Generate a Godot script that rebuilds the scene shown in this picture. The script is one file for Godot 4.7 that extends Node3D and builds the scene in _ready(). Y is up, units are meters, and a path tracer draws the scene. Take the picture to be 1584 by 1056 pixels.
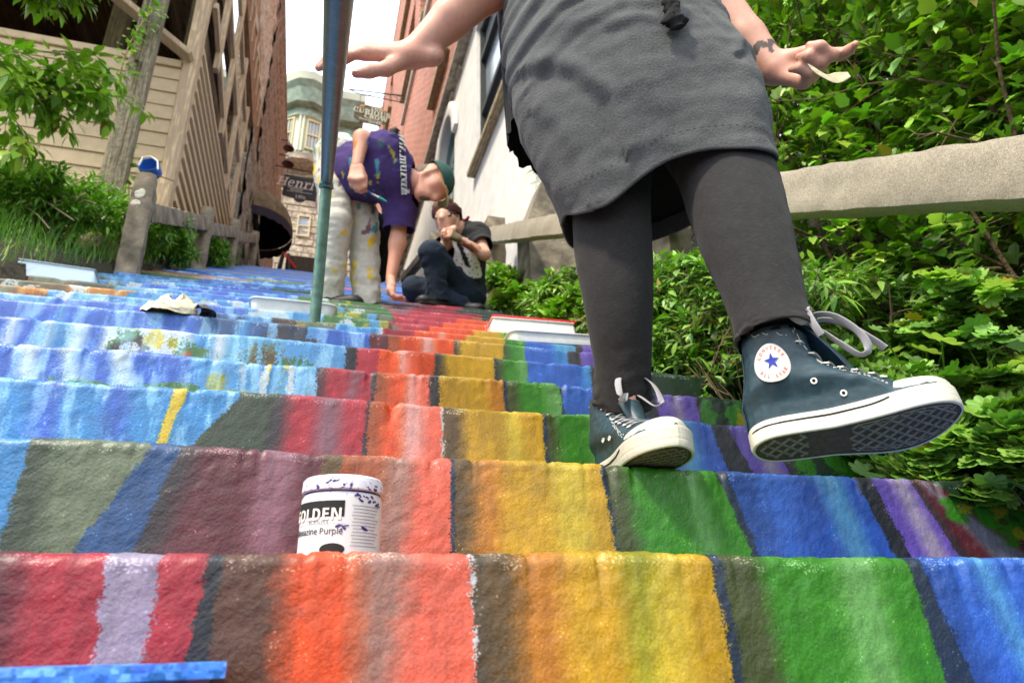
extends Node3D

# Painted alley stairs with a painter walking down them.
# The world: x runs across the stairs, y is up, -z leads up the stairs.

const TREAD := 0.2542
const EYE := Vector3(0.0, -0.0586, 0.608)

var taken := {}
var child_count := {}
var M := {}
var tex := {}

func _ready() -> void:
	# ---- camera, sky, sun, exposure ----
	var cam := Camera3D.new()
	cam.name = "camera"
	cam.transform = Transform3D(Basis(Vector3(0.95921, -0.02119, 0.28191), Vector3(-0.08908, 0.92374, 0.37251), Vector3(-0.26831, -0.38242, 0.88417)).orthonormalized(), EYE)
	cam.fov = 53.13
	cam.near = 0.02
	cam.far = 400.0
	var attr := CameraAttributesPhysical.new()
	attr.frustum_focal_length = 24.0
	attr.frustum_focus_distance = 0.95
	attr.exposure_aperture = 9.0
	cam.attributes = attr
	add_child(cam)
	cam.fov = 53.13
	cam.current = true

	var sky_mat := ProceduralSkyMaterial.new()
	sky_mat.sky_top_color = Color(0.90, 0.94, 1.0)
	sky_mat.sky_horizon_color = Color(0.97, 0.98, 1.0)
	sky_mat.sky_curve = 0.2
	sky_mat.ground_horizon_color = Color(0.62, 0.62, 0.6)
	sky_mat.ground_bottom_color = Color(0.35, 0.35, 0.33)
	sky_mat.sun_angle_max = 1.0
	sky_mat.energy_multiplier = SKY_ENERGY
	var sky := Sky.new()
	sky.sky_material = sky_mat
	var env := Environment.new()
	env.background_mode = Environment.BG_SKY
	env.sky = sky
	env.tonemap_mode = Environment.TONE_MAPPER_LINEAR
	env.tonemap_exposure = EXPOSURE
	env.sdfgi_enabled = true
	env.ssao_enabled = true
	env.ssil_enabled = true
	var we := WorldEnvironment.new()
	we.name = "environment"
	we.environment = env
	add_child(we)

	var sun := DirectionalLight3D.new()
	sun.name = "sun"
	sun.light_color = Color(1.0, 0.95, 0.86)
	sun.light_energy = SUN_ENERGY
	sun.light_angular_distance = 7.0
	sun.shadow_enabled = true
	add_child(sun)
	sun.look_at_from_position(Vector3.ZERO, -Vector3(-0.48, 0.81, 0.34), Vector3.UP)

	make_textures()
	make_materials()
	build_stairs()
	build_ground()
	build_buildings()
	build_fences()
	build_street_things()
	build_plants()
	build_props()
	build_woman()
	build_man()
	build_boy()

const SKY_ENERGY := 1.75
const SUN_ENERGY := 1.05
const EXPOSURE := 1.58

# ---------------------------------------------------------------- naming
func numbered(called: String) -> String:
	if not taken.has(called):
		taken[called] = 0
		return called
	taken[called] += 1
	return "%s_%03d" % [called, taken[called]]

func thing(called: String, label: String, category: String, at := Vector3.ZERO, group := "") -> Node3D:
	var o := Node3D.new()
	o.name = numbered(called)
	add_child(o)
	o.position = at
	tag(o, label, category, group)
	return o

func tag(o: Node3D, label: String, category := "", group := "") -> Node3D:
	o.set_meta("label", label)
	if category:
		o.set_meta("category", category)
	if group:
		o.set_meta("group", group)
	return o

func adopt(parent: Node, o: Node3D, called: String) -> void:
	if parent == self:
		o.name = numbered(called)
	else:
		var key := str(parent.get_instance_id()) + called
		if child_count.has(key):
			child_count[key] += 1
			o.name = "%s_%03d" % [called, child_count[key]]
		else:
			child_count[key] = 0
			o.name = called
	parent.add_child(o, true)

func put(parent: Node, called: String, mesh: Mesh, material: Material, xf := Transform3D.IDENTITY) -> MeshInstance3D:
	var o := MeshInstance3D.new()
	o.mesh = mesh
	if material:
		o.material_override = material
	o.transform = xf
	adopt(parent, o, called)
	return o

func structure(o: Node3D) -> Node3D:
	o.set_meta("kind", "structure")
	return o

func stuff(o: Node3D) -> Node3D:
	o.set_meta("kind", "stuff")
	return o

func copies(parent: Node, called: String, mesh: Mesh, material: Material, places: Array, colors := []) -> MultiMeshInstance3D:
	var mm := MultiMesh.new()
	mm.transform_format = MultiMesh.TRANSFORM_3D
	mm.use_colors = colors.size() > 0
	mm.mesh = mesh
	mm.instance_count = places.size()
	for i in places.size():
		mm.set_instance_transform(i, places[i])
		if colors.size() > 0:
			mm.set_instance_color(i, colors[i])
	var o := MultiMeshInstance3D.new()
	o.multimesh = mm
	o.material_override = material
	adopt(parent, o, called)
	o.set_meta("kind", "stuff")
	return o

# ---------------------------------------------------------------- mesh builder
class MB:
	var v := PackedVector3Array()
	var c := PackedColorArray()
	var uv := PackedVector2Array()
	var f := PackedInt32Array()
	var tint := Color.WHITE
	var use_color := false
	var use_uv := false
	var use_uv2 := false

	func vert(p: Vector3, t := Vector2.ZERO) -> int:
		v.append(p)
		c.append(tint)
		uv.append(t)
		return v.size() - 1

	func tri(a: int, b: int, d: int) -> void:
		f.append(a); f.append(d); f.append(b)

	func quad(a: int, b: int, d: int, e: int) -> void:
		tri(a, b, d)
		tri(a, d, e)

	func face(pts: Array) -> void:
		var n := v.size()
		for p in pts:
			vert(p)
		for i in range(1, pts.size() - 1):
			tri(n, n + i, n + i + 1)

	# rings of equal count, closed round; winding so that outward is right for rings that run counter-clockwise seen from the end
	func loft(rings: Array, cap0 := true, cap1 := true, closed := true) -> void:
		var base := v.size()
		var n: int = rings[0].size()
		var m := rings.size()
		for i in m:
			for j in n:
				vert(rings[i][j], Vector2(float(j) / n, float(i) / max(1, m - 1)))
		var last := n if closed else n - 1
		for i in m - 1:
			for j in last:
				var a := base + i * n + j
				var b := base + i * n + (j + 1) % n
				quad(a, b, b + n, a + n)
		if cap0:
			cap(rings[0], false)
		if cap1:
			cap(rings[m - 1], true)

	func cap(ring, forward: bool) -> void:
		var mid := Vector3.ZERO
		for p in ring:
			mid += p
		mid /= ring.size()
		var o := vert(mid)
		var s := v.size()
		for p in ring:
			vert(p)
		var n: int = ring.size()
		for j in n:
			if forward:
				tri(o, s + j, s + (j + 1) % n)
			else:
				tri(o, s + (j + 1) % n, s + j)

	func tube(pts: Array, radii, sides := 8, caps := true, flat := 1.0, up := Vector3.ZERO) -> void:
		var rings := []
		var n := pts.size()
		var side := Vector3.ZERO
		for i in n:
			var d: Vector3 = (pts[min(i + 1, n - 1)] - pts[max(i - 1, 0)]).normalized()
			if side == Vector3.ZERO:
				var ref := up if up != Vector3.ZERO else (Vector3.UP if absf(d.y) < 0.9 else Vector3.RIGHT)
				side = ref.cross(d).normalized()
			elif up != Vector3.ZERO:
				var s2 := up.cross(d)
				if s2.length() > 0.05:
					side = s2.normalized()
			side = (side - d * side.dot(d)).normalized()
			var other := d.cross(side)
			var r: float = radii if radii is float else radii[i]
			var ring := PackedVector3Array()
			for j in sides:
				var a := TAU * j / sides
				ring.append(pts[i] + side * cos(a) * r + other * sin(a) * r * flat)
			rings.append(ring)
		loft(rings, caps, caps)

	func box(at: Vector3, size: Vector3, b := Basis.IDENTITY, bevel := 0.0) -> void:
		var h := size * 0.5
		if bevel <= 0.0:
			for ax in 3:
				for s in [-1.0, 1.0]:
					var n := Vector3.ZERO; n[ax] = s
					var u := Vector3.ZERO; u[(ax + 1) % 3] = 1.0
					var w := Vector3.ZERO; w[(ax + 2) % 3] = 1.0
					if s < 0:
						var t := u; u = w; w = t
					var q := []
					for k in [[-1, -1], [1, -1], [1, 1], [-1, 1]]:
						q.append(at + b * ((n + u * k[0] + w * k[1]) * h))
					face(q)
			return
		var e := Vector3(minf(bevel, h.x * 0.49), minf(bevel, h.y * 0.49), minf(bevel, h.z * 0.49))
		# point on face ax of the corner with signs s
		var P := func(s: Vector3, ax: int) -> Vector3:
			var p := (h - e) * s
			p[ax] = h[ax] * s[ax]
			return at + b * p
		for ax in 3:
			for sg in [-1.0, 1.0]:
				var q := []
				var o := [[-1, -1], [1, -1], [1, 1], [-1, 1]]
				if sg < 0: o.reverse()
				for k in o:
					var s := Vector3.ZERO
					s[ax] = sg; s[(ax + 1) % 3] = k[0]; s[(ax + 2) % 3] = k[1]
					q.append(P.call(s, ax))
				face(q)
		for ax in 3:
			var a1 := (ax + 1) % 3
			var a2 := (ax + 2) % 3
			for s1 in [-1.0, 1.0]:
				for s2 in [-1.0, 1.0]:
					var lo := Vector3.ZERO; lo[ax] = -1; lo[a1] = s1; lo[a2] = s2
					var hi := lo; hi[ax] = 1
					if s1 * s2 > 0:
						face([P.call(lo, a1), P.call(lo, a2), P.call(hi, a2), P.call(hi, a1)].duplicate())
					else:
						face([P.call(lo, a2), P.call(lo, a1), P.call(hi, a1), P.call(hi, a2)])
		for sx in [-1.0, 1.0]:
			for sy in [-1.0, 1.0]:
				for sz in [-1.0, 1.0]:
					var s := Vector3(sx, sy, sz)
					if sx * sy * sz > 0:
						face([P.call(s, 0), P.call(s, 1), P.call(s, 2)])
					else:
						face([P.call(s, 0), P.call(s, 2), P.call(s, 1)])

	func bar(a: Vector3, z: Vector3, w: float, h: float, up := Vector3.UP, bevel := 0.0) -> void:
		var d := (z - a).normalized()
		var x := up.cross(d).normalized()
		var y := d.cross(x)
		box((a + z) * 0.5, Vector3(w, h, a.distance_to(z)), Basis(x, y, d), bevel)

	func lathe(profile: Array, sides: int, xf := Transform3D.IDENTITY) -> void:
		var rings := []
		for p in profile:
			var ring := PackedVector3Array()
			for j in sides:
				var a := -TAU * j / sides
				ring.append(xf * Vector3(cos(a) * p.x, p.y, sin(a) * p.x))
			rings.append(ring)
		loft(rings, false, false)

	# polygon (counter-clockwise in x, y) from z = 0 to z = depth
	func prism(poly: PackedVector2Array, depth: float, xf := Transform3D.IDENTITY) -> void:
		if Geometry2D.is_polygon_clockwise(poly):
			poly.reverse()
		var t := Geometry2D.triangulate_polygon(poly)
		for side in 2:
			var z := depth if side == 1 else 0.0
			var n := v.size()
			for p in poly:
				vert(xf * Vector3(p.x, p.y, z), p)
			for i in range(0, t.size(), 3):
				var a := poly[t[i]]; var bb := poly[t[i + 1]]; var cc := poly[t[i + 2]]
				var ccw := (bb - a).cross(cc - a) > 0
				if ccw == (side == 1):
					tri(n + t[i], n + t[i + 1], n + t[i + 2])
				else:
					tri(n + t[i], n + t[i + 2], n + t[i + 1])
		for i in poly.size():
			var p := poly[i]
			var q := poly[(i + 1) % poly.size()]
			face([xf * Vector3(p.x, p.y, 0), xf * Vector3(q.x, q.y, 0), xf * Vector3(q.x, q.y, depth), xf * Vector3(p.x, p.y, depth)])

	func ball(at: Vector3, r: Vector3, b := Basis.IDENTITY, sides := 12, stacks := 8) -> void:
		var rings := []
		for i in stacks + 1:
			var t := PI * i / stacks
			var ring := PackedVector3Array()
			for j in sides:
				var a := TAU * j / sides
				ring.append(at + b * (Vector3(sin(t) * cos(a), cos(t), sin(t) * sin(a)) * r))
			rings.append(ring)
		loft(rings, false, false)

	func normals() -> PackedVector3Array:
		var n := PackedVector3Array()
		n.resize(v.size())
		for i in range(0, f.size(), 3):
			var a := f[i]; var b := f[i + 1]; var d := f[i + 2]
			var x := (v[d] - v[a]).cross(v[b] - v[a])
			n[a] += x; n[b] += x; n[d] += x
		for i in n.size():
			n[i] = n[i].normalized() if n[i].length_squared() > 0.0 else Vector3.UP
		return n

	func mesh() -> ArrayMesh:
		var a := []
		a.resize(Mesh.ARRAY_MAX)
		a[Mesh.ARRAY_VERTEX] = v
		a[Mesh.ARRAY_NORMAL] = normals()
		if use_color:
			a[Mesh.ARRAY_COLOR] = c
		if use_uv:
			a[Mesh.ARRAY_TEX_UV] = uv
		if use_uv2:
			a[Mesh.ARRAY_TEX_UV2] = uv
		a[Mesh.ARRAY_INDEX] = f
		var m := ArrayMesh.new()
		m.add_surface_from_arrays(Mesh.PRIMITIVE_TRIANGLES, a)
		return m

# ---------------------------------------------------------------- smooth bodies from bones
# bone: [a, b, radius at a, radius at b, flat axis (optional), flat ratio]
func nets(mb: MB, bones: Array, cell: float, k: float, clip = null, shift = null) -> void:
	var lo := Vector3(1e9, 1e9, 1e9)
	var hi := -lo
	for b in bones:
		var r := maxf(b[2], b[3]) * 1.5 + 3.0 * cell
		lo = lo.min(b[0] - Vector3.ONE * r).min(b[1] - Vector3.ONE * r)
		hi = hi.max(b[0] + Vector3.ONE * r).max(b[1] + Vector3.ONE * r)
	var nx := int((hi.x - lo.x) / cell) + 2
	var ny := int((hi.y - lo.y) / cell) + 2
	var nz := int((hi.z - lo.z) / cell) + 2
	var F := PackedFloat32Array()
	F.resize(nx * ny * nz)
	for b in bones:
		var a: Vector3 = b[0]
		var e: Vector3 = b[1] - a
		var ra: float = b[2]
		var dr: float = b[3] - ra
		var ee := maxf(e.length_squared(), 1e-12)
		var flat: bool = b.size() > 4
		var ax: Vector3 = b[4].normalized() if flat else Vector3.UP
		var fr: float = 1.0 / b[5] - 1.0 if flat else 0.0
		var reach := maxf(b[2], b[3]) + minf(3.5 / k, 0.06)
		var l := (a.min(b[1]) - Vector3.ONE * reach - lo) / cell
		var h := (a.max(b[1]) + Vector3.ONE * reach - lo) / cell
		var x0 := maxi(0, int(l.x)); var x1 := mini(nx - 1, int(h.x) + 1)
		var y0 := maxi(0, int(l.y)); var y1 := mini(ny - 1, int(h.y) + 1)
		var z0 := maxi(0, int(l.z)); var z1 := mini(nz - 1, int(h.z) + 1)
		for z in range(z0, z1 + 1):
			for y in range(y0, y1 + 1):
				var at := (z * ny + y) * nx
				for x in range(x0, x1 + 1):
					var p := lo + Vector3(x, y, z) * cell - a
					if flat:
						p += ax * (p.dot(ax) - e.dot(ax) * clampf(p.dot(e) / ee, 0.0, 1.0)) * fr
					var t := clampf(p.dot(e) / ee, 0.0, 1.0)
					var d := (p - e * t).length() - ra - dr * t
					if d < reach:
						F[at + x] += exp(-k * d)
	var slot := PackedInt32Array()
	slot.resize(nx * ny * nz)
	slot.fill(-1)
	var sx := 1; var sy := nx; var sz := nx * ny
	var corner := [0, sx, sy, sx + sy, sz, sx + sz, sy + sz, sx + sy + sz]
	var cpos := [Vector3(0, 0, 0), Vector3(1, 0, 0), Vector3(0, 1, 0), Vector3(1, 1, 0), Vector3(0, 0, 1), Vector3(1, 0, 1), Vector3(0, 1, 1), Vector3(1, 1, 1)]
	var edges := [[0, 1], [2, 3], [4, 5], [6, 7], [0, 2], [1, 3], [4, 6], [5, 7], [0, 4], [1, 5], [2, 6], [3, 7]]
	var val := PackedFloat32Array()
	val.resize(8)
	for z in nz - 1:
		for y in ny - 1:
			var row := z * sz + y * sy
			for x in nx - 1:
				var i := row + x
				var mask := 0
				for q in 8:
					if F[i + corner[q]] > 1.0:
						mask |= 1 << q
				if mask == 0 or mask == 255:
					continue
				for q in 8:
					val[q] = -log(maxf(F[i + corner[q]], 1e-9)) / k
				var sum := Vector3.ZERO
				var cnt := 0
				for ed in edges:
					var va := val[ed[0]]
					var vb := val[ed[1]]
					if (va < 0.0) != (vb < 0.0):
						var ca: Vector3 = cpos[ed[0]]
						sum += ca.lerp(cpos[ed[1]], clampf(va / (va - vb), 0.0, 1.0))
						cnt += 1
				if cnt == 0:
					continue
				var p := lo + (Vector3(x, y, z) + sum / cnt) * cell
				if clip != null and not clip.call(p):
					continue
				slot[i] = mb.vert(shift.call(p) if shift != null else p)
	for z in range(1, nz - 1):
		for y in range(1, ny - 1):
			var row := z * sz + y * sy
			for x in range(1, nx - 1):
				var i := row + x
				if slot[i] < 0:
					continue
				var inside := F[i] > 1.0
				if inside != (F[i + sx] > 1.0):
					net_quad(mb, slot[i], slot[i - sy], slot[i - sy - sz], slot[i - sz], inside)
				if inside != (F[i + sy] > 1.0):
					net_quad(mb, slot[i], slot[i - sz], slot[i - sx - sz], slot[i - sx], inside)
				if inside != (F[i + sz] > 1.0):
					net_quad(mb, slot[i], slot[i - sx], slot[i - sx - sy], slot[i - sy], inside)

func net_quad(mb: MB, a: int, b: int, d: int, e: int, turn: bool) -> void:
	if a < 0 or b < 0 or d < 0 or e < 0:
		return
	if turn:
		mb.quad(a, b, d, e)
	else:
		mb.quad(a, e, d, b)

# catmull-rom through points
func curve(pts: Array, per := 6) -> Array:
	var out := []
	var n := pts.size()
	for i in n - 1:
		var p0 = pts[max(i - 1, 0)]
		var p1 = pts[i]
		var p2 = pts[i + 1]
		var p3 = pts[min(i + 2, n - 1)]
		for j in per:
			var t := float(j) / per
			out.append(0.5 * ((2.0 * p1) + (p2 - p0) * t + (2.0 * p0 - 5.0 * p1 + 4.0 * p2 - p3) * t * t + (3.0 * p1 - p0 - 3.0 * p2 + p3) * t * t * t))
	out.append(pts[n - 1])
	return out

func text_mesh(words: String, height: float, depth: float, font_name := "Droid Sans", bold := false) -> TextMesh:
	var t := TextMesh.new()
	var font := SystemFont.new()
	font.font_names = PackedStringArray([font_name])
	if bold:
		font.font_weight = 700
	t.font = font
	t.text = words
	t.font_size = 32
	t.pixel_size = height / 24.0
	t.depth = depth
	t.curve_step = 1.5
	return t

# a frame whose z axis leaves the wall
func facing(at: Vector3, z: Vector3, y := Vector3.UP) -> Transform3D:
	var x := y.cross(z).normalized()
	return Transform3D(Basis(x, z.cross(x).normalized(), z.normalized()), at)

# ---------------------------------------------------------------- textures and materials
func noise_of(seed_: int, freq: float, octaves := 4, type := FastNoiseLite.TYPE_SIMPLEX_SMOOTH) -> FastNoiseLite:
	var n := FastNoiseLite.new()
	n.seed = seed_
	n.noise_type = type
	n.frequency = freq
	n.fractal_octaves = octaves
	if type == FastNoiseLite.TYPE_CELLULAR:
		n.fractal_type = FastNoiseLite.FRACTAL_NONE
	return n

func noise_tex(seed_: int, freq: float, size := 512, octaves := 4, bump := 0.0, dark := 0.6, light := 1.0, type := FastNoiseLite.TYPE_SIMPLEX_SMOOTH) -> NoiseTexture2D:
	var t := NoiseTexture2D.new()
	t.width = size
	t.height = size
	t.seamless = true
	t.noise = noise_of(seed_, freq, octaves, type)
	if bump > 0.0:
		t.as_normal_map = true
		t.bump_strength = bump
	else:
		var g := Gradient.new()
		g.set_color(0, Color(dark, dark, dark))
		g.set_color(1, Color(light, light, light))
		t.color_ramp = g
	return t

# noise bytes of a picture, for textures computed point by point
func noise_bytes(seed_: int, freq: float, w: int, h: int, octaves := 3, type := FastNoiseLite.TYPE_SIMPLEX_SMOOTH) -> PackedByteArray:
	var im := noise_of(seed_, freq, octaves, type).get_image(w, h)
	im.convert(Image.FORMAT_L8)
	return im.get_data()

func image_tex(w: int, h: int, data: PackedByteArray) -> ImageTexture:
	return ImageTexture.create_from_image(Image.create_from_data(w, h, false, Image.FORMAT_RGB8, data))

# fine horizontal knit, heather fibres or a weave
func cloth_tex(seed_: int, across: float, along: float, low: float, size := 512) -> ImageTexture:
	var a := noise_of(seed_, 0.5, 2)
	var b := noise_of(seed_ + 1, 0.02, 3)
	var d := PackedByteArray()
	d.resize(size * size * 3)
	var i := 0
	for y in size:
		for x in size:
			var q := a.get_noise_2d(x * across, y * along) * 0.5 + 0.5
			q = lerpf(low, 1.0, clampf(q * 1.15 - 0.05, 0.0, 1.0)) * (0.94 + 0.1 * b.get_noise_2d(x, y))
			var n := clampi(int(q * 255.0), 0, 255)
			d[i] = n; d[i + 1] = n; d[i + 2] = n
			i += 3
	return image_tex(size, size, d)

func wood_tex(seed_: int, low: float, size := 512) -> ImageTexture:
	var a := noise_of(seed_, 0.012, 4)
	var b := noise_of(seed_ + 7, 0.05, 3)
	var d := PackedByteArray()
	d.resize(size * size * 3)
	var i := 0
	for y in size:
		for x in size:
			var g := a.get_noise_2d(x * 9.0, y * 0.35) * 0.6 + a.get_noise_2d(x * 24.0 + 50.0, y * 0.8) * 0.4
			var m := b.get_noise_2d(x, y * 0.4)
			var q := clampf(0.78 + g * 0.55 + m * 0.16, low, 1.0)
			d[i] = int(q * 255.0); d[i + 1] = int(q * (0.985 + m * 0.02) * 250.0); d[i + 2] = int(q * (0.96 - m * 0.05) * 244.0)
			i += 3
	return image_tex(size, size, d)

# bricks in running bond, laid in mortar
func brick_tex(size_x := 512, size_y := 512) -> Array:
	var d := PackedByteArray()
	d.resize(size_x * size_y * 3)
	var hgt := PackedByteArray()
	hgt.resize(size_x * size_y * 3)
	var grain := noise_bytes(31, 0.15, size_x, size_y, 3)
	var rnd := RandomNumberGenerator.new()
	rnd.seed = 5
	var tones := []
	for q in 256:
		tones.append(rnd.randf())
	var i := 0
	var rows := 16
	var cols := 6
	var rh := size_y / rows
	var cw := float(size_x) / cols
	for y in size_y:
		var r := y / rh
		var yy := y - r * rh
		for x in size_x:
			var xs := x + (cw * 0.5 if r % 2 == 1 else 0.0)
			var cidx := int(xs / cw) % cols
			var xx := fmod(xs, cw)
			var g := grain[y * size_x + x] / 255.0
			var joint := yy < 5 + g * 2.0 - 1.0 or xx < 4.5 + g * 2.0 - 1.0
			var t: float = tones[(r * 7 + cidx * 13) % 256]
			var col := Color(0.76, 0.43, 0.32).lerp(Color(0.58, 0.30, 0.22), t * t)
			col = col.lerp(Color(0.86, 0.58, 0.47), clampf(g * 1.5 - 0.8, 0.0, 0.5))
			if joint:
				col = Color(0.92, 0.83, 0.75)
			d[i] = int(col.r * (0.85 + 0.25 * g) * 240); d[i + 1] = int(col.g * (0.85 + 0.25 * g) * 240); d[i + 2] = int(col.b * (0.85 + 0.25 * g) * 240)
			var hh := 40 if joint else 170 + int(g * 60)
			hgt[i] = hh; hgt[i + 1] = hh; hgt[i + 2] = hh
			i += 3
	return [image_tex(size_x, size_y, d), image_tex(size_x, size_y, hgt)]

func make_textures() -> void:
	tex.grain = noise_tex(1, 0.12, 512, 4, 4.0)
	tex.lumps = noise_tex(2, 0.035, 512, 5, 5.0)
	tex.pits = noise_tex(3, 0.06, 512, 2, 6.0, 0.6, 1.0, FastNoiseLite.TYPE_CELLULAR)
	tex.soft = noise_tex(4, 0.012, 512, 4, 5.0)
	tex.mottle = noise_tex(5, 0.02, 512, 5, 0.0, 0.62, 1.0)
	tex.gravel = noise_tex(14, 0.16, 512, 3, 0.0, 0.55, 1.0, FastNoiseLite.TYPE_VALUE)
	tex.faint = noise_tex(13, 0.02, 512, 5, 0.0, 0.90, 1.0)
	tex.speckle = noise_tex(6, 0.25, 512, 3, 0.0, 0.55, 1.0)
	tex.stain = noise_tex(7, 0.008, 512, 5, 0.0, 0.55, 1.0)
	tex.knit = cloth_tex(8, 0.10, 1.0, 0.42)
	tex.heather = cloth_tex(9, 0.25, 1.1, 0.58)
	tex.denim = cloth_tex(10, 0.9, 0.25, 0.55)
	tex.wood = wood_tex(11, 0.35)
	tex.plank = wood_tex(12, 0.5)
	tex.plank_soft = wood_tex(15, 0.80)
	var blank := Image.create_empty(4, 4, false, Image.FORMAT_RGB8)
	blank.fill(Color.WHITE)
	tex.white = ImageTexture.create_from_image(blank)
	var bt := brick_tex()
	tex.brick = bt[0]
	tex.brick_height = bt[1]

func mat(called: String, color: Color, rough := 0.8, map = null, scale := 1.0, normal = null, nscale := 1.0, strength := 1.0, world := false) -> StandardMaterial3D:
	var m := StandardMaterial3D.new()
	m.resource_name = called
	m.albedo_color = color
	m.roughness = rough
	m.cull_mode = BaseMaterial3D.CULL_DISABLED
	if map or normal:
		m.uv1_triplanar = true
		m.uv1_world_triplanar = world
		m.uv1_scale = Vector3.ONE * scale
	if map:
		m.albedo_texture = map
	if normal:
		m.normal_enabled = true
		m.normal_texture = normal
		m.normal_scale = strength
	M[called] = m
	return m

func make_materials() -> void:
	mat("concrete", Color(0.84, 0.79, 0.69), 0.95, tex.gravel, 7.0, tex.grain, 6.0, 0.35)
	mat("concrete_old", Color(0.66, 0.60, 0.51), 0.95, tex.stain, 1.6, tex.lumps, 1.6, 0.35)
	mat("pier", Color(0.66, 0.61, 0.53), 0.95, tex.stain, 1.1, tex.lumps, 1.1, 0.4)
	mat("siding", Color(0.80, 0.70, 0.55), 0.75, tex.faint, 0.8, tex.grain, 1.0, 0.2)
	mat("siding_side", Color(0.80, 0.70, 0.55), 0.75, tex.faint, 0.8)
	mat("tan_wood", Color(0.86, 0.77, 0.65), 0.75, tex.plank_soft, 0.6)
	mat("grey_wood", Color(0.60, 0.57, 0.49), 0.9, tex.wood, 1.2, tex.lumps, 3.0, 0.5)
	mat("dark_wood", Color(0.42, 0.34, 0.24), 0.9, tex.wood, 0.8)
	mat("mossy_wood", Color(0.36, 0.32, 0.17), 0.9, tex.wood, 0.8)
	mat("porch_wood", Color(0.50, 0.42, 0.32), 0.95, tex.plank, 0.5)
	mat("plaster", Color(0.70, 0.67, 0.61), 0.95, tex.faint, 0.5)
	mat("brown_board", Color(0.70, 0.56, 0.43), 0.8, tex.wood, 0.4)
	mat("stone_light", Color(0.96, 0.93, 0.85), 0.95, tex.mottle, 0.9, tex.lumps, 0.8, 1.2)
	mat("stone_brown", Color(0.70, 0.65, 0.58), 0.95, tex.mottle, 0.7, tex.lumps, 0.7, 1.5)
	mat("limestone", Color(0.84, 0.79, 0.70), 0.9, tex.mottle, 0.35, tex.lumps, 0.35, 1.0)
	mat("limestone_joint", Color(0.62, 0.55, 0.44), 0.95)
	mat("cornice_green", Color(0.68, 0.77, 0.68), 0.6, tex.mottle, 0.3)
	mat("cream_trim", Color(0.82, 0.84, 0.74), 0.6)
	mat("window_cream", Color(0.80, 0.76, 0.60), 0.6)
	mat("stucco", Color(0.92, 0.91, 0.88), 0.9, tex.faint, 0.25, tex.lumps, 0.9, 0.10)
	mat("coping", Color(0.80, 0.75, 0.66), 0.85, tex.mottle, 0.8)
	mat("teal_trim", Color(0.36, 0.50, 0.50), 0.6)
	mat("dark_frame", Color(0.20, 0.21, 0.20), 0.6)
	mat("sill_tan", Color(0.76, 0.70, 0.56), 0.8, tex.wood, 0.8)
	mat("metal_dark", Color(0.16, 0.15, 0.14), 0.6)
	mat("white_pipe", Color(0.86, 0.84, 0.80), 0.6)
	var b := mat("brick", Color(1, 1, 1), 0.92, tex.brick, 0.72)
	b.heightmap_enabled = true
	b.heightmap_texture = tex.brick_height
	b.heightmap_scale = 1.2
	var g := mat("glass", Color(0.42, 0.45, 0.45), 0.06)
	g.metallic_specular = 0.9
	mat("glass_dark", Color(0.10, 0.11, 0.11), 0.05).metallic_specular = 0.9
	mat("glass_blue", Color(0.50, 0.55, 0.60), 0.12).metallic_specular = 0.8
	mat("ground", Color(0.23, 0.20, 0.12), 1.0, tex.mottle, 0.8, tex.lumps, 1.5, 1.5, true)
	mat("street", Color(0.42, 0.41, 0.39), 0.95, tex.speckle, 1.0)
	mat("rock", Color(0.55, 0.49, 0.40), 0.95, tex.mottle, 2.0, tex.lumps, 3.0, 1.5)
	# handrail
	var p := mat("pipe_green", Color(0.50, 0.66, 0.58), 0.32, tex.mottle, 3.0, tex.soft, 3.0, 0.3)
	p.metallic = 0.25
	var q := mat("pipe_steel", Color(0.44, 0.52, 0.52), 0.3, tex.mottle, 4.0, tex.grain, 6.0, 0.25)
	q.metallic = 0.6
	# people
	mat("skin", Color(0.83, 0.63, 0.54), 0.5, tex.faint, 9.0, tex.grain, 9.0, 0.10)
	mat("skin_man", Color(0.82, 0.58, 0.48), 0.55, tex.faint, 6.0)
	mat("skin_boy", Color(0.84, 0.64, 0.54), 0.55, tex.faint, 6.0)
	for s in ["skin", "skin_man", "skin_boy"]:
		M[s].vertex_color_use_as_albedo = true
		M[s].subsurf_scatter_enabled = true
		M[s].subsurf_scatter_strength = 0.06
	mat("leggings", Color(0.215, 0.21, 0.21), 0.95, tex.knit, 3.2, tex.grain, 12.0, 0.15)
	mat("skirt", Color(0.41, 0.42, 0.42), 0.95, tex.heather, 3.0, tex.grain, 9.0, 0.35)
	mat("black_knit", Color(0.07, 0.07, 0.075), 0.95, tex.knit, 5.0)
	mat("sock_grey", Color(0.40, 0.39, 0.37), 0.95, tex.knit, 8.0)
	for s in ["leggings", "skirt", "black_knit"]:
		M[s].rim_enabled = true
		M[s].rim = 0.35
		M[s].rim_tint = 0.6
	var le := mat("leather", Color(0.19, 0.30, 0.34), 0.42, tex.mottle, 9.0, tex.grain, 12.0, 0.3)
	le.metallic_specular = 0.5
	mat("rubber_white", Color(0.82, 0.80, 0.73), 0.5, tex.faint, 9.0, tex.grain, 14.0, 0.06)
	mat("rubber_line", Color(0.05, 0.055, 0.07), 0.6)
	mat("sole", Color(0.36, 0.30, 0.23), 0.8, tex.mottle, 10.0, tex.grain, 8.0, 0.4)
	mat("sole_grey", Color(0.50, 0.49, 0.46), 0.8, tex.mottle, 10.0)
	mat("lace", Color(0.88, 0.87, 0.88), 0.9, tex.knit, 40.0, tex.grain, 40.0, 0.4)
	mat("eyelet", Color(0.90, 0.89, 0.85), 0.35)
	mat("hole", Color(0.03, 0.03, 0.03), 0.9)
	mat("thread", Color(0.82, 0.82, 0.78), 0.8)
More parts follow.
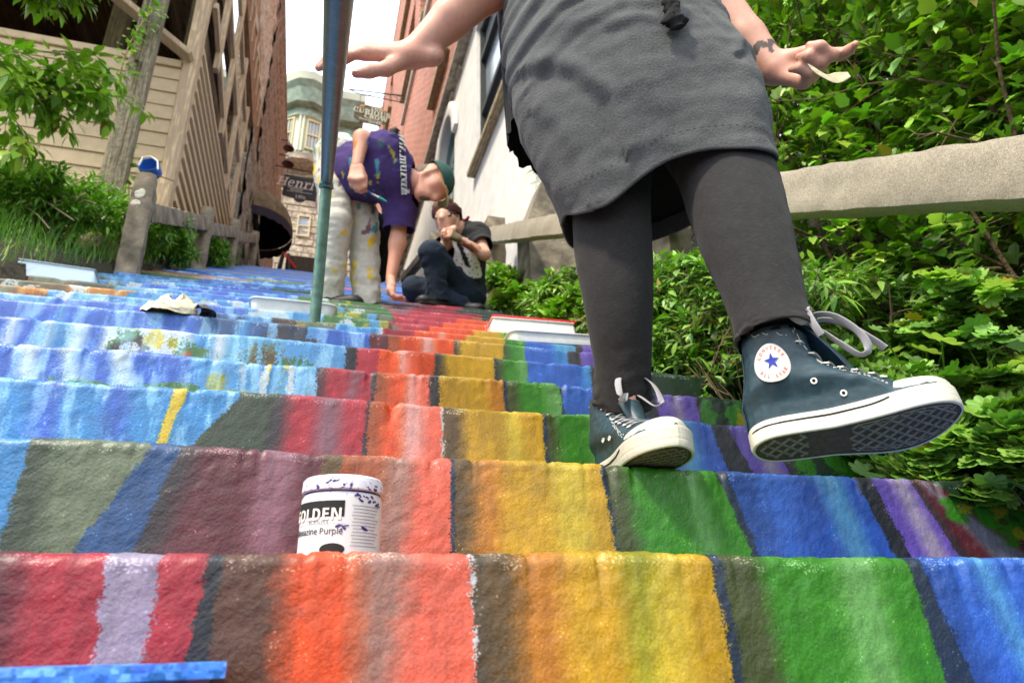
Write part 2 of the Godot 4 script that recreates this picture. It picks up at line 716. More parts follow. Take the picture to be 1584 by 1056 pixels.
	mat("patch_white", Color(0.84, 0.82, 0.78), 0.5)
	mat("star_blue", Color(0.14, 0.20, 0.62), 0.5)
	mat("print_red", Color(0.78, 0.38, 0.36), 0.6)
	mat("tattoo", Color(0.20, 0.23, 0.23), 0.7)
	mat("tattoo_green", Color(0.22, 0.28, 0.14), 0.7)
	mat("nail", Color(0.86, 0.66, 0.60), 0.3)
	mat("nail_dark", Color(0.10, 0.11, 0.12), 0.3)
	mat("hair_brown", Color(0.28, 0.18, 0.11), 0.6, tex.wood, 6.0)
	mat("hair_light", Color(0.45, 0.32, 0.20), 0.6, tex.wood, 6.0)
	mat("hair_grey", Color(0.45, 0.40, 0.34), 0.7, tex.wood, 6.0)
	mat("shirt_purple", Color(0.24, 0.15, 0.40), 0.9, tex.knit, 3.0)
	mat("shirt_black", Color(0.10, 0.105, 0.11), 0.9, tex.knit, 3.0)
	mat("jeans", Color(0.12, 0.20, 0.29), 0.9, tex.denim, 2.0)
	mat("black_cloth", Color(0.03, 0.028, 0.028), 0.95, tex.knit, 3.0)
	mat("shoe_black", Color(0.10, 0.10, 0.10), 0.55, tex.mottle, 6.0)
	mat("shoe_sole", Color(0.14, 0.13, 0.12), 0.8)
	mat("cap_green", Color(0.22, 0.42, 0.38), 0.9, tex.knit, 4.0)
	mat("cap_under", Color(0.62, 0.60, 0.36), 0.9)
	mat("band_red", Color(0.36, 0.06, 0.08), 0.9, tex.knit, 4.0)
	mat("red_bright", Color(0.82, 0.08, 0.07), 0.45)
	mat("white_print", Color(0.86, 0.86, 0.84), 0.8, tex.mottle, 8.0)
	mat("black_print", Color(0.06, 0.06, 0.06), 0.8)
	mat("eye_white", Color(0.90, 0.88, 0.86), 0.3)
	mat("iris", Color(0.16, 0.13, 0.10), 0.2)
	mat("lip", Color(0.66, 0.36, 0.33), 0.5)
	# small things
	mat("plastic_white", Color(0.90, 0.90, 0.88), 0.4, tex.faint, 2.5)
	mat("rag", Color(0.80, 0.76, 0.62), 0.9, tex.mottle, 5.0, tex.grain, 10.0, 0.4)
	mat("brush_handle", Color(0.10, 0.20, 0.45), 0.4)
	mat("ferrule", Color(0.75, 0.75, 0.72), 0.3).metallic = 0.8
	mat("bristle", Color(0.10, 0.55, 0.50), 0.7)
	mat("plastic_blue", Color(0.16, 0.40, 0.72), 0.4)
	mat("awning_top", Color(0.55, 0.47, 0.34), 0.9, tex.stain, 1.5)
	mat("awning_edge", Color(0.24, 0.18, 0.26), 0.9, tex.knit, 1.0)
	mat("sign_black", Color(0.09, 0.09, 0.09), 0.6)
	mat("sign_white", Color(0.88, 0.86, 0.82), 0.7)
	mat("sign_brown", Color(0.40, 0.34, 0.23), 0.7, tex.stain, 1.5)
	mat("sign_pale", Color(0.74, 0.76, 0.68), 0.7)
	mat("sign_orange", Color(0.74, 0.50, 0.25), 0.7)
	mat("bark", Color(0.42, 0.35, 0.27), 0.95, tex.wood, 2.0, tex.lumps, 4.0, 1.5)
	mat("twig", Color(0.50, 0.42, 0.32), 0.9)
	mat("twig_pale", Color(0.66, 0.58, 0.45), 0.9)
	mat("table_brown", Color(0.34, 0.27, 0.20), 0.8, tex.wood, 1.0)
	leaf_mat("leaf", Color(1, 1, 1))

func leaf_mat(called: String, color: Color) -> StandardMaterial3D:
	var m := mat(called, color, 0.42)
	m.vertex_color_use_as_albedo = true
	m.metallic_specular = 0.5
	m.backlight_enabled = true
	m.backlight = Color(0.6, 0.75, 0.25)
	return m

# ---------------------------------------------------------------- the painted stairs
func step_height(k: int) -> float:
	return 0.1474 * mini(k, 5) + 0.138 * maxi(0, k - 5)

const STEPS := 36
const STEP_LIFT := [0.0, -0.004, 0.0, -0.002, 0.004, 0.008]

# ground height along the stairs, without the steps
func slope_y(z: float) -> float:
	var k := -z / TREAD
	return (0.1474 * clampf(k, -8.0, 5.0) + 0.138 * clampf(k - 5.0, 0.0, STEPS - 5.0))

const PAINT := {
	"maroon": [92, 34, 42], "red": [176, 38, 54], "lilac": [160, 146, 172], "black": [36, 38, 44], "brown": [92, 56, 36], "orange": [232, 82, 22],
	"dusty": [168, 122, 108], "salmon": [232, 104, 78], "line": [200, 206, 212], "dark": [66, 62, 54], "umber": [98, 76, 40], "ochre": [192, 124, 30],
	"gold": [206, 160, 18], "lime": [168, 164, 30], "lemon": [226, 196, 54], "navy": [34, 50, 74], "olive": [70, 80, 38], "green": [54, 134, 20],
	"mint": [104, 166, 84], "cobalt": [42, 82, 164], "blue": [50, 102, 200], "sky": [82, 154, 214], "azure": [54, 138, 204], "cyan": [92, 168, 214],
	"moss": [58, 72, 52], "sage": [106, 120, 92], "deepblue": [32, 78, 132], "soot": [54, 48, 50], "plum": [142, 94, 108], "rust": [164, 82, 38],
	"violet": [108, 82, 178], "pine": [32, 56, 36], "white": [206, 220, 226], "pink": [226, 164, 158], "leaf": [66, 118, 54], "tan": [166, 132, 96], "slate": [120, 122, 134],
}

# families of paint that blend at their edges
const KIN := {"azure": 1, "blue": 1, "sky": 1, "cyan": 1, "white": 1, "cobalt": 1, "deepblue": 1, "maroon": 2, "red": 2, "plum": 2, "soot": 2, "slate": 2, "brown": 3, "orange": 3, "rust": 3, "dusty": 3, "salmon": 3, "pink": 3,
	"umber": 4, "ochre": 4, "gold": 4, "lime": 4, "lemon": 4, "dark": 4, "olive": 5, "green": 5, "mint": 5, "violet": 6, "lilac": 6, "moss": 7, "sage": 7}

class Painter:
	var w := 0
	var h := 0
	var x0 := -1.2
	var x1 := 1.25
	var codes := []
	var top := PackedFloat32Array()
	var foot := PackedFloat32Array()
	var blobs := []   # [x, v, rx, rv, colour, solidity]
	func band(code: String, t: float, f: float) -> void:
		codes.append(code)
		top.append(t)
		foot.append(f)
	func blob(code: String, x: float, v: float, rx: float, rv: float, solid := 0.8) -> void:
		blobs.append([x, v, rx, rv, code, solid])

const RISER_V := 0.62

func paint_step(k: int, w: int, h: int, fine: PackedByteArray, streak: PackedByteArray, soft: PackedByteArray) -> ImageTexture:
	var s := Painter.new()
	s.w = w
	s.h = h
	paint_bands(k, s)
	paint_blobs(k, s)
	var d := PackedByteArray()
	d.resize(w * h * 3)
	var n := s.codes.size()
	var kin := []
	var soft_width := 0.016
	for i in n:
		kin.append(KIN.get(s.codes[i], -1 - i))
	var pr := PackedFloat32Array(); var pg := PackedFloat32Array(); var pb := PackedFloat32Array()
	for i in n:
		var p: Array = PAINT[s.codes[i]]
		pr.append(p[0] * 0.80); pg.append(p[1] * 0.80); pb.append(p[2] * 0.80)
	var limit := PackedFloat32Array()
	limit.resize(n)
	var px := (s.x1 - s.x0) / w
	var off := k * 7919
	var size := fine.size()
	var i3 := 0
	var grit := 0.0045 if k < 3 else 0.006
	for y in h:
		var v := float(y) / h
		var up := clampf(v / RISER_V, 0.0, 1.0)   # 0 at the foot of the riser, 1 at its edge
		var soft_row := ((y * 2 + k * 61) % 512) * 512
		for i in n:
			limit[i] = lerpf(s.foot[i], s.top[i], up) + (soft[soft_row + (i * 53) % 512] - 128) * 0.000022
		var b := 0
		for x in w:
			var q := (y * w + x + off) % size
			var f := fine[((y + off) % 512) * 1024 + (x * 1) % 1024] - 128.0
			var st := streak[((y / 5 + k * 37) % 512) * 1024 + (x + k * 111) % 1024] - 128.0
			var so := soft[((y * 2 + k * 91) % 512) * 512 + (x + k * 17) % 512] - 128.0
			var wx := s.x0 + px * x
			var xx := wx + f * (grit / 128.0) * (0.35 + absf(so) * 0.02) + so * 0.000012
			while b < n - 1 and xx > limit[b]:
				b += 1
			while b > 0 and xx < limit[b - 1]:
				b -= 1
			var r := pr[b]; var g := pg[b]; var bl := pb[b]
			# colours of one family are brushed into each other while wet
			var ws := soft_width * (0.6 + absf(so) * 0.006)
			if b < n - 1 and kin[b] == kin[b + 1] and limit[b] - xx < ws:
				var q2 := 0.5 - 0.5 * (limit[b] - xx) / ws
				r = lerpf(r, pr[b + 1], q2); g = lerpf(g, pg[b + 1], q2); bl = lerpf(bl, pb[b + 1], q2)
			elif b > 0 and kin[b] == kin[b - 1] and xx - limit[b - 1] < ws:
				var q2 := 0.5 - 0.5 * (xx - limit[b - 1]) / ws
				r = lerpf(r, pr[b - 1], q2); g = lerpf(g, pg[b - 1], q2); bl = lerpf(bl, pb[b - 1], q2)
			for z in s.blobs:
				var ex: float = (wx - z[0]) / z[2]
				if ex > 1.6 or ex < -1.6:
					continue
				var ey: float = (up - z[1]) / z[3]
				if ex * ex + ey * ey + (f + so * 1.5) * 0.006 < 1.0 and (f + st) * 0.005 < z[5]:
					var p: Array = PAINT[z[4]]
					r = p[0] * 0.80; g = p[1] * 0.80; bl = p[2] * 0.80
			# brush marks run down the riser; thin places show the coat below
			var m := 1.0 + st * 0.0007 + f * 0.0009 + so * 0.0006
			if f + st * 0.7 + so * 0.5 > 146.0:
				r = lerpf(r, 190, 0.45); g = lerpf(g, 190, 0.45); bl = lerpf(bl, 185, 0.45)
			elif f * 1.2 - st * 0.6 + so * 0.4 < -150.0:
				m *= 0.72
			if k > 1 and kin[b] == 1 and wx < 0.12:
				var long := soft[((y / 2 + k * 53) % 512) * 512 + (x * 2 + k * 29) % 512] - 128.0
				var wash := clampf((long + st * 0.25 + f * 0.15 + 5.0) / 130.0, 0.0, 0.5)
				r = lerpf(r, 160, wash); g = lerpf(g, 198, wash); bl = lerpf(bl, 220, wash)
			# worn paint on the edge of the step, in flecks
			if v > 0.60 and v < 0.78 and f + so * 0.8 > 84.0:
				r = lerpf(r, 214, 0.42); g = lerpf(g, 216, 0.42); bl = lerpf(bl, 214, 0.42)
			d[i3] = clampi(int(r * m), 0, 255)
			d[i3 + 1] = clampi(int(g * m), 0, 255)
			d[i3 + 2] = clampi(int(bl * m), 0, 255)
			i3 += 3
	return image_tex(w, h, d)

func paint_blobs(k: int, s) -> void:
	match k:
		1:
			for b in [[1.0, 0.77, 0.03, 0.12], [1.07, 0.72, 0.04, 0.16], [1.10, 0.5, 0.03, 0.14], [1.15, 0.66, 0.03, 0.2]]:
				s.blob("green", b[0], b[1], b[2], b[3], 0.55)
				s.blob("lime", b[0] + 0.01, b[1], b[2] * 0.5, b[3] * 0.5, 0.3)
		2:
			s.blob("green", 1.025, 0.63, 0.04, 0.25, 0.4)
			s.blob("lime", 1.10, 0.7, 0.02, 0.2, 0.1)
			s.blob("green", 0.93, 0.7, 0.03, 0.3, 0.4)
		3:
			s.blob("leaf", -0.42, 0.56, 0.06, 0.1, 0.7)
			s.blob("leaf", -0.30, 0.55, 0.10, 0.08, 0.6)
			s.blob("leaf", -0.2, 0.56, 0.08, 0.1, 0.6)
			s.blob("leaf", -0.26, 0.58, 0.05, 0.09, 0.4)
			s.blob("lime", -0.19, 0.66, 0.022, 0.16, 0.5)
			for i in 7:
				s.blob(["cyan", "white", "azure"][i % 3], -0.12 + i * 0.017, 0.75 + 0.02 * i, 0.008, 0.3, 0.3)
			s.blob("lime", -0.155, 0.6, 0.03, 0.1, 0.3)
			s.blob("green", 0.90, 0.75, 0.02, 0.2, 0.4)
			s.blob("green", 0.98, 0.72, 0.03, 0.28, 0.6)
			s.blob("lime", 0.99, 0.7, 0.015, 0.18, 0.4)
		4:
			s.blob("leaf", -0.43, 0.80, 0.035, 0.22, 0.7)
			s.blob("soot", -0.405, 0.68, 0.045, 0.2, 0.6)
			s.blob("white", -0.415, 0.7, 0.02, 0.1, 0.2)
			s.blob("lemon", -0.37, 0.86, 0.02, 0.16, 0.5)
			s.blob("leaf", -0.30, 0.72, 0.035, 0.22, 0.6)
			s.blob("lime", -0.33, 0.82, 0.015, 0.16, 0.5)
			s.blob("rust", -0.30, 0.62, 0.012, 0.16, 0.6)
			s.blob("sage", -0.12, 0.68, 0.08, 0.2, 0.1)
			s.blob("umber", -0.10, 0.66, 0.05, 0.16, 0.0)
			s.blob("leaf", -0.06, 0.62, 0.04, 0.14, 0.1)
		5:
			for b in [[-0.12, 0.7], [-0.05, 0.6]]:
				s.blob("soot", b[0], b[1], 0.05, 0.25, 0.1)
		6:
			s.blob("gold", -0.09, 0.7, 0.05, 0.3, 0.1)
			s.blob("leaf", -0.02, 0.6, 0.05, 0.3, 0.2)
		7, 8, 9, 10, 11:
			var r := RandomNumberGenerator.new()
			r.seed = 40 + k
			for i in 18:
				s.blob(["leaf", "moss", "white", "lime", "sky", "sage"][i % 6], 0.02 + r.randf() * 0.27 - (k - 7) * 0.03, 0.4 + r.randf() * 0.6, 0.012 + r.randf() * 0.02, 0.2, 0.4)
			for i in 10:
				s.blob(["white", "cyan", "azure"][i % 3], -0.9 + r.randf() * 0.8, 0.5 + r.randf() * 0.5, 0.02 + r.randf() * 0.03, 0.2, 0.3)
			for i in 8:
				s.blob(["soot", "sage", "white", "rust"][i % 4], -1.15 + r.randf() * 0.35, 0.4 + r.randf() * 0.5, 0.03, 0.2, 0.3)

func build_stairs() -> void:
	var stairs := Node3D.new()
	stairs.name = numbered("stairs")
	add_child(stairs)
	structure(stairs)
	stairs.set_meta("label", "concrete outdoor stairs painted with rainbow stripes and a blue mural")
	var fine := noise_bytes(21, 0.35, 1024, 512, 3)
	var streak := noise_bytes(22, 0.09, 1024, 512, 3)
	var soft := noise_bytes(23, 0.02, 512, 512, 4)
	var n1 := noise_of(24, 7.0, 2)
	var n2 := noise_of(25, 55.0, 3)
	var n3 := noise_of(26, 190.0, 2)
	var n4 := noise_of(27, 24.0, 3)
	for k in range(-2, STEPS):
		var near := k <= 1
		var w := 2048 if k in [0, 1] else (1536 if k in [2, 3] else (1024 if k < 8 else 512))
		var h := 224 if k in [0, 1] else (160 if k < 4 else (96 if k < 8 else 48))
		var m := StandardMaterial3D.new()
		m.resource_name = "painted_concrete"
		m.roughness = 0.46
		m.cull_mode = BaseMaterial3D.CULL_DISABLED
		if k >= -1 and k < 20:
			m.detail_enabled = true
			m.detail_albedo = paint_step(maxi(k, 0), w, h, fine, streak, soft)
			m.detail_uv_layer = BaseMaterial3D.DETAIL_UV_2
			m.detail_mask = tex.white
		else:
			m.albedo_color = Color8(58, 116, 196) if k % 4 != 1 else Color8(150, 128, 100)
		m.normal_enabled = true
		m.normal_texture = tex.lumps
		m.normal_scale = 0.45
		m.uv1_triplanar = true
		m.uv1_scale = Vector3.ONE * 10.0
		var mb := MB.new()
		mb.use_uv2 = true
		var top := step_height(k) if k >= 0 else 0.1474 * k
		if k >= 0 and k < 6:
			top += STEP_LIFT[k]
		var below := (step_height(k - 1) if k >= 1 else 0.1474 * (k - 1)) - 0.02
		var z0 := -TREAD * k
		var xl := -1.16
		var xr := 1.16 + 0.03 * sin(k * 2.3)
		if k < 0: xr = 1.25
		var cell := 0.0042 if k < 2 else (0.006 if k < 4 else (0.012 if k < 9 else 0.03))
		var nx := int((xr - xl) / cell)
		# profile of the step: height, distance back, texture v
		var prof := []
		var rows := int(clampf(0.17 / cell, 5, 40))
		for i in rows:
			var t := float(i) / rows
			prof.append(Vector3(lerpf(below, top - 0.011, t), 0.006 * (1.0 - t), t * RISER_V))
		for i in 6:
			var a := PI * 0.5 * i / 5.0
			prof.append(Vector3(top - 0.011 + 0.011 * sin(a), -0.011 * (1.0 - cos(a)), RISER_V + 0.1 * i / 5.0))
		var back := 7 if near else 4
		for i in range(1, back + 1):
			var t := float(i) / back
			prof.append(Vector3(top + 0.004 * t, -0.011 - (TREAD + 0.015) * t * t, RISER_V + 0.1 + 0.27 * t))
		var base := 0
		for j in prof.size():
			var p: Vector3 = prof[j]
			var nrm := Vector3(0, 0, 1)
			if j >= rows + 5:
				nrm = Vector3.UP
			elif j >= rows:
				var a := PI * 0.5 * (j - rows) / 5.0
				nrm = Vector3(0, sin(a), cos(a))
			var edge := exp(-pow((p.x - top) / 0.03, 2.0)) if j < rows + 7 else 0.3
			for i in nx + 1:
				var x := xl + (xr - xl) * i / nx
				var q := Vector3(x, p.x, z0 + p.y)
				var e := n1.get_noise_3d(q.x, q.y * 0.5, q.z) * 0.002 + n4.get_noise_3dv(q) * 0.0008
				if k < 5:
					e += n2.get_noise_3dv(q) * (0.0007 + 0.0010 * edge) + n3.get_noise_3dv(q) * 0.0008
				var chip := n4.get_noise_2d(x * 1.7 + k * 9.0, 3.0)
				e -= maxf(0.0, chip - 0.30) * 0.022 * edge
				q += nrm * e
				q.y += n1.get_noise_2d(x * 0.25, k * 3.7) * 0.005
				mb.vert(q, Vector2((x + 1.2) / 2.45, p.z))
		for j in prof.size() - 1:
			for i in nx:
				var a := j * (nx + 1) + i
				mb.quad(a, a + 1, a + nx + 2, a + nx + 1)
		# the ends and the underside, so that the step is solid
		for side in 2:
			var x := xl if side == 0 else xr
			var i0 := 0 if side == 0 else nx
			var ring := []
			for j in prof.size():
				ring.append(mb.v[j * (nx + 1) + i0])
			ring.append(Vector3(x, below, z0 - TREAD - 0.02))
			if side == 0: ring.reverse()
			var uvx := (x + 1.2) / 2.45
			var mid := mb.vert(Vector3(x, (top + below) * 0.5, z0 - TREAD * 0.4), Vector2(uvx, 0.5))
			var n := mb.v.size()
			for p in ring:
				mb.vert(p, Vector2(uvx, 0.5))
			for i in ring.size():
				mb.tri(mid, n + (i + 1) % ring.size(), n + i)
		put(stairs, "step", mb.mesh(), m)

func paint_bands(k: int, s) -> void:
	match k:
		0:
			s.band("maroon", -0.201, -0.174)
			s.band("red", -0.143, -0.132)
			s.band("lilac", -0.105, -0.104)
			s.band("red", -0.071, -0.085)
			s.band("black", -0.060, -0.063)
			s.band("brown", -0.011, -0.010)
			s.band("orange", 0.046, 0.048)
			s.band("dusty", 0.092, 0.067)
			s.band("salmon", 0.142, 0.147)
			s.band("line", 0.144, 0.148)
			s.band("dark", 0.147, 0.159)
			s.band("umber", 0.185, 0.186)
			s.band("ochre", 0.227, 0.222)
			s.band("gold", 0.284, 0.283)
			s.band("lime", 0.318, 0.305)
			s.band("lemon", 0.350, 0.345)
			s.band("gold", 0.381, 0.388)
			s.band("navy", 0.391, 0.401)
			s.band("olive", 0.434, 0.444)
			s.band("green", 0.526, 0.514)
			s.band("mint", 0.575, 0.572)
			s.band("green", 0.618, 0.629)
			s.band("navy", 0.635, 0.674)
			s.band("cobalt", 0.661, 0.697)
			s.band("blue", 0.704, 0.739)
			s.band("sky", 0.732, 0.775)
			s.band("blue", 1.125, 1.133)
		1:
			s.band("azure", -0.301, -0.304)
			s.band("moss", -0.276, -0.269)
			s.band("sage", -0.180, -0.254)
			s.band("deepblue", -0.149, -0.187)
			s.band("soot", -0.128, -0.156)
			s.band("maroon", -0.061, -0.062)
			s.band("plum", -0.011, -0.023)
			s.band("maroon", 0.015, -0.006)
			s.band("umber", 0.037, 0.014)
			s.band("rust", 0.094, 0.069)
			s.band("dusty", 0.127, 0.115)
			s.band("salmon", 0.174, 0.177)
			s.band("navy", 0.179, 0.182)
			s.band("umber", 0.206, 0.205)
			s.band("ochre", 0.244, 0.235)
			s.band("gold", 0.311, 0.321)
			s.band("lemon", 0.362, 0.367)
			s.band("gold", 0.385, 0.400)
			s.band("navy", 0.392, 0.405)
			s.band("olive", 0.422, 0.435)
			s.band("green", 0.502, 0.530)
			s.band("mint", 0.540, 0.562)
			s.band("green", 0.570, 0.617)
			s.band("navy", 0.584, 0.627)
			s.band("cobalt", 0.632, 0.663)
			s.band("blue", 0.739, 0.776)
			s.band("cyan", 0.784, 0.823)
			s.band("blue", 0.813, 0.866)
			s.band("black", 0.843, 0.895)
			s.band("violet", 0.878, 0.927)
			s.band("lilac", 0.911, 0.966)
			s.band("violet", 0.919, 0.995)
			s.band("soot", 0.932, 1.015)
			s.band("maroon", 0.942, 1.078)
			s.band("slate", 0.955, 1.177)
			s.band("maroon", 0.968, 1.300)
			s.band("pine", 1.680, 1.572)
		2:
			s.band("azure", -0.398, -0.394)
			s.band("blue", -0.364, -0.348)
			s.band("sky", -0.349, -0.339)
			s.band("azure", -0.308, -0.290)
			s.band("blue", -0.277, -0.256)
			s.band("azure", -0.215, -0.232)
			s.band("lemon", -0.195, -0.226)
			s.band("azure", -0.117, -0.228)
			s.band("moss", -0.062, -0.085)
			s.band("soot", -0.044, -0.050)
			s.band("red", 0.003, 0.003)
			s.band("plum", 0.043, 0.041)
			s.band("red", 0.082, 0.076)
			s.band("black", 0.087, 0.081)
			s.band("rust", 0.109, 0.105)
			s.band("orange", 0.141, 0.140)
			s.band("pink", 0.177, 0.177)
			s.band("salmon", 0.208, 0.211)
			s.band("line", 0.211, 0.216)
			s.band("umber", 0.247, 0.251)
			s.band("gold", 0.319, 0.331)
			s.band("lemon", 0.348, 0.363)
			s.band("gold", 0.392, 0.397)
			s.band("navy", 0.399, 0.404)
			s.band("olive", 0.419, 0.423)
			s.band("green", 0.479, 0.485)
			s.band("mint", 0.528, 0.528)
			s.band("green", 0.553, 0.581)
			s.band("navy", 0.562, 0.596)
			s.band("blue", 0.651, 0.648)
			s.band("cyan", 0.695, 0.718)
			s.band("blue", 0.735, 0.772)
			s.band("black", 0.774, 0.839)
			s.band("violet", 0.825, 0.854)
			s.band("lilac", 0.851, 0.892)
			s.band("violet", 0.869, 0.914)
			s.band("soot", 0.884, 0.947)
			s.band("pine", 2.236, 2.089)
		3:
			s.band("blue", -0.534, -0.502)
			s.band("white", -0.502, -0.477)
			s.band("blue", -0.465, -0.425)
			s.band("white", -0.444, -0.392)
			s.band("blue", -0.384, -0.334)
			s.band("white", -0.350, -0.302)
			s.band("blue", -0.248, -0.202)
			s.band("sky", -0.165, -0.121)
			s.band("azure", -0.153, -0.115)
			s.band("white", -0.141, -0.114)
			s.band("azure", -0.126, -0.111)
			s.band("sky", -0.110, -0.095)
			s.band("blue", -0.098, -0.092)
			s.band("lemon", -0.092, -0.089)
			s.band("azure", -0.067, -0.096)
			s.band("lemon", -0.059, -0.086)
			s.band("sky", -0.004, 0.002)
			s.band("soot", 0.013, 0.007)
			s.band("red", 0.067, 0.033)
			s.band("plum", 0.087, 0.061)
			s.band("red", 0.107, 0.104)
			s.band("black", 0.117, 0.113)
			s.band("rust", 0.143, 0.139)
			s.band("orange", 0.182, 0.173)
			s.band("pink", 0.204, 0.203)
			s.band("salmon", 0.229, 0.230)
			s.band("soot", 0.251, 0.248)
			s.band("gold", 0.359, 0.364)
			s.band("ochre", 0.393, 0.397)
			s.band("navy", 0.401, 0.404)
			s.band("olive", 0.426, 0.432)
			s.band("green", 0.490, 0.490)
			s.band("mint", 0.527, 0.526)
			s.band("navy", 0.533, 0.532)
			s.band("blue", 0.636, 0.635)
			s.band("cyan", 0.661, 0.665)
			s.band("blue", 0.718, 0.721)
			s.band("black", 0.763, 0.776)
			s.band("violet", 0.811, 0.811)
			s.band("lilac", 0.831, 0.835)
			s.band("violet", 0.869, 0.892)
			s.band("soot", 0.883, 0.902)
			s.band("pine", 1.716, 1.666)
		4:
			s.band("blue", -0.667, -0.667)
			s.band("white", -0.645, -0.645)
			s.band("blue", -0.610, -0.610)
			s.band("cyan", -0.588, -0.588)
			s.band("white", -0.577, -0.577)
			s.band("azure", -0.544, -0.544)
			s.band("white", -0.512, -0.512)
			s.band("blue", -0.479, -0.479)
			s.band("white", -0.378, -0.378)
			s.band("white", -0.289, -0.289)
			s.band("azure", -0.247, -0.247)
			s.band("white", -0.218, -0.218)
			s.band("cyan", -0.086, -0.086)
			s.band("sky", 0.060, 0.060)
			s.band("black", 0.087, 0.087)
			s.band("red", 0.140, 0.140)
			s.band("orange", 0.193, 0.193)
			s.band("pink", 0.210, 0.210)
			s.band("salmon", 0.233, 0.233)
			s.band("orange", 0.283, 0.283)
			s.band("dark", 0.307, 0.307)
			s.band("gold", 0.442, 0.442)
			s.band("navy", 0.449, 0.449)
			s.band("olive", 0.467, 0.467)
			s.band("green", 0.506, 0.506)
			s.band("mint", 0.534, 0.534)
			s.band("blue", 0.692, 0.692)
			s.band("azure", 0.715, 0.715)
			s.band("soot", 0.749, 0.749)
			s.band("violet", 0.848, 0.848)
			s.band("soot", 0.887, 0.887)
			s.band("pine", 1.807, 1.807)
		5:
			s.band("blue", -0.662, -0.662)
			s.band("cyan", -0.652, -0.652)
			s.band("blue", -0.440, -0.440)
			s.band("sky", -0.424, -0.424)
			s.band("blue", -0.326, -0.326)
			s.band("deepblue", -0.229, -0.229)
			s.band("sky", -0.200, -0.200)
			s.band("deepblue", -0.122, -0.122)
			s.band("navy", -0.042, -0.042)
			s.band("sky", -0.016, -0.016)
			s.band("blue", 0.135, 0.135)
			s.band("maroon", 0.188, 0.188)
			s.band("rust", 0.222, 0.222)
			s.band("orange", 0.287, 0.287)
			s.band("pink", 0.326, 0.326)
			s.band("orange", 0.386, 0.386)
			s.band("dark", 0.402, 0.402)
			s.band("gold", 0.541, 0.541)
			s.band("olive", 0.557, 0.557)
			s.band("green", 0.597, 0.597)
			s.band("mint", 0.610, 0.610)
			s.band("blue", 0.710, 0.710)
			s.band("azure", 0.754, 0.754)
			s.band("soot", 0.794, 0.794)
			s.band("violet", 0.915, 0.915)
			s.band("soot", 0.949, 0.949)
			s.band("pine", 1.806, 1.806)
		6:
			s.band("sky", -0.782, -0.782)
			s.band("blue", -0.483, -0.483)
			s.band("navy", -0.391, -0.391)
			s.band("deepblue", -0.239, -0.239)
			s.band("sky", -0.160, -0.160)
			s.band("soot", -0.081, -0.081)
			s.band("sage", 0.042, 0.042)
			s.band("azure", 0.179, 0.179)
			s.band("white", 0.194, 0.194)
			s.band("red", 0.299, 0.299)
			s.band("orange", 0.388, 0.388)
			s.band("pink", 0.406, 0.406)
			s.band("orange", 0.479, 0.479)
			s.band("gold", 0.619, 0.619)
			s.band("green", 0.696, 0.696)
			s.band("blue", 0.800, 0.800)
			s.band("cyan", 0.888, 0.888)
			s.band("soot", 0.913, 0.913)
			s.band("violet", 0.977, 0.977)
			s.band("pine", 1.739, 1.739)
		7:
			s.band("ochre", -0.890, -0.890)
			s.band("azure", -0.545, -0.545)
			s.band("blue", -0.270, -0.270)
			s.band("sky", -0.001, -0.001)
			s.band("leaf", 0.236, 0.236)
			s.band("red", 0.393, 0.393)
			s.band("orange", 0.567, 0.567)
			s.band("gold", 0.667, 0.667)
			s.band("lime", 0.693, 0.693)
			s.band("green", 0.806, 0.806)
			s.band("blue", 0.856, 0.856)
			s.band("pine", 1.952, 1.952)
		8:
			s.band("moss", -1.063, -1.063)
			s.band("umber", -0.926, -0.926)
			s.band("ochre", -0.697, -0.697)
			s.band("blue", -0.492, -0.492)
			s.band("azure", -0.253, -0.253)
			s.band("sky", -0.003, -0.003)
			s.band("leaf", 0.278, 0.278)
			s.band("red", 0.494, 0.494)
			s.band("orange", 0.680, 0.680)
			s.band("gold", 0.756, 0.756)
			s.band("green", 0.872, 0.872)
			s.band("pine", 1.801, 1.801)
		9:
			s.band("soot", -1.192, -1.192)
			s.band("umber", -0.984, -0.984)
			s.band("moss", -0.768, -0.768)
			s.band("azure", -0.542, -0.542)
			s.band("blue", -0.226, -0.226)
			s.band("white", -0.089, -0.089)
			s.band("leaf", 0.301, 0.301)
			s.band("red", 0.603, 0.603)
			s.band("orange", 0.777, 0.777)
			s.band("soot", 0.858, 0.858)
			s.band("pine", 1.977, 1.977)
		10:
			s.band("ochre", -1.227, -1.227)
			s.band("sky", -0.865, -0.865)
			s.band("blue", -0.423, -0.423)
			s.band("azure", -0.189, -0.189)
			s.band("leaf", 0.307, 0.307)
			s.band("plum", 0.411, 0.411)
			s.band("red", 0.741, 0.741)
			s.band("rust", 0.793, 0.793)
			s.band("pine", 2.154, 2.154)
		11:
			s.band("sage", -1.053, -1.053)
			s.band("azure", -0.643, -0.643)
			s.band("blue", -0.141, -0.141)
			s.band("leaf", 0.296, 0.296)
			s.band("plum", 0.472, 0.472)
			s.band("red", 0.857, 0.857)
			s.band("pine", 1.886, 1.886)
		12:
			s.band("azure", -1.011, -1.011)
			s.band("sky", -0.596, -0.596)
			s.band("blue", -0.083, -0.083)
			s.band("leaf", 0.393, 0.393)
			s.band("maroon", 0.546, 0.546)
			s.band("red", 0.761, 0.761)
			s.band("pine", 2.028, 2.028)
		13:
			s.band("sky", -1.151, -1.151)
			s.band("blue", -0.314, -0.314)
			s.band("leaf", 0.220, 0.220)
			s.band("blue", 0.460, 0.460)
			s.band("plum", 0.625, 0.625)
			s.band("red", 0.856, 0.856)
			s.band("pine", 2.171, 2.171)
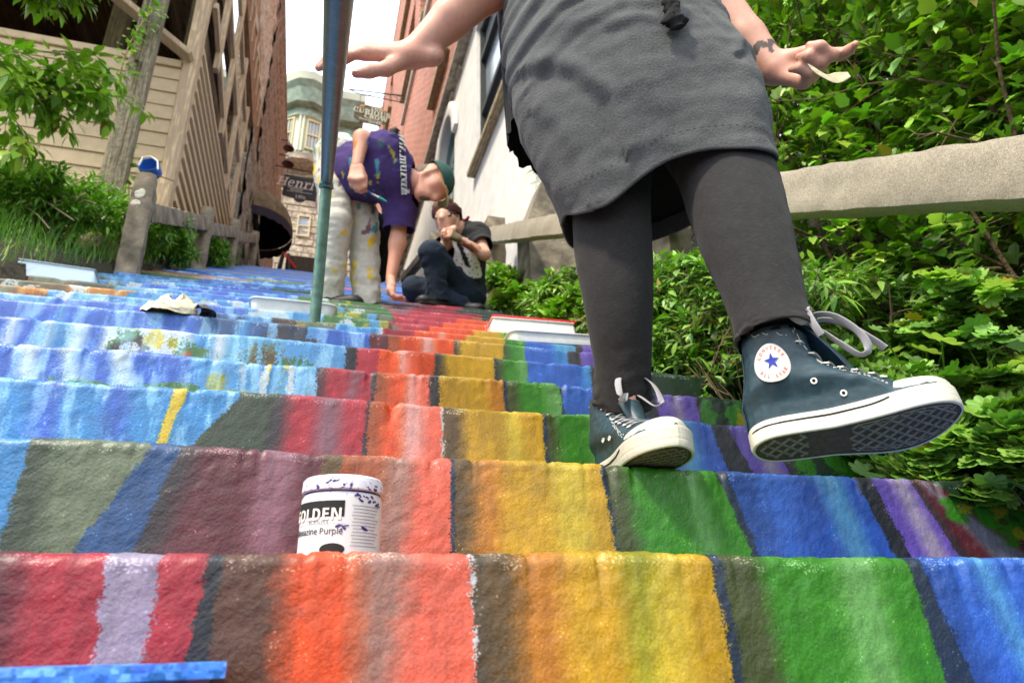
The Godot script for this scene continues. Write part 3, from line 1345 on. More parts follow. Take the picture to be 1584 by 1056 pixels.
		14:
			s.band("leaf", -0.758, -0.758)
			s.band("blue", -0.097, -0.097)
			s.band("azure", 0.403, 0.403)
			s.band("plum", 0.621, 0.621)
			s.band("maroon", 0.799, 0.799)
			s.band("pine", 2.314, 2.314)
		15:
			s.band("tan", -0.726, -0.726)
			s.band("azure", -0.018, -0.018)
			s.band("blue", 0.611, 0.611)
			s.band("plum", 0.847, 0.847)
			s.band("pine", 1.907, 1.907)
		16:
			s.band("tan", -0.512, -0.512)
			s.band("blue", 0.260, 0.260)
			s.band("gold", 0.403, 0.403)
			s.band("azure", 0.646, 0.646)
			s.band("moss", 2.018, 2.018)
		17:
			s.band("blue", -0.587, -0.587)
			s.band("leaf", -0.166, -0.166)
			s.band("blue", 0.681, 0.681)
			s.band("moss", 2.128, 2.128)
		18:
			s.band("blue", -0.522, -0.522)
			s.band("tan", -0.375, -0.375)
			s.band("leaf", -0.126, -0.126)
			s.band("salmon", 0.287, 0.287)
			s.band("blue", 2.239, 2.239)
		19:
			s.band("azure", -0.446, -0.446)
			s.band("blue", 0.300, 0.300)
			s.band("tan", 0.523, 0.523)
			s.band("blue", 2.349, 2.349)

# ---------------------------------------------------------------- ground
func ground_y(x: float, z: float) -> float:
	var y := slope_y(z)
	if x < -1.12:
		var d := -1.12 - x
		y += -0.02 + 0.30 * (1.0 - exp(-d * 1.6)) * clampf((-z + 1.0) / 3.0, 0.0, 1.0) * clampf((z + 5.2) / 0.8, 0.0, 1.0) + 0.02
	elif x > 1.12:
		var d := x - 1.12
		y += -0.11 + 0.16 * clampf(d / 0.26, 0.0, 1.0) + d * 0.10 + 0.5 * maxf(0.0, d - 1.0)
	else:
		y -= 0.25
	return y

func build_ground() -> void:
	var n := noise_of(61, 1.6, 4)
	var mb := MB.new()
	var xs := []
	var zs := []
	var x := -60.0
	while x < 60.0:
		xs.append(x)
		x += 0.12 if absf(x) < 3.4 else (0.6 if absf(x) < 8.0 else 6.0)
	xs.append(60.0)
	var z := -60.0
	while z < 30.0:
		zs.append(z)
		z += 0.14 if z > -9.5 and z < 2.5 else (0.7 if z > -14.0 and z < 6.0 else 4.0)
	zs.append(30.0)
	for zz in zs:
		for xx in xs:
			var y: float = ground_y(xx, zz)
			if absf(xx) > 1.12:
				y += n.get_noise_2d(xx * 2.0, zz * 2.0) * 0.05
			mb.vert(Vector3(xx, y - 0.01, zz))
	var w := xs.size()
	for j in zs.size() - 1:
		for i in w - 1:
			var a := j * w + i
			mb.quad(a, a + w, a + w + 1, a + 1)
	var g := put(self, "ground", mb.mesh(), M.ground)
	structure(g)
	g.set_meta("label", "bare earth bank on both sides of the stairs")
	# the street above the stairs
	var st := MB.new()
	st.box(Vector3(0, step_height(STEPS - 1) - 0.06, -TREAD * STEPS - 20.0), Vector3(9.0, 0.14, 40.0))
	var s := put(self, "street", st.mesh(), M.street)
	structure(s)
	s.set_meta("label", "street paving at the top of the stairs")

# ---------------------------------------------------------------- buildings
func wall_slab(parent: Node, called: String, a: Vector3, b: Vector3, m: Material, bevel := 0.0) -> MeshInstance3D:
	var mb := MB.new()
	mb.box((a + b) * 0.5, (b - a).abs(), Basis.IDENTITY, bevel)
	return put(parent, called, mb.mesh(), m)

# a slab along z at the plane x, with rectangular openings [z0, z1, y0, y1]
func pierced(parent: Node, called: String, x: float, thick: float, z0: float, z1: float, y0: float, y1: float, holes: Array, m: Material) -> void:
	# strips between the openings, then the pieces below and above each opening; openings may share a strip
	var xf := Transform3D(Basis(Vector3(0, 0, 1), Vector3.UP, Vector3(-1, 0, 0)), Vector3(x + thick, 0, 0))
	var mb := MB.new()
	var cuts := [z0, z1]
	for h in holes:
		cuts.append(h[0])
		cuts.append(h[1])
	cuts.sort()
	for i in cuts.size() - 1:
		var a: float = cuts[i]
		var b: float = cuts[i + 1]
		if b - a < 0.001:
			continue
		var over := []
		for h in holes:
			if h[0] < b - 0.001 and h[1] > a + 0.001:
				over.append(h)
		over.sort_custom(func(p, q): return p[2] < q[2])
		var y := y0
		for h in over:
			if h[2] > y:
				mb.prism(PackedVector2Array([Vector2(a, y), Vector2(b, y), Vector2(b, h[2]), Vector2(a, h[2])]), thick, xf)
			y = h[3]
			if h.size() > 4:
				var poly := PackedVector2Array([Vector2(b, y1), Vector2(a, y1)])
				var r: float = (b - a) * 0.5
				for j in 25:
					var t := PI - PI * j / 24.0
					poly.append(Vector2((a + b) * 0.5 + cos(t) * r, h[3] + sin(t) * r))
				mb.prism(poly, thick, xf)
				y = y1
		if y < y1 - 0.001:
			mb.prism(PackedVector2Array([Vector2(a, y), Vector2(b, y), Vector2(b, y1), Vector2(a, y1)]), thick, xf)
	put(parent, called, mb.mesh(), m)

func build_buildings() -> void:
	build_clapboard_house()
	build_stone_building()
	build_far_building()
	build_white_building()
	build_brick_building()

func build_clapboard_house() -> void:
	var t := thing("clapboard_house", "tan clapboard house with a dark open porch and slatted side beside the stairs", "house", Vector3.ZERO)
	var rnd := RandomNumberGenerator.new()
	rnd.seed = 71
	# lapped boards of the front, each a board of its own
	var bh := 0.145
	for i in 18:
		var y := 1.97 + i * bh
		var mb := MB.new()
		mb.box(Vector3(0, 0, 0), Vector3(4.6, bh + 0.02, 0.02), Basis(Vector3(1, 0, 0), -0.085), 0.003)
		put(t, "board", mb.mesh(), M.siding, Transform3D(Basis.IDENTITY, Vector3(-3.66 + rnd.randf_range(-0.01, 0.0), y + bh * 0.5, -4.69 + rnd.randf_range(-0.002, 0.002))))
	wall_slab(t, "wall", Vector3(-6.0, 1.6, -4.9), Vector3(-1.4, 4.56, -4.72), M.dark_wood)
	wall_slab(t, "corner_board", Vector3(-1.40, 1.7, -4.78), Vector3(-1.285, 5.9, -4.655), M.tan_wood, 0.006)
	wall_slab(t, "sill_beam", Vector3(-6.0, 4.56, -4.80), Vector3(-1.41, 4.64, -4.66), M.siding, 0.006)
	# lapped boards of the side that faces the stairs; the top edge runs down along the porch stair
	for i in 21:
		var y := 1.97 + i * bh
		var zend := -8.6
		if y + bh > 4.84:
			zend = lerpf(-8.5, -5.6, clampf((y + bh - 4.84) / (5.72 - 4.84), 0.0, 1.0))
		var len := -4.79 - zend
		if len < 0.1:
			continue
		var mb := MB.new()
		mb.box(Vector3.ZERO, Vector3(0.028, bh + 0.02, len), Basis(Vector3(0, 0, 1), 0.20), 0.003)
		put(t, "slat", mb.mesh(), M.siding_side, Transform3D(Basis.IDENTITY, Vector3(-1.302, y + bh * 0.5, -4.79 - len * 0.5)))
	wall_slab(t, "wall", Vector3(-1.44, 1.6, -8.6), Vector3(-1.335, 4.8, -4.8), M.siding_side)
	# sloping rails and posts of the porch stair, with the sky behind
	var rails := [[5.76, 4.90, 0.10], [6.62, 5.80, 0.07], [7.30, 6.50, 0.07]]
	for r in rails:
		var mb := MB.new()
		mb.bar(Vector3(-1.32, r[0], -5.05), Vector3(-1.32, r[1], -8.4), 0.05, r[2] * 1.0, Vector3.UP, 0.006)
		put(t, "rail", mb.mesh(), M.tan_wood)
	var zs := [-5.55, -6.35, -7.15, -7.9]
	for z in zs:
		var f: float = (z + 5.05) / -3.35
		var mb := MB.new()
		mb.box(Vector3(-1.315, lerpf(6.55, 5.7, f), z), Vector3(0.06, 2.1, 0.085), Basis.IDENTITY, 0.006)
		put(t, "post", mb.mesh(), M.tan_wood)
	# brown boarded upper storey over the passage
	var bb := MB.new()
	bb.prism(PackedVector2Array([Vector2(6.3, 7.45), Vector2(8.4, 7.12), Vector2(9.3, 7.2), Vector2(9.3, 7.90), Vector2(6.3, 8.75)]), 0.12, Transform3D(Basis(Vector3(0, 0, -1), Vector3.UP, Vector3(1, 0, 0)), Vector3(-1.42, 0, 0)))
	put(t, "upper_wall", bb.mesh(), M.brown_board)
	for i in 8:
		wall_slab(t, "batten", Vector3(-1.3, 7.45, -6.5 - i * 0.36), Vector3(-1.285, 8.66 - i * 0.10, -6.47 - i * 0.36), M.tan_wood)
	# the open porch: floor, ceiling, back and end walls, joists and posts in its shade
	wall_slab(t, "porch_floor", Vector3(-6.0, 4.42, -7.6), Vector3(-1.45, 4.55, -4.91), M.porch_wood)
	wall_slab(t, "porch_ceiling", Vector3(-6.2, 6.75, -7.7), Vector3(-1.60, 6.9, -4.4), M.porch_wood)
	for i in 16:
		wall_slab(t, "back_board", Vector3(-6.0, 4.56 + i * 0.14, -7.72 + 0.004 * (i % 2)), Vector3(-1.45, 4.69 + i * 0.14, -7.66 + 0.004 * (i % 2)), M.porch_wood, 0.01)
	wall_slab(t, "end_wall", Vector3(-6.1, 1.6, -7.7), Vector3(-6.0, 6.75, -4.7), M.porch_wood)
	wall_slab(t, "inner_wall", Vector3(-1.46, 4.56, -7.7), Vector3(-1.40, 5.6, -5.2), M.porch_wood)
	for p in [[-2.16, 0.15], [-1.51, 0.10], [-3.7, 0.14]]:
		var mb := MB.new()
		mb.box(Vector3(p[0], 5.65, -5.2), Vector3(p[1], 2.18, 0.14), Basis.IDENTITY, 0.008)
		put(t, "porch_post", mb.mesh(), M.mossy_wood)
	for i in 9:
		wall_slab(t, "joist", Vector3(-5.8 + i * 0.54, 6.55, -7.6), Vector3(-5.74 + i * 0.54, 6.748, -4.45), M.dark_wood)
	var br := MB.new()
	br.bar(Vector3(-1.33, 4.64, -4.62), Vector3(-2.6, 5.62, -4.62), 0.05, 0.15, Vector3(0, 0, 1), 0.006)
	put(t, "brace", br.mesh(), M.tan_wood)
	# deck on the timber post, over the front boards
	for i in 8:
		wall_slab(t, "deck_board", Vector3(-6.0, 6.30, -4.55 + i * 0.145), Vector3(-1.45, 6.34, -4.42 + i * 0.145), M.grey_wood, 0.004)
	for i in 5:
		wall_slab(t, "deck_joist", Vector3(-5.6 + i * 0.98, 6.14, -4.6), Vector3(-5.55 + i * 0.98, 6.299, -3.45), M.dark_wood)
	# upper storey and roof above the porch
	wall_slab(t, "upper_storey", Vector3(-6.2, 6.9, -7.8), Vector3(-1.9, 9.0, -4.5), M.siding)

	# free-standing weathered post in front of the porch
	var post := thing("porch_support_post", "weathered grey square timber post wrapped in a thin vine", "post", Vector3(-1.60, 2.15, -4.30))
	var pm := MB.new()
	pm.box(Vector3(0, 2.2, 0), Vector3(0.17, 4.4, 0.17), Basis(Vector3.UP, 0.2), 0.012)
	put(post, "timber", pm.mesh(), M.grey_wood)
	for i in 3:
		var cr := MB.new()
		cr.tube([Vector3(0.03 - 0.03 * i, 1.0 + i * 0.7, 0.098), Vector3(0.035 - 0.03 * i, 1.5 + i * 0.7, 0.1), Vector3(0.03 - 0.03 * i, 2.0 + i * 0.7, 0.098)], 0.004, 5)
		put(post, "crack", cr.mesh(), M.dark_wood)

func rough_wall(parent: Node, called: String, z0: float, z1: float, y0: float, y1: float, x: float, m: Material, seed_: int, course: float, stone: float) -> void:
	var n := noise_of(seed_, 1.0, 4)
	var mb := MB.new()
	var ny := int((y1 - y0) / 0.07)
	var nz := int((z0 - z1) / 0.09)
	for j in ny + 1:
		var y := y0 + (y1 - y0) * j / ny
		for i in nz + 1:
			var z := z0 + (z1 - z0) * i / nz
			var row := floorf(y / course)
			var fy := absf(fposmod(y / course, 1.0) - 0.5) * 2.0
			var zz := z / stone + row * 0.37 + 0.2 * sin(row * 2.1)
			var fz := absf(fposmod(zz, 1.0) - 0.5) * 2.0
			var cell := sin(floorf(zz) * 12.9 + row * 78.2) * 0.5 + 0.5
			var out := 0.036 * (1.0 - pow(maxf(fy, fz), 6.0)) * (0.5 + cell)
			out += n.get_noise_3d(y * 6.0, z * 6.0, 0) * 0.016
			mb.vert(Vector3(x + out, y + n.get_noise_2d(z * 3.0, y) * 0.02, z))
	for j in ny:
		for i in nz:
			var a := j * (nz + 1) + i
			mb.quad(a, a + 1, a + nz + 2, a + nz + 1)
	put(parent, called, mb.mesh(), m)

func build_stone_building() -> void:
	var t := thing("stone_building", "tall narrow brown stone building with a pale stone upper corner beyond the clapboard house", "building")
	wall_slab(t, "core", Vector3(-1.72, 3.5, -14.7), Vector3(-1.34, 11.2, -8.65), M.stone_brown)
	wall_slab(t, "core", Vector3(-1.72, 9.05, -8.64), Vector3(-1.36, 11.2, -6.22), M.stone_light)
	rough_wall(t, "lower_wall", -8.62, -9.5, 4.0, 7.2, -1.32, M.stone_brown, 83, 0.22, 0.4)
	rough_wall(t, "pale_wall", -6.2, -9.5, 7.9, 11.25, -1.34, M.stone_light, 81, 0.30, 0.5)
	rough_wall(t, "brown_wall", -9.42, -14.7, 4.0, 11.25, -1.31, M.stone_brown, 82, 0.26, 0.42)
	var rf := MB.new()
	rf.box(Vector3(-1.52, 11.27, -10.4), Vector3(0.52, 0.10, 8.7), Basis.IDENTITY, 0.02)
	put(t, "roof", rf.mesh(), M.stone_brown)
	wall_slab(t, "door_recess", Vector3(-1.37, 4.4, -11.0), Vector3(-1.28, 6.6, -10.0), M.dark_wood)
	for i in 2:
		var lm := MB.new()
		lm.lathe([Vector3(0.0, 0.14, 0), Vector3(0.05, 0.13, 0), Vector3(0.12, 0.02, 0), Vector3(0.13, 0.0, 0), Vector3(0.115, 0.0, 0), Vector3(0.0, 0.1, 0)], 14)
		lm.tube([Vector3(0, 0.13, 0), Vector3(-0.02, 0.22, 0), Vector3(-0.2, 0.22, 0)], 0.015, 6)
		put(t, "wall_lamp", lm.mesh(), mat("rust_shade", Color(0.36, 0.20, 0.15), 0.6), Transform3D(Basis.IDENTITY, [Vector3(-1.10, 10.02, -12.9), Vector3(-1.0, 8.95, -12.0)][i]))

	# dark dome awning over the door
	var a := thing("dome_awning", "rounded canvas awning with a tan top and dark scalloped edge on the stone wall", "awning", Vector3(-1.27, 6.35, -10.35))
	var mb := MB.new()
	var rings := []
	for i in 9:
		var e := PI * 0.5 * i / 8.0
		var ring := PackedVector3Array()
		for j in 17:
			var an := PI * j / 16.0
			ring.append(Vector3(sin(an) * cos(e) * 0.62, sin(e) * 0.62, -cos(an) * cos(e) * 0.75))
		rings.append(ring)
	mb.loft(rings, false, false, false)
	put(a, "canvas", mb.mesh(), M.awning_top)
	var li := MB.new()
	var inner := []
	for q in rings:
		var ring := PackedVector3Array()
		for p in q:
			ring.append(p * Vector3(0.97, 0.97, 0.97))
		inner.append(ring)
	li.loft(inner, false, false, false)
	put(a, "lining", li.mesh(), M.black_cloth)
	var sk := []
	for i in 2:
		var ring := PackedVector3Array()
		for j in 65:
			var an := PI * j / 64.0
			var drop := 0.0 if i == 0 else -0.15 - 0.03 * absf(sin(j * 0.6))
			ring.append(Vector3(sin(an) * 0.625, drop, -cos(an) * 0.755))
		sk.append(ring)
	sk.reverse()
	var mv := MB.new()
	mv.loft(sk, false, false, false)
	put(a, "valance", mv.mesh(), M.awning_edge)
	for i in 3:
		var an := PI * (0.2 + 0.3 * i)
		var rb := MB.new()
		var pts := []
		for j in 9:
			var e := PI * 0.5 * j / 8.0
			pts.append(Vector3(sin(an) * cos(e) * 0.61, sin(e) * 0.61, -cos(an) * cos(e) * 0.74))
		rb.tube(pts, 0.012, 5)
		put(a, "rib", rb.mesh(), M.metal_dark)

	# hanging sign on an iron bracket
	var s := thing("hanging_shop_sign", "black hanging shop sign with white script lettering beyond the awning", "sign", Vector3(-1.08, 8.42, -12.5))
	var body := MB.new()
	var poly := PackedVector2Array([Vector2(0, 0.08), Vector2(0.22, 0.05)])
	for i in 9:
		var an := PI + PI * i / 8.0
		poly.append(Vector2(0.36 + cos(an) * 0.12, 0.05 + sin(an) * 0.09))
	poly.append_array(PackedVector2Array([Vector2(0.70, 0.03), Vector2(0.70, 0.58), Vector2(0, 0.60)]))
	body.prism(poly, 0.04)
	put(s, "board", body.mesh(), M.sign_black)
	put(s, "lettering", text_mesh("Henri's", 0.21, 0.006, "Droid Serif"), M.sign_white, Transform3D(Basis(Vector3(0, 0, 1), -0.03) * Basis(Vector3(1, 0, 0), Vector3(0.22, 1, 0), Vector3(0, 0, 1)), Vector3(0.35, 0.40, 0.044)))
	put(s, "lettering", text_mesh("kitchen", 0.055, 0.006, "Droid Serif"), M.sign_white, Transform3D(Basis.IDENTITY, Vector3(0.28, 0.24, 0.044)))
	put(s, "lettering", text_mesh("19½", 0.085, 0.006, "Droid Serif"), M.sign_white, Transform3D(Basis.IDENTITY, Vector3(0.37, 0.07, 0.044)))
	var ln := MB.new()
	ln.box(Vector3(0.35, 0.285, 0.043), Vector3(0.52, 0.008, 0.006))
	ln.box(Vector3(0.35, 0.19, 0.043), Vector3(0.52, 0.008, 0.006))
	put(s, "rule", ln.mesh(), M.sign_white)
	var bk := MB.new()
	bk.tube([Vector3(-0.24, 0.80, 0.02), Vector3(0.75, 0.76, 0.02)], 0.014, 6)
	bk.tube([Vector3(0.05, 0.79, 0.02), Vector3(0.05, 0.59, 0.02)], 0.007, 5)
	bk.tube([Vector3(0.62, 0.77, 0.02), Vector3(0.62, 0.58, 0.02)], 0.007, 5)
	put(s, "bracket", bk.mesh(), M.metal_dark)

func framed_window(parent: Node, xf: Transform3D, w: float, h: float, frame: Material, glass: Material, cols := 1, rows := 2, deep := 0.08, bar := 0.05) -> void:
	# window in its own plane: x across, y up, z out; origin at the lower middle
	var f := MB.new()
	f.box(Vector3(-w * 0.5 + bar * 0.5, h * 0.5, 0), Vector3(bar, h, deep))
	f.box(Vector3(w * 0.5 - bar * 0.5, h * 0.5, 0), Vector3(bar, h, deep))
	f.box(Vector3(0, bar * 0.5, 0), Vector3(w - bar * 2.0, bar, deep))
	f.box(Vector3(0, h - bar * 0.5, 0), Vector3(w - bar * 2.0, bar, deep))
	for r in range(1, rows):
		f.box(Vector3(0, h * r / rows, 0.004), Vector3(w - bar * 2.0, bar * 0.8, deep * 0.8))
	for c in range(1, cols):
		f.box(Vector3(-w * 0.5 + w * c / cols, h * 0.5, 0.0), Vector3(bar * 0.45, h - bar * 2.0, deep * 0.6))
	var o := put(parent, "window", f.mesh(), frame, xf)
	for r in rows:
		var g := MB.new()
		g.box(Vector3(0, h * (r + 0.5) / rows, -deep * 0.3 + 0.012 * r), Vector3(w - bar, h / rows - 0.004, 0.008))
		put(o, "pane", g.mesh(), glass)

func build_far_building() -> void:
	var t := thing("limestone_building", "pale limestone building with a green bay window and cornice above the far street", "building")
	var z := -24.0
	wall_slab(t, "wall", Vector3(-6.0, 3.6, z - 6.0), Vector3(2.4, 17.6, z), M.limestone)
	# courses of stone, joined: too far off to pick apart
	var cs := MB.new()
	var rnd := RandomNumberGenerator.new()
	rnd.seed = 90
	var y := 9.0
	while y < 17.5:
		var h := 0.3
		var x := -3.4 + rnd.randf() * 0.3
		while x < 0.8:
			var w := rnd.randf_range(0.35, 0.75)
			cs.box(Vector3(x + w * 0.5, y + h * 0.5, z + 0.02), Vector3(w - 0.03, h - 0.03, rnd.randf_range(0.04, 0.12)), Basis.IDENTITY, 0.02)
			x += w
		y += h
	stuff(put(t, "stone_courses", cs.mesh(), M.limestone))
	# bay of the upper floor, with its cornice
	var bay := PackedVector2Array()
	var line := []
	for p in [Vector2(-6.0, 0.0), Vector2(-2.6, 0.0), Vector2(-2.3, 0.35), Vector2(-1.8, 0.75), Vector2(-1.2, 0.8), Vector2(-0.6, 0.45), Vector2(-0.35, 0.0), Vector2(0.9, 0.0)]:
		line.append(p)
	var levels := [[17.28, -1.0, "limestone"], [17.3, 0.10, "limestone"], [17.55, 0.16, "cornice_green"], [17.7, 0.06, "cream_trim"], [19.35, 0.06, "cream_trim"], [19.36, 0.22, "cornice_green"], [19.75, 0.16, "cornice_green"], [19.8, 0.55, "cornice_green"], [20.35, 0.75, "cornice_green"], [20.6, 0.95, "cream_trim"], [20.9, 1.05, "cornice_green"], [20.95, 0.2, "cornice_green"]]
	for i in levels.size() - 1:
		var mb := MB.new()
		var rings := []
		for q in [levels[i], levels[i + 1]]:
			var ring := PackedVector3Array()
			for p in line:
				ring.append(Vector3(p.x, q[0], z + p.y + q[1] if q[1] > -0.5 else z - 0.05))
			rings.append(ring)
		rings.reverse()
		mb.loft(rings, false, false, false)
		put(t, ["ledge", "ledge", "ledge", "bay_wall", "cornice", "cornice", "cornice", "cornice", "cornice", "gutter", "roof"][i], mb.mesh(), M[levels[i][2]])
	# windows of the bay
	framed_window(t, Transform3D(Basis(Vector3.UP, -0.62), Vector3(-2.05, 17.85, z + 0.66)), 0.55, 1.45, M.window_cream, M.glass_blue, 4, 2, 0.1, 0.06)
	framed_window(t, Transform3D(Basis(Vector3.UP, 0.25), Vector3(-1.08, 17.75, z + 0.86)), 0.56, 1.45, M.window_cream, M.glass_blue, 4, 2, 0.1, 0.06)
	framed_window(t, Transform3D(Basis(Vector3.UP, 0.9), Vector3(-0.5, 17.75, z + 0.36)), 0.4, 1.45, M.window_cream, M.glass_blue, 3, 2, 0.1, 0.06)
	for x in [-1.62, -1.48]:
		var pm := MB.new()
		pm.tube([Vector3(x, 17.6, z + 0.93), Vector3(x, 19.4, z + 0.93)], 0.05, 8)
		put(t, "pilaster", pm.mesh(), M.cream_trim)
	# lower windows
	framed_window(t, Transform3D(Basis.IDENTITY, Vector3(-1.08, 14.2, z + 0.07)), 0.5, 0.95, M.window_cream, M.glass_blue, 1, 2, 0.1, 0.05)
	framed_window(t, Transform3D(Basis.IDENTITY, Vector3(-1.3, 11.7, z + 0.07)), 0.6, 0.8, M.window_cream, M.glass_blue, 1, 2, 0.1, 0.05)
	framed_window(t, Transform3D(Basis.IDENTITY, Vector3(-2.3, 14.2, z + 0.07)), 0.5, 0.95, M.window_cream, M.glass_blue, 1, 2, 0.1, 0.05)
	framed_window(t, Transform3D(Basis.IDENTITY, Vector3(-0.9, 16.5, z + 0.07)), 0.6, 0.55, M.window_cream, M.glass_blue, 1, 1, 0.1, 0.05)

func build_white_building() -> void:
	var t := thing("white_building", "white plastered building with tall dark windows and an arched door behind the fence", "building")
	var X := 1.6
	pierced(t, "wall", X, 0.35, -16.0, -3.6, 1.5, 7.42, [[-5.97, -3.95, 4.98, 7.2], [-8.55, -7.3, 4.7, 6.55, 1]], M.stucco)
	var cp := MB.new()
	cp.box(Vector3(X + 0.10, 7.466, -9.8), Vector3(0.5, 0.09, 12.45), Basis.IDENTITY, 0.015)
	put(t, "coping", cp.mesh(), M.coping)
	for i in 16:
		var cb := MB.new()
		cb.box(Vector3(X - 0.03, 7.36, -6.9 - i * 0.55), Vector3(0.06, 0.08, 0.2), Basis.IDENTITY, 0.01)
		put(t, "bracket", cb.mesh(), M.coping)
	wall_slab(t, "roof", Vector3(X + 0.36, 7.2, -16.0), Vector3(2.6, 7.35, -3.6), M.coping)
	wall_slab(t, "end_wall", Vector3(X + 0.36, 1.5, -3.8), Vector3(2.6, 7.19, -3.6), M.stucco)
	wall_slab(t, "inner_wall", Vector3(X + 0.9, 1.5, -16.0), Vector3(X + 0.98, 7.19, -3.81), M.plaster)
	# big sash window
	var xf := Transform3D(Basis(Vector3(0, 0, 1), Vector3.UP, Vector3(-1, 0, 0)), Vector3(X + 0.12, 5.0, -4.96))
	var w := 2.0
	var f := MB.new()
	for sx in [-1.0, 1.0]:
		f.box(Vector3(sx * (w * 0.5 - 0.02), 1.1, 0), Vector3(0.05, 2.2, 0.14))
	f.box(Vector3(0, 0.03, 0), Vector3(w - 0.1, 0.06, 0.12))
	f.box(Vector3(0, 0.80, 0.01), Vector3(w - 0.1, 0.07, 0.12))
	f.box(Vector3(0, 1.66, 0.012), Vector3(w - 0.1, 0.07, 0.12))
	f.box(Vector3(0, 2.17, 0), Vector3(w - 0.1, 0.06, 0.12))
	var o := put(t, "window", f.mesh(), M.dark_frame, xf)
	var low := MB.new()
	low.box(Vector3(0, 0.42, 0.0), Vector3(w - 0.1, 0.72, 0.01))
	put(o, "pane", low.mesh(), M.glass)
	for i in 5:
		var pl := MB.new()
		var pts := []
		for j in 9:
			pts.append(Vector3(-0.85 + i * 0.42 + 0.02 * sin(j), 0.06 + j * 0.085, -0.12))
		pl.tube(pts, 0.13, 8, true, 0.25)
		put(o, "curtain", pl.mesh(), mat("curtain", Color(0.40, 0.41, 0.40), 0.9))
	var up := MB.new()
	up.box(Vector3(0, 1.23, 0.0), Vector3(w - 0.1, 0.80, 0.01))
	put(o, "pane", up.mesh(), M.glass_blue)
	var up2 := MB.new()
	up2.box(Vector3(0, 1.92, 0.0), Vector3(w - 0.1, 0.46, 0.01))
	put(o, "pane", up2.mesh(), M.glass_blue)
	var sl := MB.new()
	sl.box(Vector3(X - 0.01, 4.94, -4.96), Vector3(0.18, 0.07, 2.2), Basis.IDENTITY, 0.008)
	put(t, "sill", sl.mesh(), M.sill_tan)
	# arched doorway with a raised plaster surround
	var ar := MB.new()
	var rings := []
	for i in 25:
		var a := PI * i / 24.0
		var c := Vector3(0, 6.55 + sin(a) * 0.76, -7.925 + cos(a) * 0.76)
		var dir := Vector3(0, sin(a), cos(a))
		rings.append(PackedVector3Array([c + Vector3(X + 0.02, 0, 0) - dir * 0.12, c + Vector3(X - 0.06, 0, 0) - dir * 0.10, c + Vector3(X - 0.06, 0, 0) + dir * 0.10, c + Vector3(X + 0.02, 0, 0) + dir * 0.12]))
	ar.loft(rings)
	put(t, "arch_surround", ar.mesh(), M.stucco)
	var ax := Transform3D(Basis(Vector3(0, 0, 1), Vector3.UP, Vector3(-1, 0, 0)), Vector3(X + 0.14, 4.7, -7.925))
	var fr := MB.new()
	var arc := []
	for i in 17:
		var a := PI * i / 16.0
		arc.append(Vector3(cos(a) * 0.59, 1.85 + sin(a) * 0.59, 0))
	arc.push_front(Vector3(0.59, 0, 0))
	arc.push_back(Vector3(-0.59, 0, 0))
	fr.tube(arc, 0.05, 6)
	fr.box(Vector3(0, 0.95, 0), Vector3(0.07, 1.9, 0.06))
	fr.box(Vector3(0, 1.85, 0), Vector3(1.1, 0.07, 0.06))
	fr.box(Vector3(0, 0.5, 0.002), Vector3(1.1, 0.06, 0.05))
	var door := put(t, "arched_door", fr.mesh(), M.teal_trim, ax)
	var pa := MB.new()
	var poly := PackedVector2Array([Vector2(-0.57, 0), Vector2(0.57, 0)])
	for i in 17:
		var a := PI * i / 16.0
		poly.append(Vector2(cos(a) * 0.57, 1.85 + sin(a) * 0.57))
	pa.prism(poly, 0.01)
	put(door, "pane", pa.mesh(), M.glass)

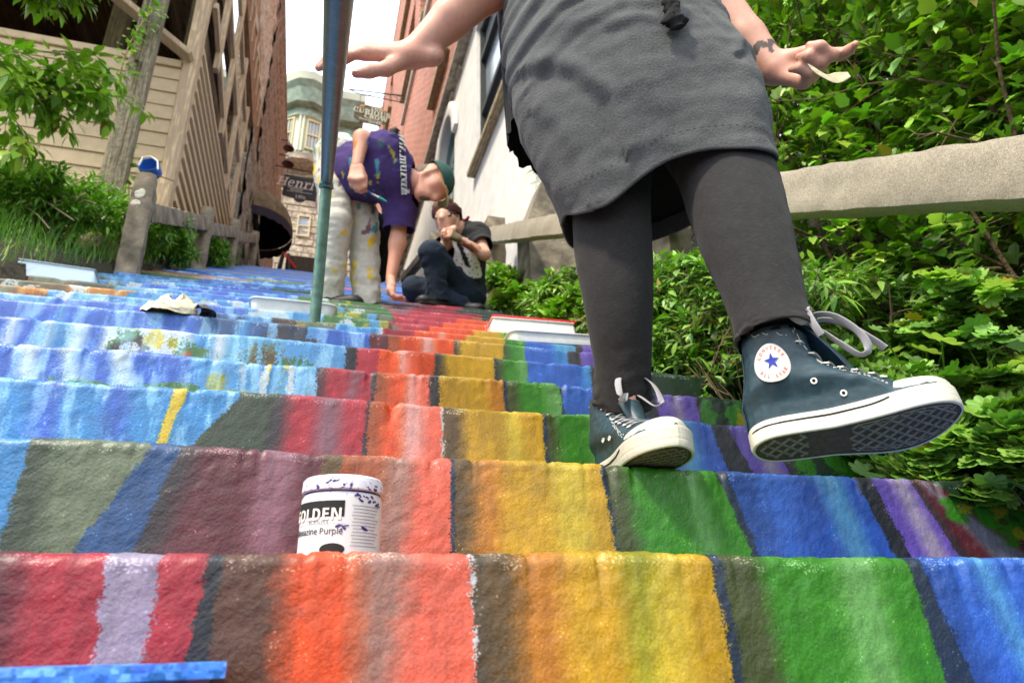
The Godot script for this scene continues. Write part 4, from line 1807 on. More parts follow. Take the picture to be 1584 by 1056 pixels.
func build_brick_building() -> void:
	var t := thing("brick_building", "tall red brick building rising behind the white one, with narrow windows and a pale conduit", "building")
	var X := 1.62
	var holes := [[-9.3, -8.0, 8.85, 10.9], [-14.4, -12.9, 13.4, 15.6], [-15.6, -14.2, 16.9, 18.6], [-19.6, -18.5, 16.6, 18.6], [-12.0, -10.7, 12.6, 14.6], [-22.6, -21.6, 16.6, 18.6]]
	pierced(t, "wall", X, 0.4, -25.4, -5.0, 7.3, 20.4, holes, M.brick)
	pierced(t, "lower_wall", X + 0.02, 0.4, -25.4, -16.05, 3.6, 7.32, [], M.brick)
	wall_slab(t, "end_wall", Vector3(X + 0.41, 3.6, -25.4), Vector3(9.0, 20.4, -25.1), M.brick)
	wall_slab(t, "near_wall", Vector3(X + 0.41, 7.4, -5.3), Vector3(9.0, 20.4, -5.0), M.brick)
	wall_slab(t, "inner_wall", Vector3(X + 1.4, 7.4, -25.0), Vector3(X + 1.5, 20.2, -5.4), M.plaster)
	wall_slab(t, "roof", Vector3(X - 0.02, 20.41, -25.45), Vector3(9.0, 20.52, -4.98), M.coping)
	for h in holes:
		var w: float = h[1] - h[0]
		framed_window(t, Transform3D(Basis(Vector3(0, 0, 1), Vector3.UP, Vector3(-1, 0, 0)), Vector3(X + 0.2, h[2], (h[0] + h[1]) * 0.5)), w, h[3] - h[2], M.window_cream, M.glass_blue, 1, 2, 0.1, 0.07)
		var sl := MB.new()
		sl.box(Vector3(X - 0.02, h[2] - 0.04, (h[0] + h[1]) * 0.5), Vector3(0.22, 0.09, w + 0.24), Basis.IDENTITY, 0.01)
		put(t, "sill", sl.mesh(), M.sill_tan)
	var c := MB.new()
	c.tube([Vector3(X - 0.05, 12.3, -7.0), Vector3(X - 0.05, 12.42, -12.0), Vector3(X - 0.05, 12.5, -14.4)], 0.045, 8)
	put(t, "conduit", c.mesh(), M.white_pipe)
	var l := MB.new()
	l.lathe([Vector3(0.02, -0.42, 0), Vector3(0.07, -0.4, 0), Vector3(0.13, -0.08, 0), Vector3(0.16, -0.04, 0), Vector3(0.05, 0.08, 0), Vector3(0.0, 0.1, 0)], 12)
	l.bar(Vector3(0, -0.3, 0), Vector3(0.2, -0.45, 0), 0.05, 0.05)
	put(t, "wall_lantern", l.mesh(), M.metal_dark, Transform3D(Basis.IDENTITY, Vector3(X - 0.22, 12.4, -14.55)))

	# scrolled shop sign on an iron bracket
	var s := thing("scrolled_shop_sign", "brown scroll-edged hanging sign with pale lettering in front of the brick building", "sign", Vector3(0.30, 11.93, -14.0))
	var b := MB.new()
	var poly := PackedVector2Array()
	for i in 72:
		var a := TAU * i / 72.0
		var cx := cos(a)
		var sy := sin(a)
		var rx := 0.41 + 0.03 * cos(4.0 * a) - 0.045 * absf(sin(a * 2.0)) ** 6.0
		var x := signf(cx) * pow(absf(cx), 0.45) * rx
		var y := signf(sy) * pow(absf(sy), 0.45) * (0.31 + 0.025 * cos(a * 6.0))
		poly.append(Vector2(x, y))
	b.prism(poly, 0.04)
	var tilt := Basis(Vector3(0, 0, 1), -0.05)
	put(s, "board", b.mesh(), M.sign_brown, Transform3D(tilt, Vector3(0.42, 0.36, 0)))
	for q in [["THE", 0.11, 0.55, 0.56], ["CURIOUS", 0.155, 0.44, 0.42], ["CROW", 0.14, 0.55, 0.27], ["fine goods & gifts", 0.05, 0.42, 0.16], ["open daily", 0.05, 0.54, 0.10]]:
		put(s, "lettering", text_mesh(q[0], q[1], 0.008, "Droid Serif", true), M.sign_pale, Transform3D(tilt, Vector3(q[2], q[3], 0.046)))
	var sc := MB.new()
	for i in 2:
		var pts := []
		for j in 14:
			var a := j * 0.4 + 0.6
			pts.append(Vector3(0.16 + cos(a) * 0.11 * (1.0 - j * 0.03), 0.42 + sin(a) * 0.12 * (1.0 - j * 0.03), 0.046))
		sc.tube(pts, 0.014, 5)
	put(s, "flourish", sc.mesh(), M.sign_pale)
	for q in [[0.20, 0.60, 0.3], [0.70, 0.56, -0.4]]:
		var le := MB.new()
		le.ball(Vector3(q[0], q[1], 0.043), Vector3(0.09, 0.03, 0.006), Basis(Vector3(0, 0, 1), q[2]), 10, 6)
		put(s, "leaf_motif", le.mesh(), M.sign_orange)
	var br := MB.new()
	br.tube([Vector3(-0.2, 1.07, 0.02), Vector3(1.32, 1.20, 0.02)], 0.018, 6)
	br.tube([Vector3(0.1, 0.98, 0.02), Vector3(1.32, 0.96, 0.02)], 0.016, 6)
	br.tube([Vector3(-0.2, 1.07, 0.02), Vector3(0.1, 0.98, 0.02), Vector3(0.4, 1.0, 0.02)], 0.012, 6)
	for i in 3:
		var pts := []
		for j in 12:
			var a := j * 0.5
			pts.append(Vector3(1.1 - i * 0.18 + cos(a) * 0.09 * (1.0 - j * 0.06), 1.08 + sin(a) * 0.09 * (1.0 - j * 0.06), 0.02))
		br.tube(pts, 0.010, 5)
	br.tube([Vector3(0.12, 1.0, 0.02), Vector3(0.12, 0.64, 0.02)], 0.008, 5)
	br.tube([Vector3(0.72, 0.98, 0.02), Vector3(0.72, 0.66, 0.02)], 0.008, 5)
	put(s, "bracket", br.mesh(), M.metal_dark)

# ---------------------------------------------------------------- fences, rail, street things
func worn_box(size: Vector3, seed_: int, cells := 0.03, amp := 0.004, bevel := 0.012) -> MB:
	# a box whose faces are grids, worn round at the edges; centred
	var n := noise_of(seed_, 9.0, 3)
	var mb := MB.new()
	var h := size * 0.5
	for ax in 3:
		for s in [-1.0, 1.0]:
			var a1 := (ax + 1) % 3
			var a2 := (ax + 2) % 3
			var n1 := maxi(2, int(size[a1] / cells))
			var n2 := maxi(2, int(size[a2] / cells))
			var base := mb.v.size()
			for j in n2 + 1:
				for i in n1 + 1:
					var p := Vector3.ZERO
					p[ax] = h[ax] * s
					p[a1] = lerpf(-h[a1], h[a1], float(i) / n1)
					p[a2] = lerpf(-h[a2], h[a2], float(j) / n2)
					var inner := Vector3(clampf(p.x, -h.x + bevel, h.x - bevel), clampf(p.y, -h.y + bevel, h.y - bevel), clampf(p.z, -h.z + bevel, h.z - bevel))
					var d := p - inner
					if d.length() > bevel:
						p = inner + d.normalized() * bevel
					var q := p + Vector3(seed_ * 0.37, 0, 0)
					p += d.normalized() * n.get_noise_3dv(q) * amp * 2.0
					mb.vert(p)
			for j in n2:
				for i in n1:
					var a := base + j * (n1 + 1) + i
					if s > 0:
						mb.quad(a, a + 1, a + n1 + 2, a + n1 + 1)
					else:
						mb.quad(a, a + n1 + 1, a + n1 + 2, a + 1)
	return mb

func beam_y(z: float) -> float:
	return slope_y(z) + 0.72

func build_fences() -> void:
	# right: long concrete beam on posts
	var t := thing("concrete_handrail", "pale speckled concrete beam rail on posts along the right edge of the stairs", "handrail")
	var cuts := [0.95, -1.27, -4.36, -7.32, -10.3]
	for i in 4:
		var a := Vector3(1.32, beam_y(cuts[i]) - 0.076, cuts[i])
		var b := Vector3(1.32, beam_y(cuts[i + 1]) - 0.076, cuts[i + 1])
		if i == 0:
			a.y = beam_y(0.0) - 0.076 + 0.58 * 0.95 * -1.0
		var d := (a - b).normalized()
		var mb := worn_box(Vector3(0.135, 0.130, a.distance_to(b) - 0.006), 101 + i, 0.02 if i == 0 else 0.04, 0.0035 if i == 0 else 0.005, 0.014)
		put(t, "beam", mb.mesh(), M.concrete if i < 2 else M.concrete_old, Transform3D(Basis(Vector3.RIGHT, d.cross(Vector3.RIGHT), d), (a + b) * 0.5))
	var k := 0
	for z in [-1.62, -4.36, -7.32, -10.3, 0.9]:
		var top := beam_y(z) - 0.06
		if k in [1, 2, 3]:
			top = beam_y(z) + 0.10
		var foot := slope_y(z) - 0.3
		var mb := worn_box(Vector3(0.17 if k > 0 else 0.12, top - foot, 0.15), 111 + k, 0.05, 0.006, 0.015)
		put(t, "post", mb.mesh(), M.concrete_old, Transform3D(Basis.IDENTITY, Vector3(1.37 if k > 0 else 1.40, (top + foot) * 0.5, z)))
		if k in [1, 2]:
			for q in [0.02, -0.10]:
				var bolt := MB.new()
				bolt.lathe([Vector3(0, 0.012, 0), Vector3(0.012, 0.012, 0), Vector3(0.014, 0.0, 0)], 8, Transform3D(Basis(Vector3(0, 0, 1), PI * 0.5), Vector3(1.286, beam_y(z) + q - 0.05, z + 0.03)))
				put(t, "bolt", bolt.mesh(), M.metal_dark)
		k += 1
	# pier with a sloping shoulder behind the rail
	var pier := thing("concrete_pier", "weathered concrete pier with a sloping shoulder behind the right handrail", "pier", Vector3(0, 0, -3.72))
	var pm := MB.new()
	var poly := PackedVector2Array([Vector2(1.42, 1.6), Vector2(2.05, 1.6), Vector2(2.05, 3.22), Vector2(1.56, 3.18), Vector2(1.42, 2.78)])
	pm.prism(poly, 0.30)
	put(pier, "block", pm.mesh(), M.pier, Transform3D(Basis.IDENTITY, Vector3(0, 0, -0.15)))

	# left: concrete posts and rails
	var l := thing("concrete_post_fence", "low weathered concrete post and rail fence on the left side of the stairs", "fence")
	var pz := [-3.42, -5.40, -7.15, -9.25, -11.3]
	for i in pz.size():
		var z: float = pz[i]
		var foot := slope_y(z) - 0.3
		var top := slope_y(z) + (0.62 if i > 0 else 0.66)
		var mb := worn_box(Vector3(0.125, top - foot, 0.14), 121 + i, 0.04, 0.006, 0.02)
		put(l, "post", mb.mesh(), M.concrete_old, Transform3D(Basis(Vector3.UP, 0.12), Vector3(-1.13, (top + foot) * 0.5, z)))
		if i + 1 < pz.size():
			var a := Vector3(-1.13, slope_y(z) + 0.46, z - 0.075)
			var zb: float = pz[i + 1] + 0.075
			var b := Vector3(-1.13, slope_y(zb) + 0.46, zb)
			var d := (a - b).normalized()
			var rb := worn_box(Vector3(0.10, 0.125, a.distance_to(b)), 131 + i, 0.04, 0.005, 0.012)
			put(l, "rail", rb.mesh(), M.concrete_old, Transform3D(Basis(Vector3.RIGHT, d.cross(Vector3.RIGHT), d), (a + b) * 0.5))
	var pt := MB.new()
	pt.ball(Vector3(-1.14, slope_y(-3.42) + 0.50, -3.350), Vector3(0.035, 0.04, 0.006), Basis.IDENTITY, 12, 6)
	pt.ball(Vector3(-1.145, slope_y(-3.42) + 0.42, -3.350), Vector3(0.03, 0.03, 0.005), Basis.IDENTITY, 12, 6)
	put(l, "mortar_patch", pt.mesh(), M.stone_light)

func build_street_things() -> void:
	# steel handrail of the stairs, on a green post
	var t := thing("metal_handrail", "grey steel pipe handrail on a pale green post in the middle of the stairs", "handrail")
	var far := Vector3(-0.030, 1.312, -1.36)
	var near := Vector3(-0.018, 0.712, -0.085)
	var d := (near - far).normalized()
	var mb := MB.new()
	mb.tube([far - d * 0.015, far, far + d * 0.4, far + d * 0.9, near, near + d * 0.5, near + d * 1.4], 0.0195, 28)
	put(t, "rail", mb.mesh(), M.pipe_steel)
	var p := MB.new()
	p.tube([Vector3(-0.027, 0.80, -1.566), Vector3(-0.027, 1.0, -1.52), Vector3(-0.029, 1.29, -1.385)], 0.0185, 24)
	put(t, "post", p.mesh(), M.pipe_green)
	var c := MB.new()
	c.lathe([Vector3(0.0, 0.012, 0), Vector3(0.022, 0.010, 0), Vector3(0.024, -0.01, 0), Vector3(0.0, -0.012, 0)], 20, Transform3D(Basis.IDENTITY, far + Vector3(0, -0.012, -0.012)))
	put(t, "collar", c.mesh(), M.pipe_green)
	var p2 := MB.new()
	p2.tube([near + d * 1.35 + Vector3(0, -1.1, 0), near + d * 1.35], 0.0185, 20)
	put(t, "post", p2.mesh(), M.pipe_green)

	# trestle table at the top
	var tb := thing("trestle_table", "brown topped table on black folding legs with red trim at the top of the stairs", "table", Vector3(-0.48, step_height(STEPS - 1) + 0.01, -9.75))
	var top := MB.new()
	top.box(Vector3(0.12, 0.55, 0), Vector3(0.62, 0.28, 0.06), Basis.IDENTITY, 0.01)
	put(tb, "panel", top.mesh(), M.table_brown)
	for s in [-1.0, 1.0]:
		for q in [-1.0, 1.0]:
			var lg := MB.new()
			lg.bar(Vector3(-0.2 + s * 0.04, 0.70, q * 0.04), Vector3(-0.2 + s * 0.12, 0.0, q * 0.22), 0.035, 0.035)
			put(tb, "leg", lg.mesh(), M.metal_dark)
	var tr := MB.new()
	tr.bar(Vector3(-0.24, 0.71, 0.05), Vector3(-0.02, 0.42, 0.12), 0.02, 0.03)
	put(tb, "trim", tr.mesh(), M.red_bright)

	# lid on the first post of the left fence
	var cap := thing("paint_tub_lid", "blue paint tub lying on its side on top of the nearest left fence post", "tub", Vector3(-1.13, slope_y(-3.42) + 0.675, -3.42))
	var cm := MB.new()
	cm.lathe([Vector3(0.0, -0.05, 0), Vector3(0.058, -0.05, 0), Vector3(0.065, 0.03, 0), Vector3(0.061, 0.03, 0), Vector3(0.055, -0.045, 0), Vector3(0.0, -0.045, 0)], 20, Transform3D(Basis(Vector3(1, 0, 0), 1.25) * Basis(Vector3(0, 0, 1), 0.2), Vector3(0, 0.055, 0.0)))
	put(cap, "tub", cm.mesh(), M.plastic_blue)
	var cr := MB.new()
	cr.tube([Vector3(-0.05, 0.03, 0.05), Vector3(-0.04, 0.10, 0.04), Vector3(0.0, 0.122, 0.03), Vector3(0.045, 0.09, 0.04), Vector3(0.06, 0.02, 0.05)], 0.006, 6)
	put(cap, "rim", cr.mesh(), M.plastic_white)
	var st := MB.new()
	st.tube([Vector3(0.05, 0.01, 0.0), Vector3(0.14, 0.008, -0.03)], 0.004, 5)
	put(cap, "stick", st.mesh(), M.twig)

# ---------------------------------------------------------------- small things on the steps
func stained_tex(seed_: int, ground: Color, marks: Array, amount: float, w := 256, h := 256) -> ImageTexture:
	var a := noise_of(seed_, 0.02, 4)
	var b := noise_of(seed_ + 3, 0.06, 3)
	var d := PackedByteArray()
	d.resize(w * h * 3)
	var i := 0
	for y in h:
		for x in w:
			var c := ground
			for q in marks.size():
				var v := a.get_noise_2d(x * 1.0 + q * 333.0, y * 1.0) + 0.35 * b.get_noise_2d(x + q * 91.0, y)
				if v > 1.0 - amount:
					c = c.lerp(marks[q], clampf((v - 1.0 + amount) * 6.0, 0.0, 1.0))
			d[i] = int(c.r * 255); d[i + 1] = int(c.g * 255); d[i + 2] = int(c.b * 255)
			i += 3
	return image_tex(w, h, d)

func tub_mesh(w: float, d: float, h: float, flare: float, r: float, wall := 0.003) -> MB:
	# open tub with round corners; origin at the middle of its bottom
	var mb := MB.new()
	var rings := []
	for q in [[0.0, -wall], [0.001, 0.0], [h * 0.5, flare * 0.5], [h - 0.004, flare], [h - 0.004, flare + 0.006], [h, flare + 0.006], [h, flare - wall], [wall + 0.002, -wall * 2.0]]:
		var ring := PackedVector3Array()
		for c in 4:
			var sx := 1.0 if c in [0, 3] else -1.0
			var sz := 1.0 if c in [0, 1] else -1.0
			for i in 6:
				var a := PI * 0.5 * c + PI * 0.5 * i / 5.0
				ring.append(Vector3(sx * (w * 0.5 - r) + cos(a) * (r + q[1]), q[0], sz * (d * 0.5 - r) + sin(a) * (r + q[1])))
		ring.reverse()
		rings.append(ring)
	mb.loft(rings, true, true)
	return mb

func build_props() -> void:
	build_jar()
	# blue tray in the nearest corner
	var t := thing("blue_paint_tray", "blue plastic paint tray smeared with paint on the lowest visible step", "tray", Vector3(-0.228, -0.1474 - 0.016, 0.072))
	var blue := mat("tray_blue", Color(1, 1, 1), 0.35, stained_tex(201, Color(0.22, 0.48, 0.86), [Color(0.42, 0.68, 0.95), Color(0.16, 0.36, 0.76), Color(0.34, 0.56, 0.90), Color(0.10, 0.36, 0.64)], 0.84), 9.0, tex.soft, 8.0, 0.6)
	put(t, "tub", tub_mesh(0.335, 0.14, 0.082, 0.006, 0.02).mesh(), blue)
	put(t, "rim", worn_box(Vector3(0.392, 0.0105, 0.012), 203, 0.006, 0.0008, 0.002).mesh(), blue, Transform3D(Basis.IDENTITY, Vector3(-0.002, 0.0845, 0.079)))
	# crumpled cap
	var hat := thing("crumpled_cloth_cap", "crumpled cream cap with a dark brim lying on a blue step", "cap", Vector3(-0.39, 0.742, -1.31))
	var n := noise_of(211, 14.0, 2)
	var hm := MB.new()
	var rings := []
	for i in 11:
		var e := PI * 0.5 * i / 10.0
		var ring := PackedVector3Array()
		for j in 28:
			var a := TAU * j / 28.0
			var r := cos(e) * 0.062
			var p := Vector3(cos(a) * r * 1.15, sin(e) * 0.062, -sin(a) * r)
			p += Vector3(n.get_noise_3d(p.x * 2, p.y * 2, p.z), n.get_noise_3d(p.z, p.x * 2, p.y), 0) * 0.03 * sin(e + 0.4)
			ring.append(p + Vector3(-0.025, 0.002, 0) + Vector3(0.02, 0, 0) * sin(e))
		rings.append(ring)
	hm.loft(rings, false, true)
	put(hat, "crown", hm.mesh(), mat("cap_cream", Color(1, 1, 1), 0.95, stained_tex(212, Color(0.84, 0.79, 0.67), [Color(0.56, 0.47, 0.28), Color(0.90, 0.88, 0.82)], 0.72), 9.0))
	var bm := MB.new()
	var ra := []
	for i in 7:
		var ring := PackedVector3Array()
		for j in 19:
			var a := -0.9 + 1.8 * j / 18.0
			var r := 0.035 + 0.052 * i / 6.0
			ring.append(Vector3(0.0 + cos(a) * r * 0.8 + 0.03, 0.012 + 0.022 * cos(a * 1.4) + 0.010 * sin(i * 0.8), sin(a) * r + 0.012))
		ra.append(ring)
	bm.loft(ra, false, false, false)
	put(hat, "brim", bm.mesh(), mat("cap_brim", Color(1, 1, 1), 0.6, stained_tex(213, Color(0.10, 0.11, 0.13), [Color(0.50, 0.38, 0.26), Color(0.05, 0.06, 0.09), Color(0.62, 0.58, 0.50)], 0.80), 9.0))

	# tubs and lids
	var ll := thing("white_tray_lid", "shallow white plastic tray lid behind the green rail post", "lid", Vector3(-0.11, 1.017, -1.86), "white plastic lids on the steps")
	put(ll, "lid", tub_mesh(0.29, 0.13, 0.046, 0.008, 0.025).mesh(), M.plastic_white, Transform3D(Basis(Vector3(1, 0, 0), 0.06), Vector3.ZERO))
	var l2 := thing("white_tray_lid", "shallow white plastic lid on the step in front of the red-topped box", "lid", Vector3(0.83, 0.882, -1.61), "white plastic lids on the steps")
	put(l2, "lid", tub_mesh(0.34, 0.13, 0.040, 0.004, 0.03).mesh(), M.plastic_white, Transform3D(Basis(Vector3.UP, -0.06), Vector3.ZERO))
	var bx := thing("storage_box", "white plastic storage box with a bright red lid at the right edge of the stairs", "box", Vector3(0.84, 1.02, -1.90))
	put(bx, "tub", tub_mesh(0.37, 0.17, 0.078, -0.012, 0.018).mesh(), M.plastic_white, Transform3D(Basis(Vector3.UP, -0.05), Vector3.ZERO))
	var rl := MB.new()
	rl.box(Vector3(0.004, 0.084, -0.006), Vector3(0.365, 0.010, 0.17), Basis(Vector3.UP, -0.05), 0.003)
	rl.bar(Vector3(-0.186, 0.084, 0.0), Vector3(-0.200, 0.02, 0.05), 0.006, 0.008)
	put(bx, "lid", rl.mesh(), M.red_bright)
	var cl := thing("clear_plastic_box", "cloudy clear plastic box lying open at the left end of the steps", "box", Vector3(-1.10, 1.295, -2.42))
	var clear := mat("cloudy_plastic", Color(0.74, 0.82, 0.88, 0.62), 0.35)
	clear.transparency = BaseMaterial3D.TRANSPARENCY_ALPHA
	put(cl, "tub", tub_mesh(0.33, 0.20, 0.085, -0.03, 0.03).mesh(), clear, Transform3D(Basis(Vector3.UP, 0.1), Vector3.ZERO))
	var inn := MB.new()
	inn.box(Vector3(0.07, 0.02, 0.01), Vector3(0.13, 0.035, 0.1), Basis(Vector3.UP, 0.3), 0.006)
	put(cl, "wet_cloth", inn.mesh(), mat("pale_blue_cloth", Color(0.62, 0.72, 0.84), 0.8, tex.mottle, 4.0))

	# black plastic sack tangled in the weeds
	var bag := thing("black_plastic_sack", "black plastic sack half buried in the weeds left of the stairs", "bag", Vector3(-1.70, 2.02, -3.78))
	var bg := MB.new()
	nets(bg, [[Vector3(-0.22, 0.36, 0.0), Vector3(-0.05, 0.27, 0.02), 0.04, 0.06], [Vector3(-0.05, 0.27, 0.02), Vector3(0.10, 0.15, 0.03), 0.06, 0.055], [Vector3(0.02, 0.15, 0.03), Vector3(0.10, 0.0, 0.06), 0.02, 0.012]], 0.014, 60.0)
	put(bag, "sack", bg.mesh(), mat("black_plastic", Color(0.025, 0.025, 0.03), 0.35, null, 1.0, tex.soft, 6.0, 1.2))

func build_jar() -> void:
	var R := 0.0392
	var t := thing("paint_jar", "white lidded paint jar with black and white label, smeared with purple paint", "jar", Vector3(0.0350, 0.002, -0.112))
	var smear := mat("jar_white", Color(1, 1, 1), 0.35, stained_tex(221, Color(0.82, 0.82, 0.83), [Color(0.30, 0.22, 0.48), Color(0.66, 0.62, 0.82)], 0.50), 16.0)
	var smear_lid := mat("lid_white", Color(1, 1, 1), 0.35, stained_tex(222, Color(0.84, 0.84, 0.86), [Color(0.34, 0.27, 0.52), Color(0.68, 0.65, 0.80)], 0.66), 18.0)
	var b := MB.new()
	b.lathe([Vector3(0.0, 0.0, 0), Vector3(R - 0.003, 0.0, 0), Vector3(R, 0.003, 0), Vector3(R, 0.058, 0), Vector3(R - 0.0015, 0.0605, 0), Vector3(R - 0.003, 0.0655, 0)], 64)
	put(t, "body", b.mesh(), smear)
	var ring := MB.new()
	ring.lathe([Vector3(R - 0.002, 0.059, 0), Vector3(R - 0.0016, 0.0632, 0)], 64)
	put(t, "neck", ring.mesh(), mat("paint_purple", Color(0.20, 0.13, 0.42), 0.3))
	var l := MB.new()
	l.lathe([Vector3(R - 0.003, 0.0632, 0), Vector3(R + 0.0006, 0.0634, 0), Vector3(R + 0.001, 0.065, 0), Vector3(R + 0.0004, 0.0755, 0), Vector3(R - 0.002, 0.078, 0), Vector3(R - 0.006, 0.0788, 0), Vector3(R - 0.008, 0.078, 0), Vector3(0.0, 0.078, 0)], 64)
	put(t, "lid", l.mesh(), smear_lid)
	# a paper label round the body, printed
	var wrap := func(a: float, y: float, r: float) -> Vector3: return Vector3(sin(a) * r, y, cos(a) * r)
	var strip := func(a0: float, a1: float, y0: float, y1: float, r: float) -> Mesh:
		var mb := MB.new()
		var rings := [PackedVector3Array(), PackedVector3Array()]
		for i in 25:
			var a := lerpf(a0, a1, i / 24.0)
			rings[0].append(wrap.call(a, y0, r))
			rings[1].append(wrap.call(a, y1, r))
		mb.loft(rings, false, false, false)
		return mb.mesh()
	put(t, "label_band", strip.call(-1.9, 1.5, 0.003, 0.0575, R + 0.0003), mat("label_paper", Color(0.80, 0.80, 0.80), 0.5))
	put(t, "label_panel", strip.call(-1.62, 0.02, 0.0375, 0.0525, R + 0.0006), M.black_print)
	# lettering bent round the jar
	bend_text(t, "GOLDEN", 0.0115, -0.80, 0.0397, R + 0.0009, M.patch_white, true)
	bend_text(t, "A C R Y L I C S", 0.0026, -0.62, 0.0327, R + 0.0007, mat("print_grey", Color(0.55, 0.55, 0.56), 0.6), false)
	bend_text(t, "Dioxazine Purple", 0.0058, -0.72, 0.0240, R + 0.0007, mat("print_dark", Color(0.28, 0.28, 0.30), 0.6), false)
	put(t, "rule", strip.call(-1.4, 0.05, 0.0307, 0.0310, R + 0.0007), M.print_grey)
	for i in 13:
		put(t, "print_line", strip.call(0.20 + 0.02 * (i % 3), 1.05 - 0.05 * ((i * 7) % 4), 0.0105 + i * 0.0031, 0.0112 + i * 0.0031, R + 0.0007), M.print_grey)
	var oval := MB.new()
	var rings := []
	for i in 6:
		var ring2 := PackedVector3Array()
		for j in 24:
			var a := TAU * j / 24.0
			ring2.append(wrap.call(-0.22 + cos(a) * 0.30 * i / 5.0, 0.004 + sin(a) * 0.0055 * i / 5.0 + 0.0035, R + 0.0007))
		rings.append(ring2)
	oval.loft(rings, false, false)
	put(t, "colour_swatch", oval.mesh(), M.black_print)
	jar_smears(t, R)

# dried smears of paint on the jar
func jar_smears(t: Node3D, R: float) -> void:
	var r := RandomNumberGenerator.new()
	r.seed = 17
	for q in [[0.55, 0.0560, 0.010, 7], [0.95, 0.0520, 0.008, 6], [0.30, 0.0575, 0.006, 4], [0.78, 0.0660, 0.009, 6], [0.05, 0.0668, 0.006, 5], [-0.35, 0.0725, 0.007, 4], [0.02, 0.0275, 0.006, 5], [0.60, 0.0265, 0.004, 3], [-0.62, 0.066, 0.004, 3]]:
		var mb := MB.new()
		for i in q[3]:
			var a: float = q[0] + r.randf_range(-1.0, 1.0) * q[2] / R
			var y: float = q[1] + r.randf_range(-0.4, 0.3) * q[2]
			var lid := 0.0009 if y > 0.0632 else 0.0006
			var bs := Basis(Vector3.UP, a) * Basis(Vector3(0, 0, 1), r.randf_range(-0.9, 0.9))
			mb.ball(Vector3(sin(a) * (R + lid), y, cos(a) * (R + lid)), Vector3(r.randf_range(0.0008, 0.0034), r.randf_range(0.0005, 0.0015), 0.0005), bs, 10, 6)
		stuff(put(t, "smear", mb.mesh(), M.paint_purple))

# lettering laid round an upright cylinder of radius r, its middle at the angle a
func bend_text(parent: Node, words: String, height: float, a: float, y: float, r: float, m: Material, bold: bool) -> void:
	var tm := text_mesh(words, height, 0.0004, "Droid Sans", bold)
	var s := tm.get_mesh_arrays()
	var v: PackedVector3Array = s[Mesh.ARRAY_VERTEX]
	var nn: PackedVector3Array = s[Mesh.ARRAY_NORMAL]
	for i in v.size():
		var ang := a + v[i].x / r
		var rr := r + v[i].z
		var p := v[i]
		v[i] = Vector3(sin(ang) * rr, y + p.y, cos(ang) * rr)
		nn[i] = Vector3(sin(ang) * nn[i].z + cos(ang) * nn[i].x, nn[i].y, cos(ang) * nn[i].z - sin(ang) * nn[i].x)
	s[Mesh.ARRAY_VERTEX] = v
	s[Mesh.ARRAY_NORMAL] = nn
	s[Mesh.ARRAY_TEX_UV] = null
	s[Mesh.ARRAY_TANGENT] = null
	var am := ArrayMesh.new()
	am.add_surface_from_arrays(Mesh.PRIMITIVE_TRIANGLES, s)
	put(parent, "lettering", am, m)

# ---------------------------------------------------------------- plants
var leaf_mesh := {}

# a leaf in the x-z plane from the origin along +z, unit length, folded along its midrib
func leaf_shape(outline: Array, fold := 0.18, droop := 0.25, segs := 0) -> ArrayMesh:
	var mb := MB.new()
	# outline: [along, half width]
	var rows := []
	for o in outline:
		var y: float = -droop * o[0] * o[0]
		var mid := mb.vert(Vector3(0, y, o[0]))
		var l := mb.vert(Vector3(-o[1], y + fold * o[1], o[0] + (o[2] if o.size() > 2 else 0.0)))
		var r := mb.vert(Vector3(o[1], y + fold * o[1], o[0] + (o[2] if o.size() > 2 else 0.0)))
		rows.append([l, mid, r])
	for i in rows.size() - 1:
		var a: Array = rows[i]
		var b: Array = rows[i + 1]
		mb.quad(a[0], b[0], b[1], a[1])
		mb.quad(a[1], b[1], b[2], a[2])
	return mb.mesh()

func round_leaf(lobes: int, depth: float, cup: float, seed_: int) -> ArrayMesh:
	# a mallow leaf: folds run from its base to each lobe
	var mb := MB.new()
	var n := noise_of(seed_, 1.0, 1)
	var c := mb.vert(Vector3(0, 0, 0.0))
	var steps := lobes * 4
	var inner := []
	var outer := []
	for i in steps + 1:
		var t := float(i) / steps
		var a := lerpf(-2.75, 2.75, t)
		var w := cos(t * lobes * TAU) * -0.5 + 0.5
		var r := 0.5 * (1.0 - depth + depth * pow(w, 0.6)) * (1.0 + 0.08 * n.get_noise_1d(i * 9.0))
		var y := 0.05 * (w - 0.5) + cup * r
		outer.append(mb.vert(Vector3(sin(a) * r, y, cos(a) * r * 1.02)))
		inner.append(mb.vert(Vector3(sin(a) * r * 0.55, cup * r * 0.4 + 0.035 * (w - 0.5), cos(a) * r * 0.55)))
	for i in steps:
		mb.tri(c, inner[i], inner[i + 1])
		mb.quad(inner[i], outer[i], outer[i + 1], inner[i + 1])
	return mb.mesh()

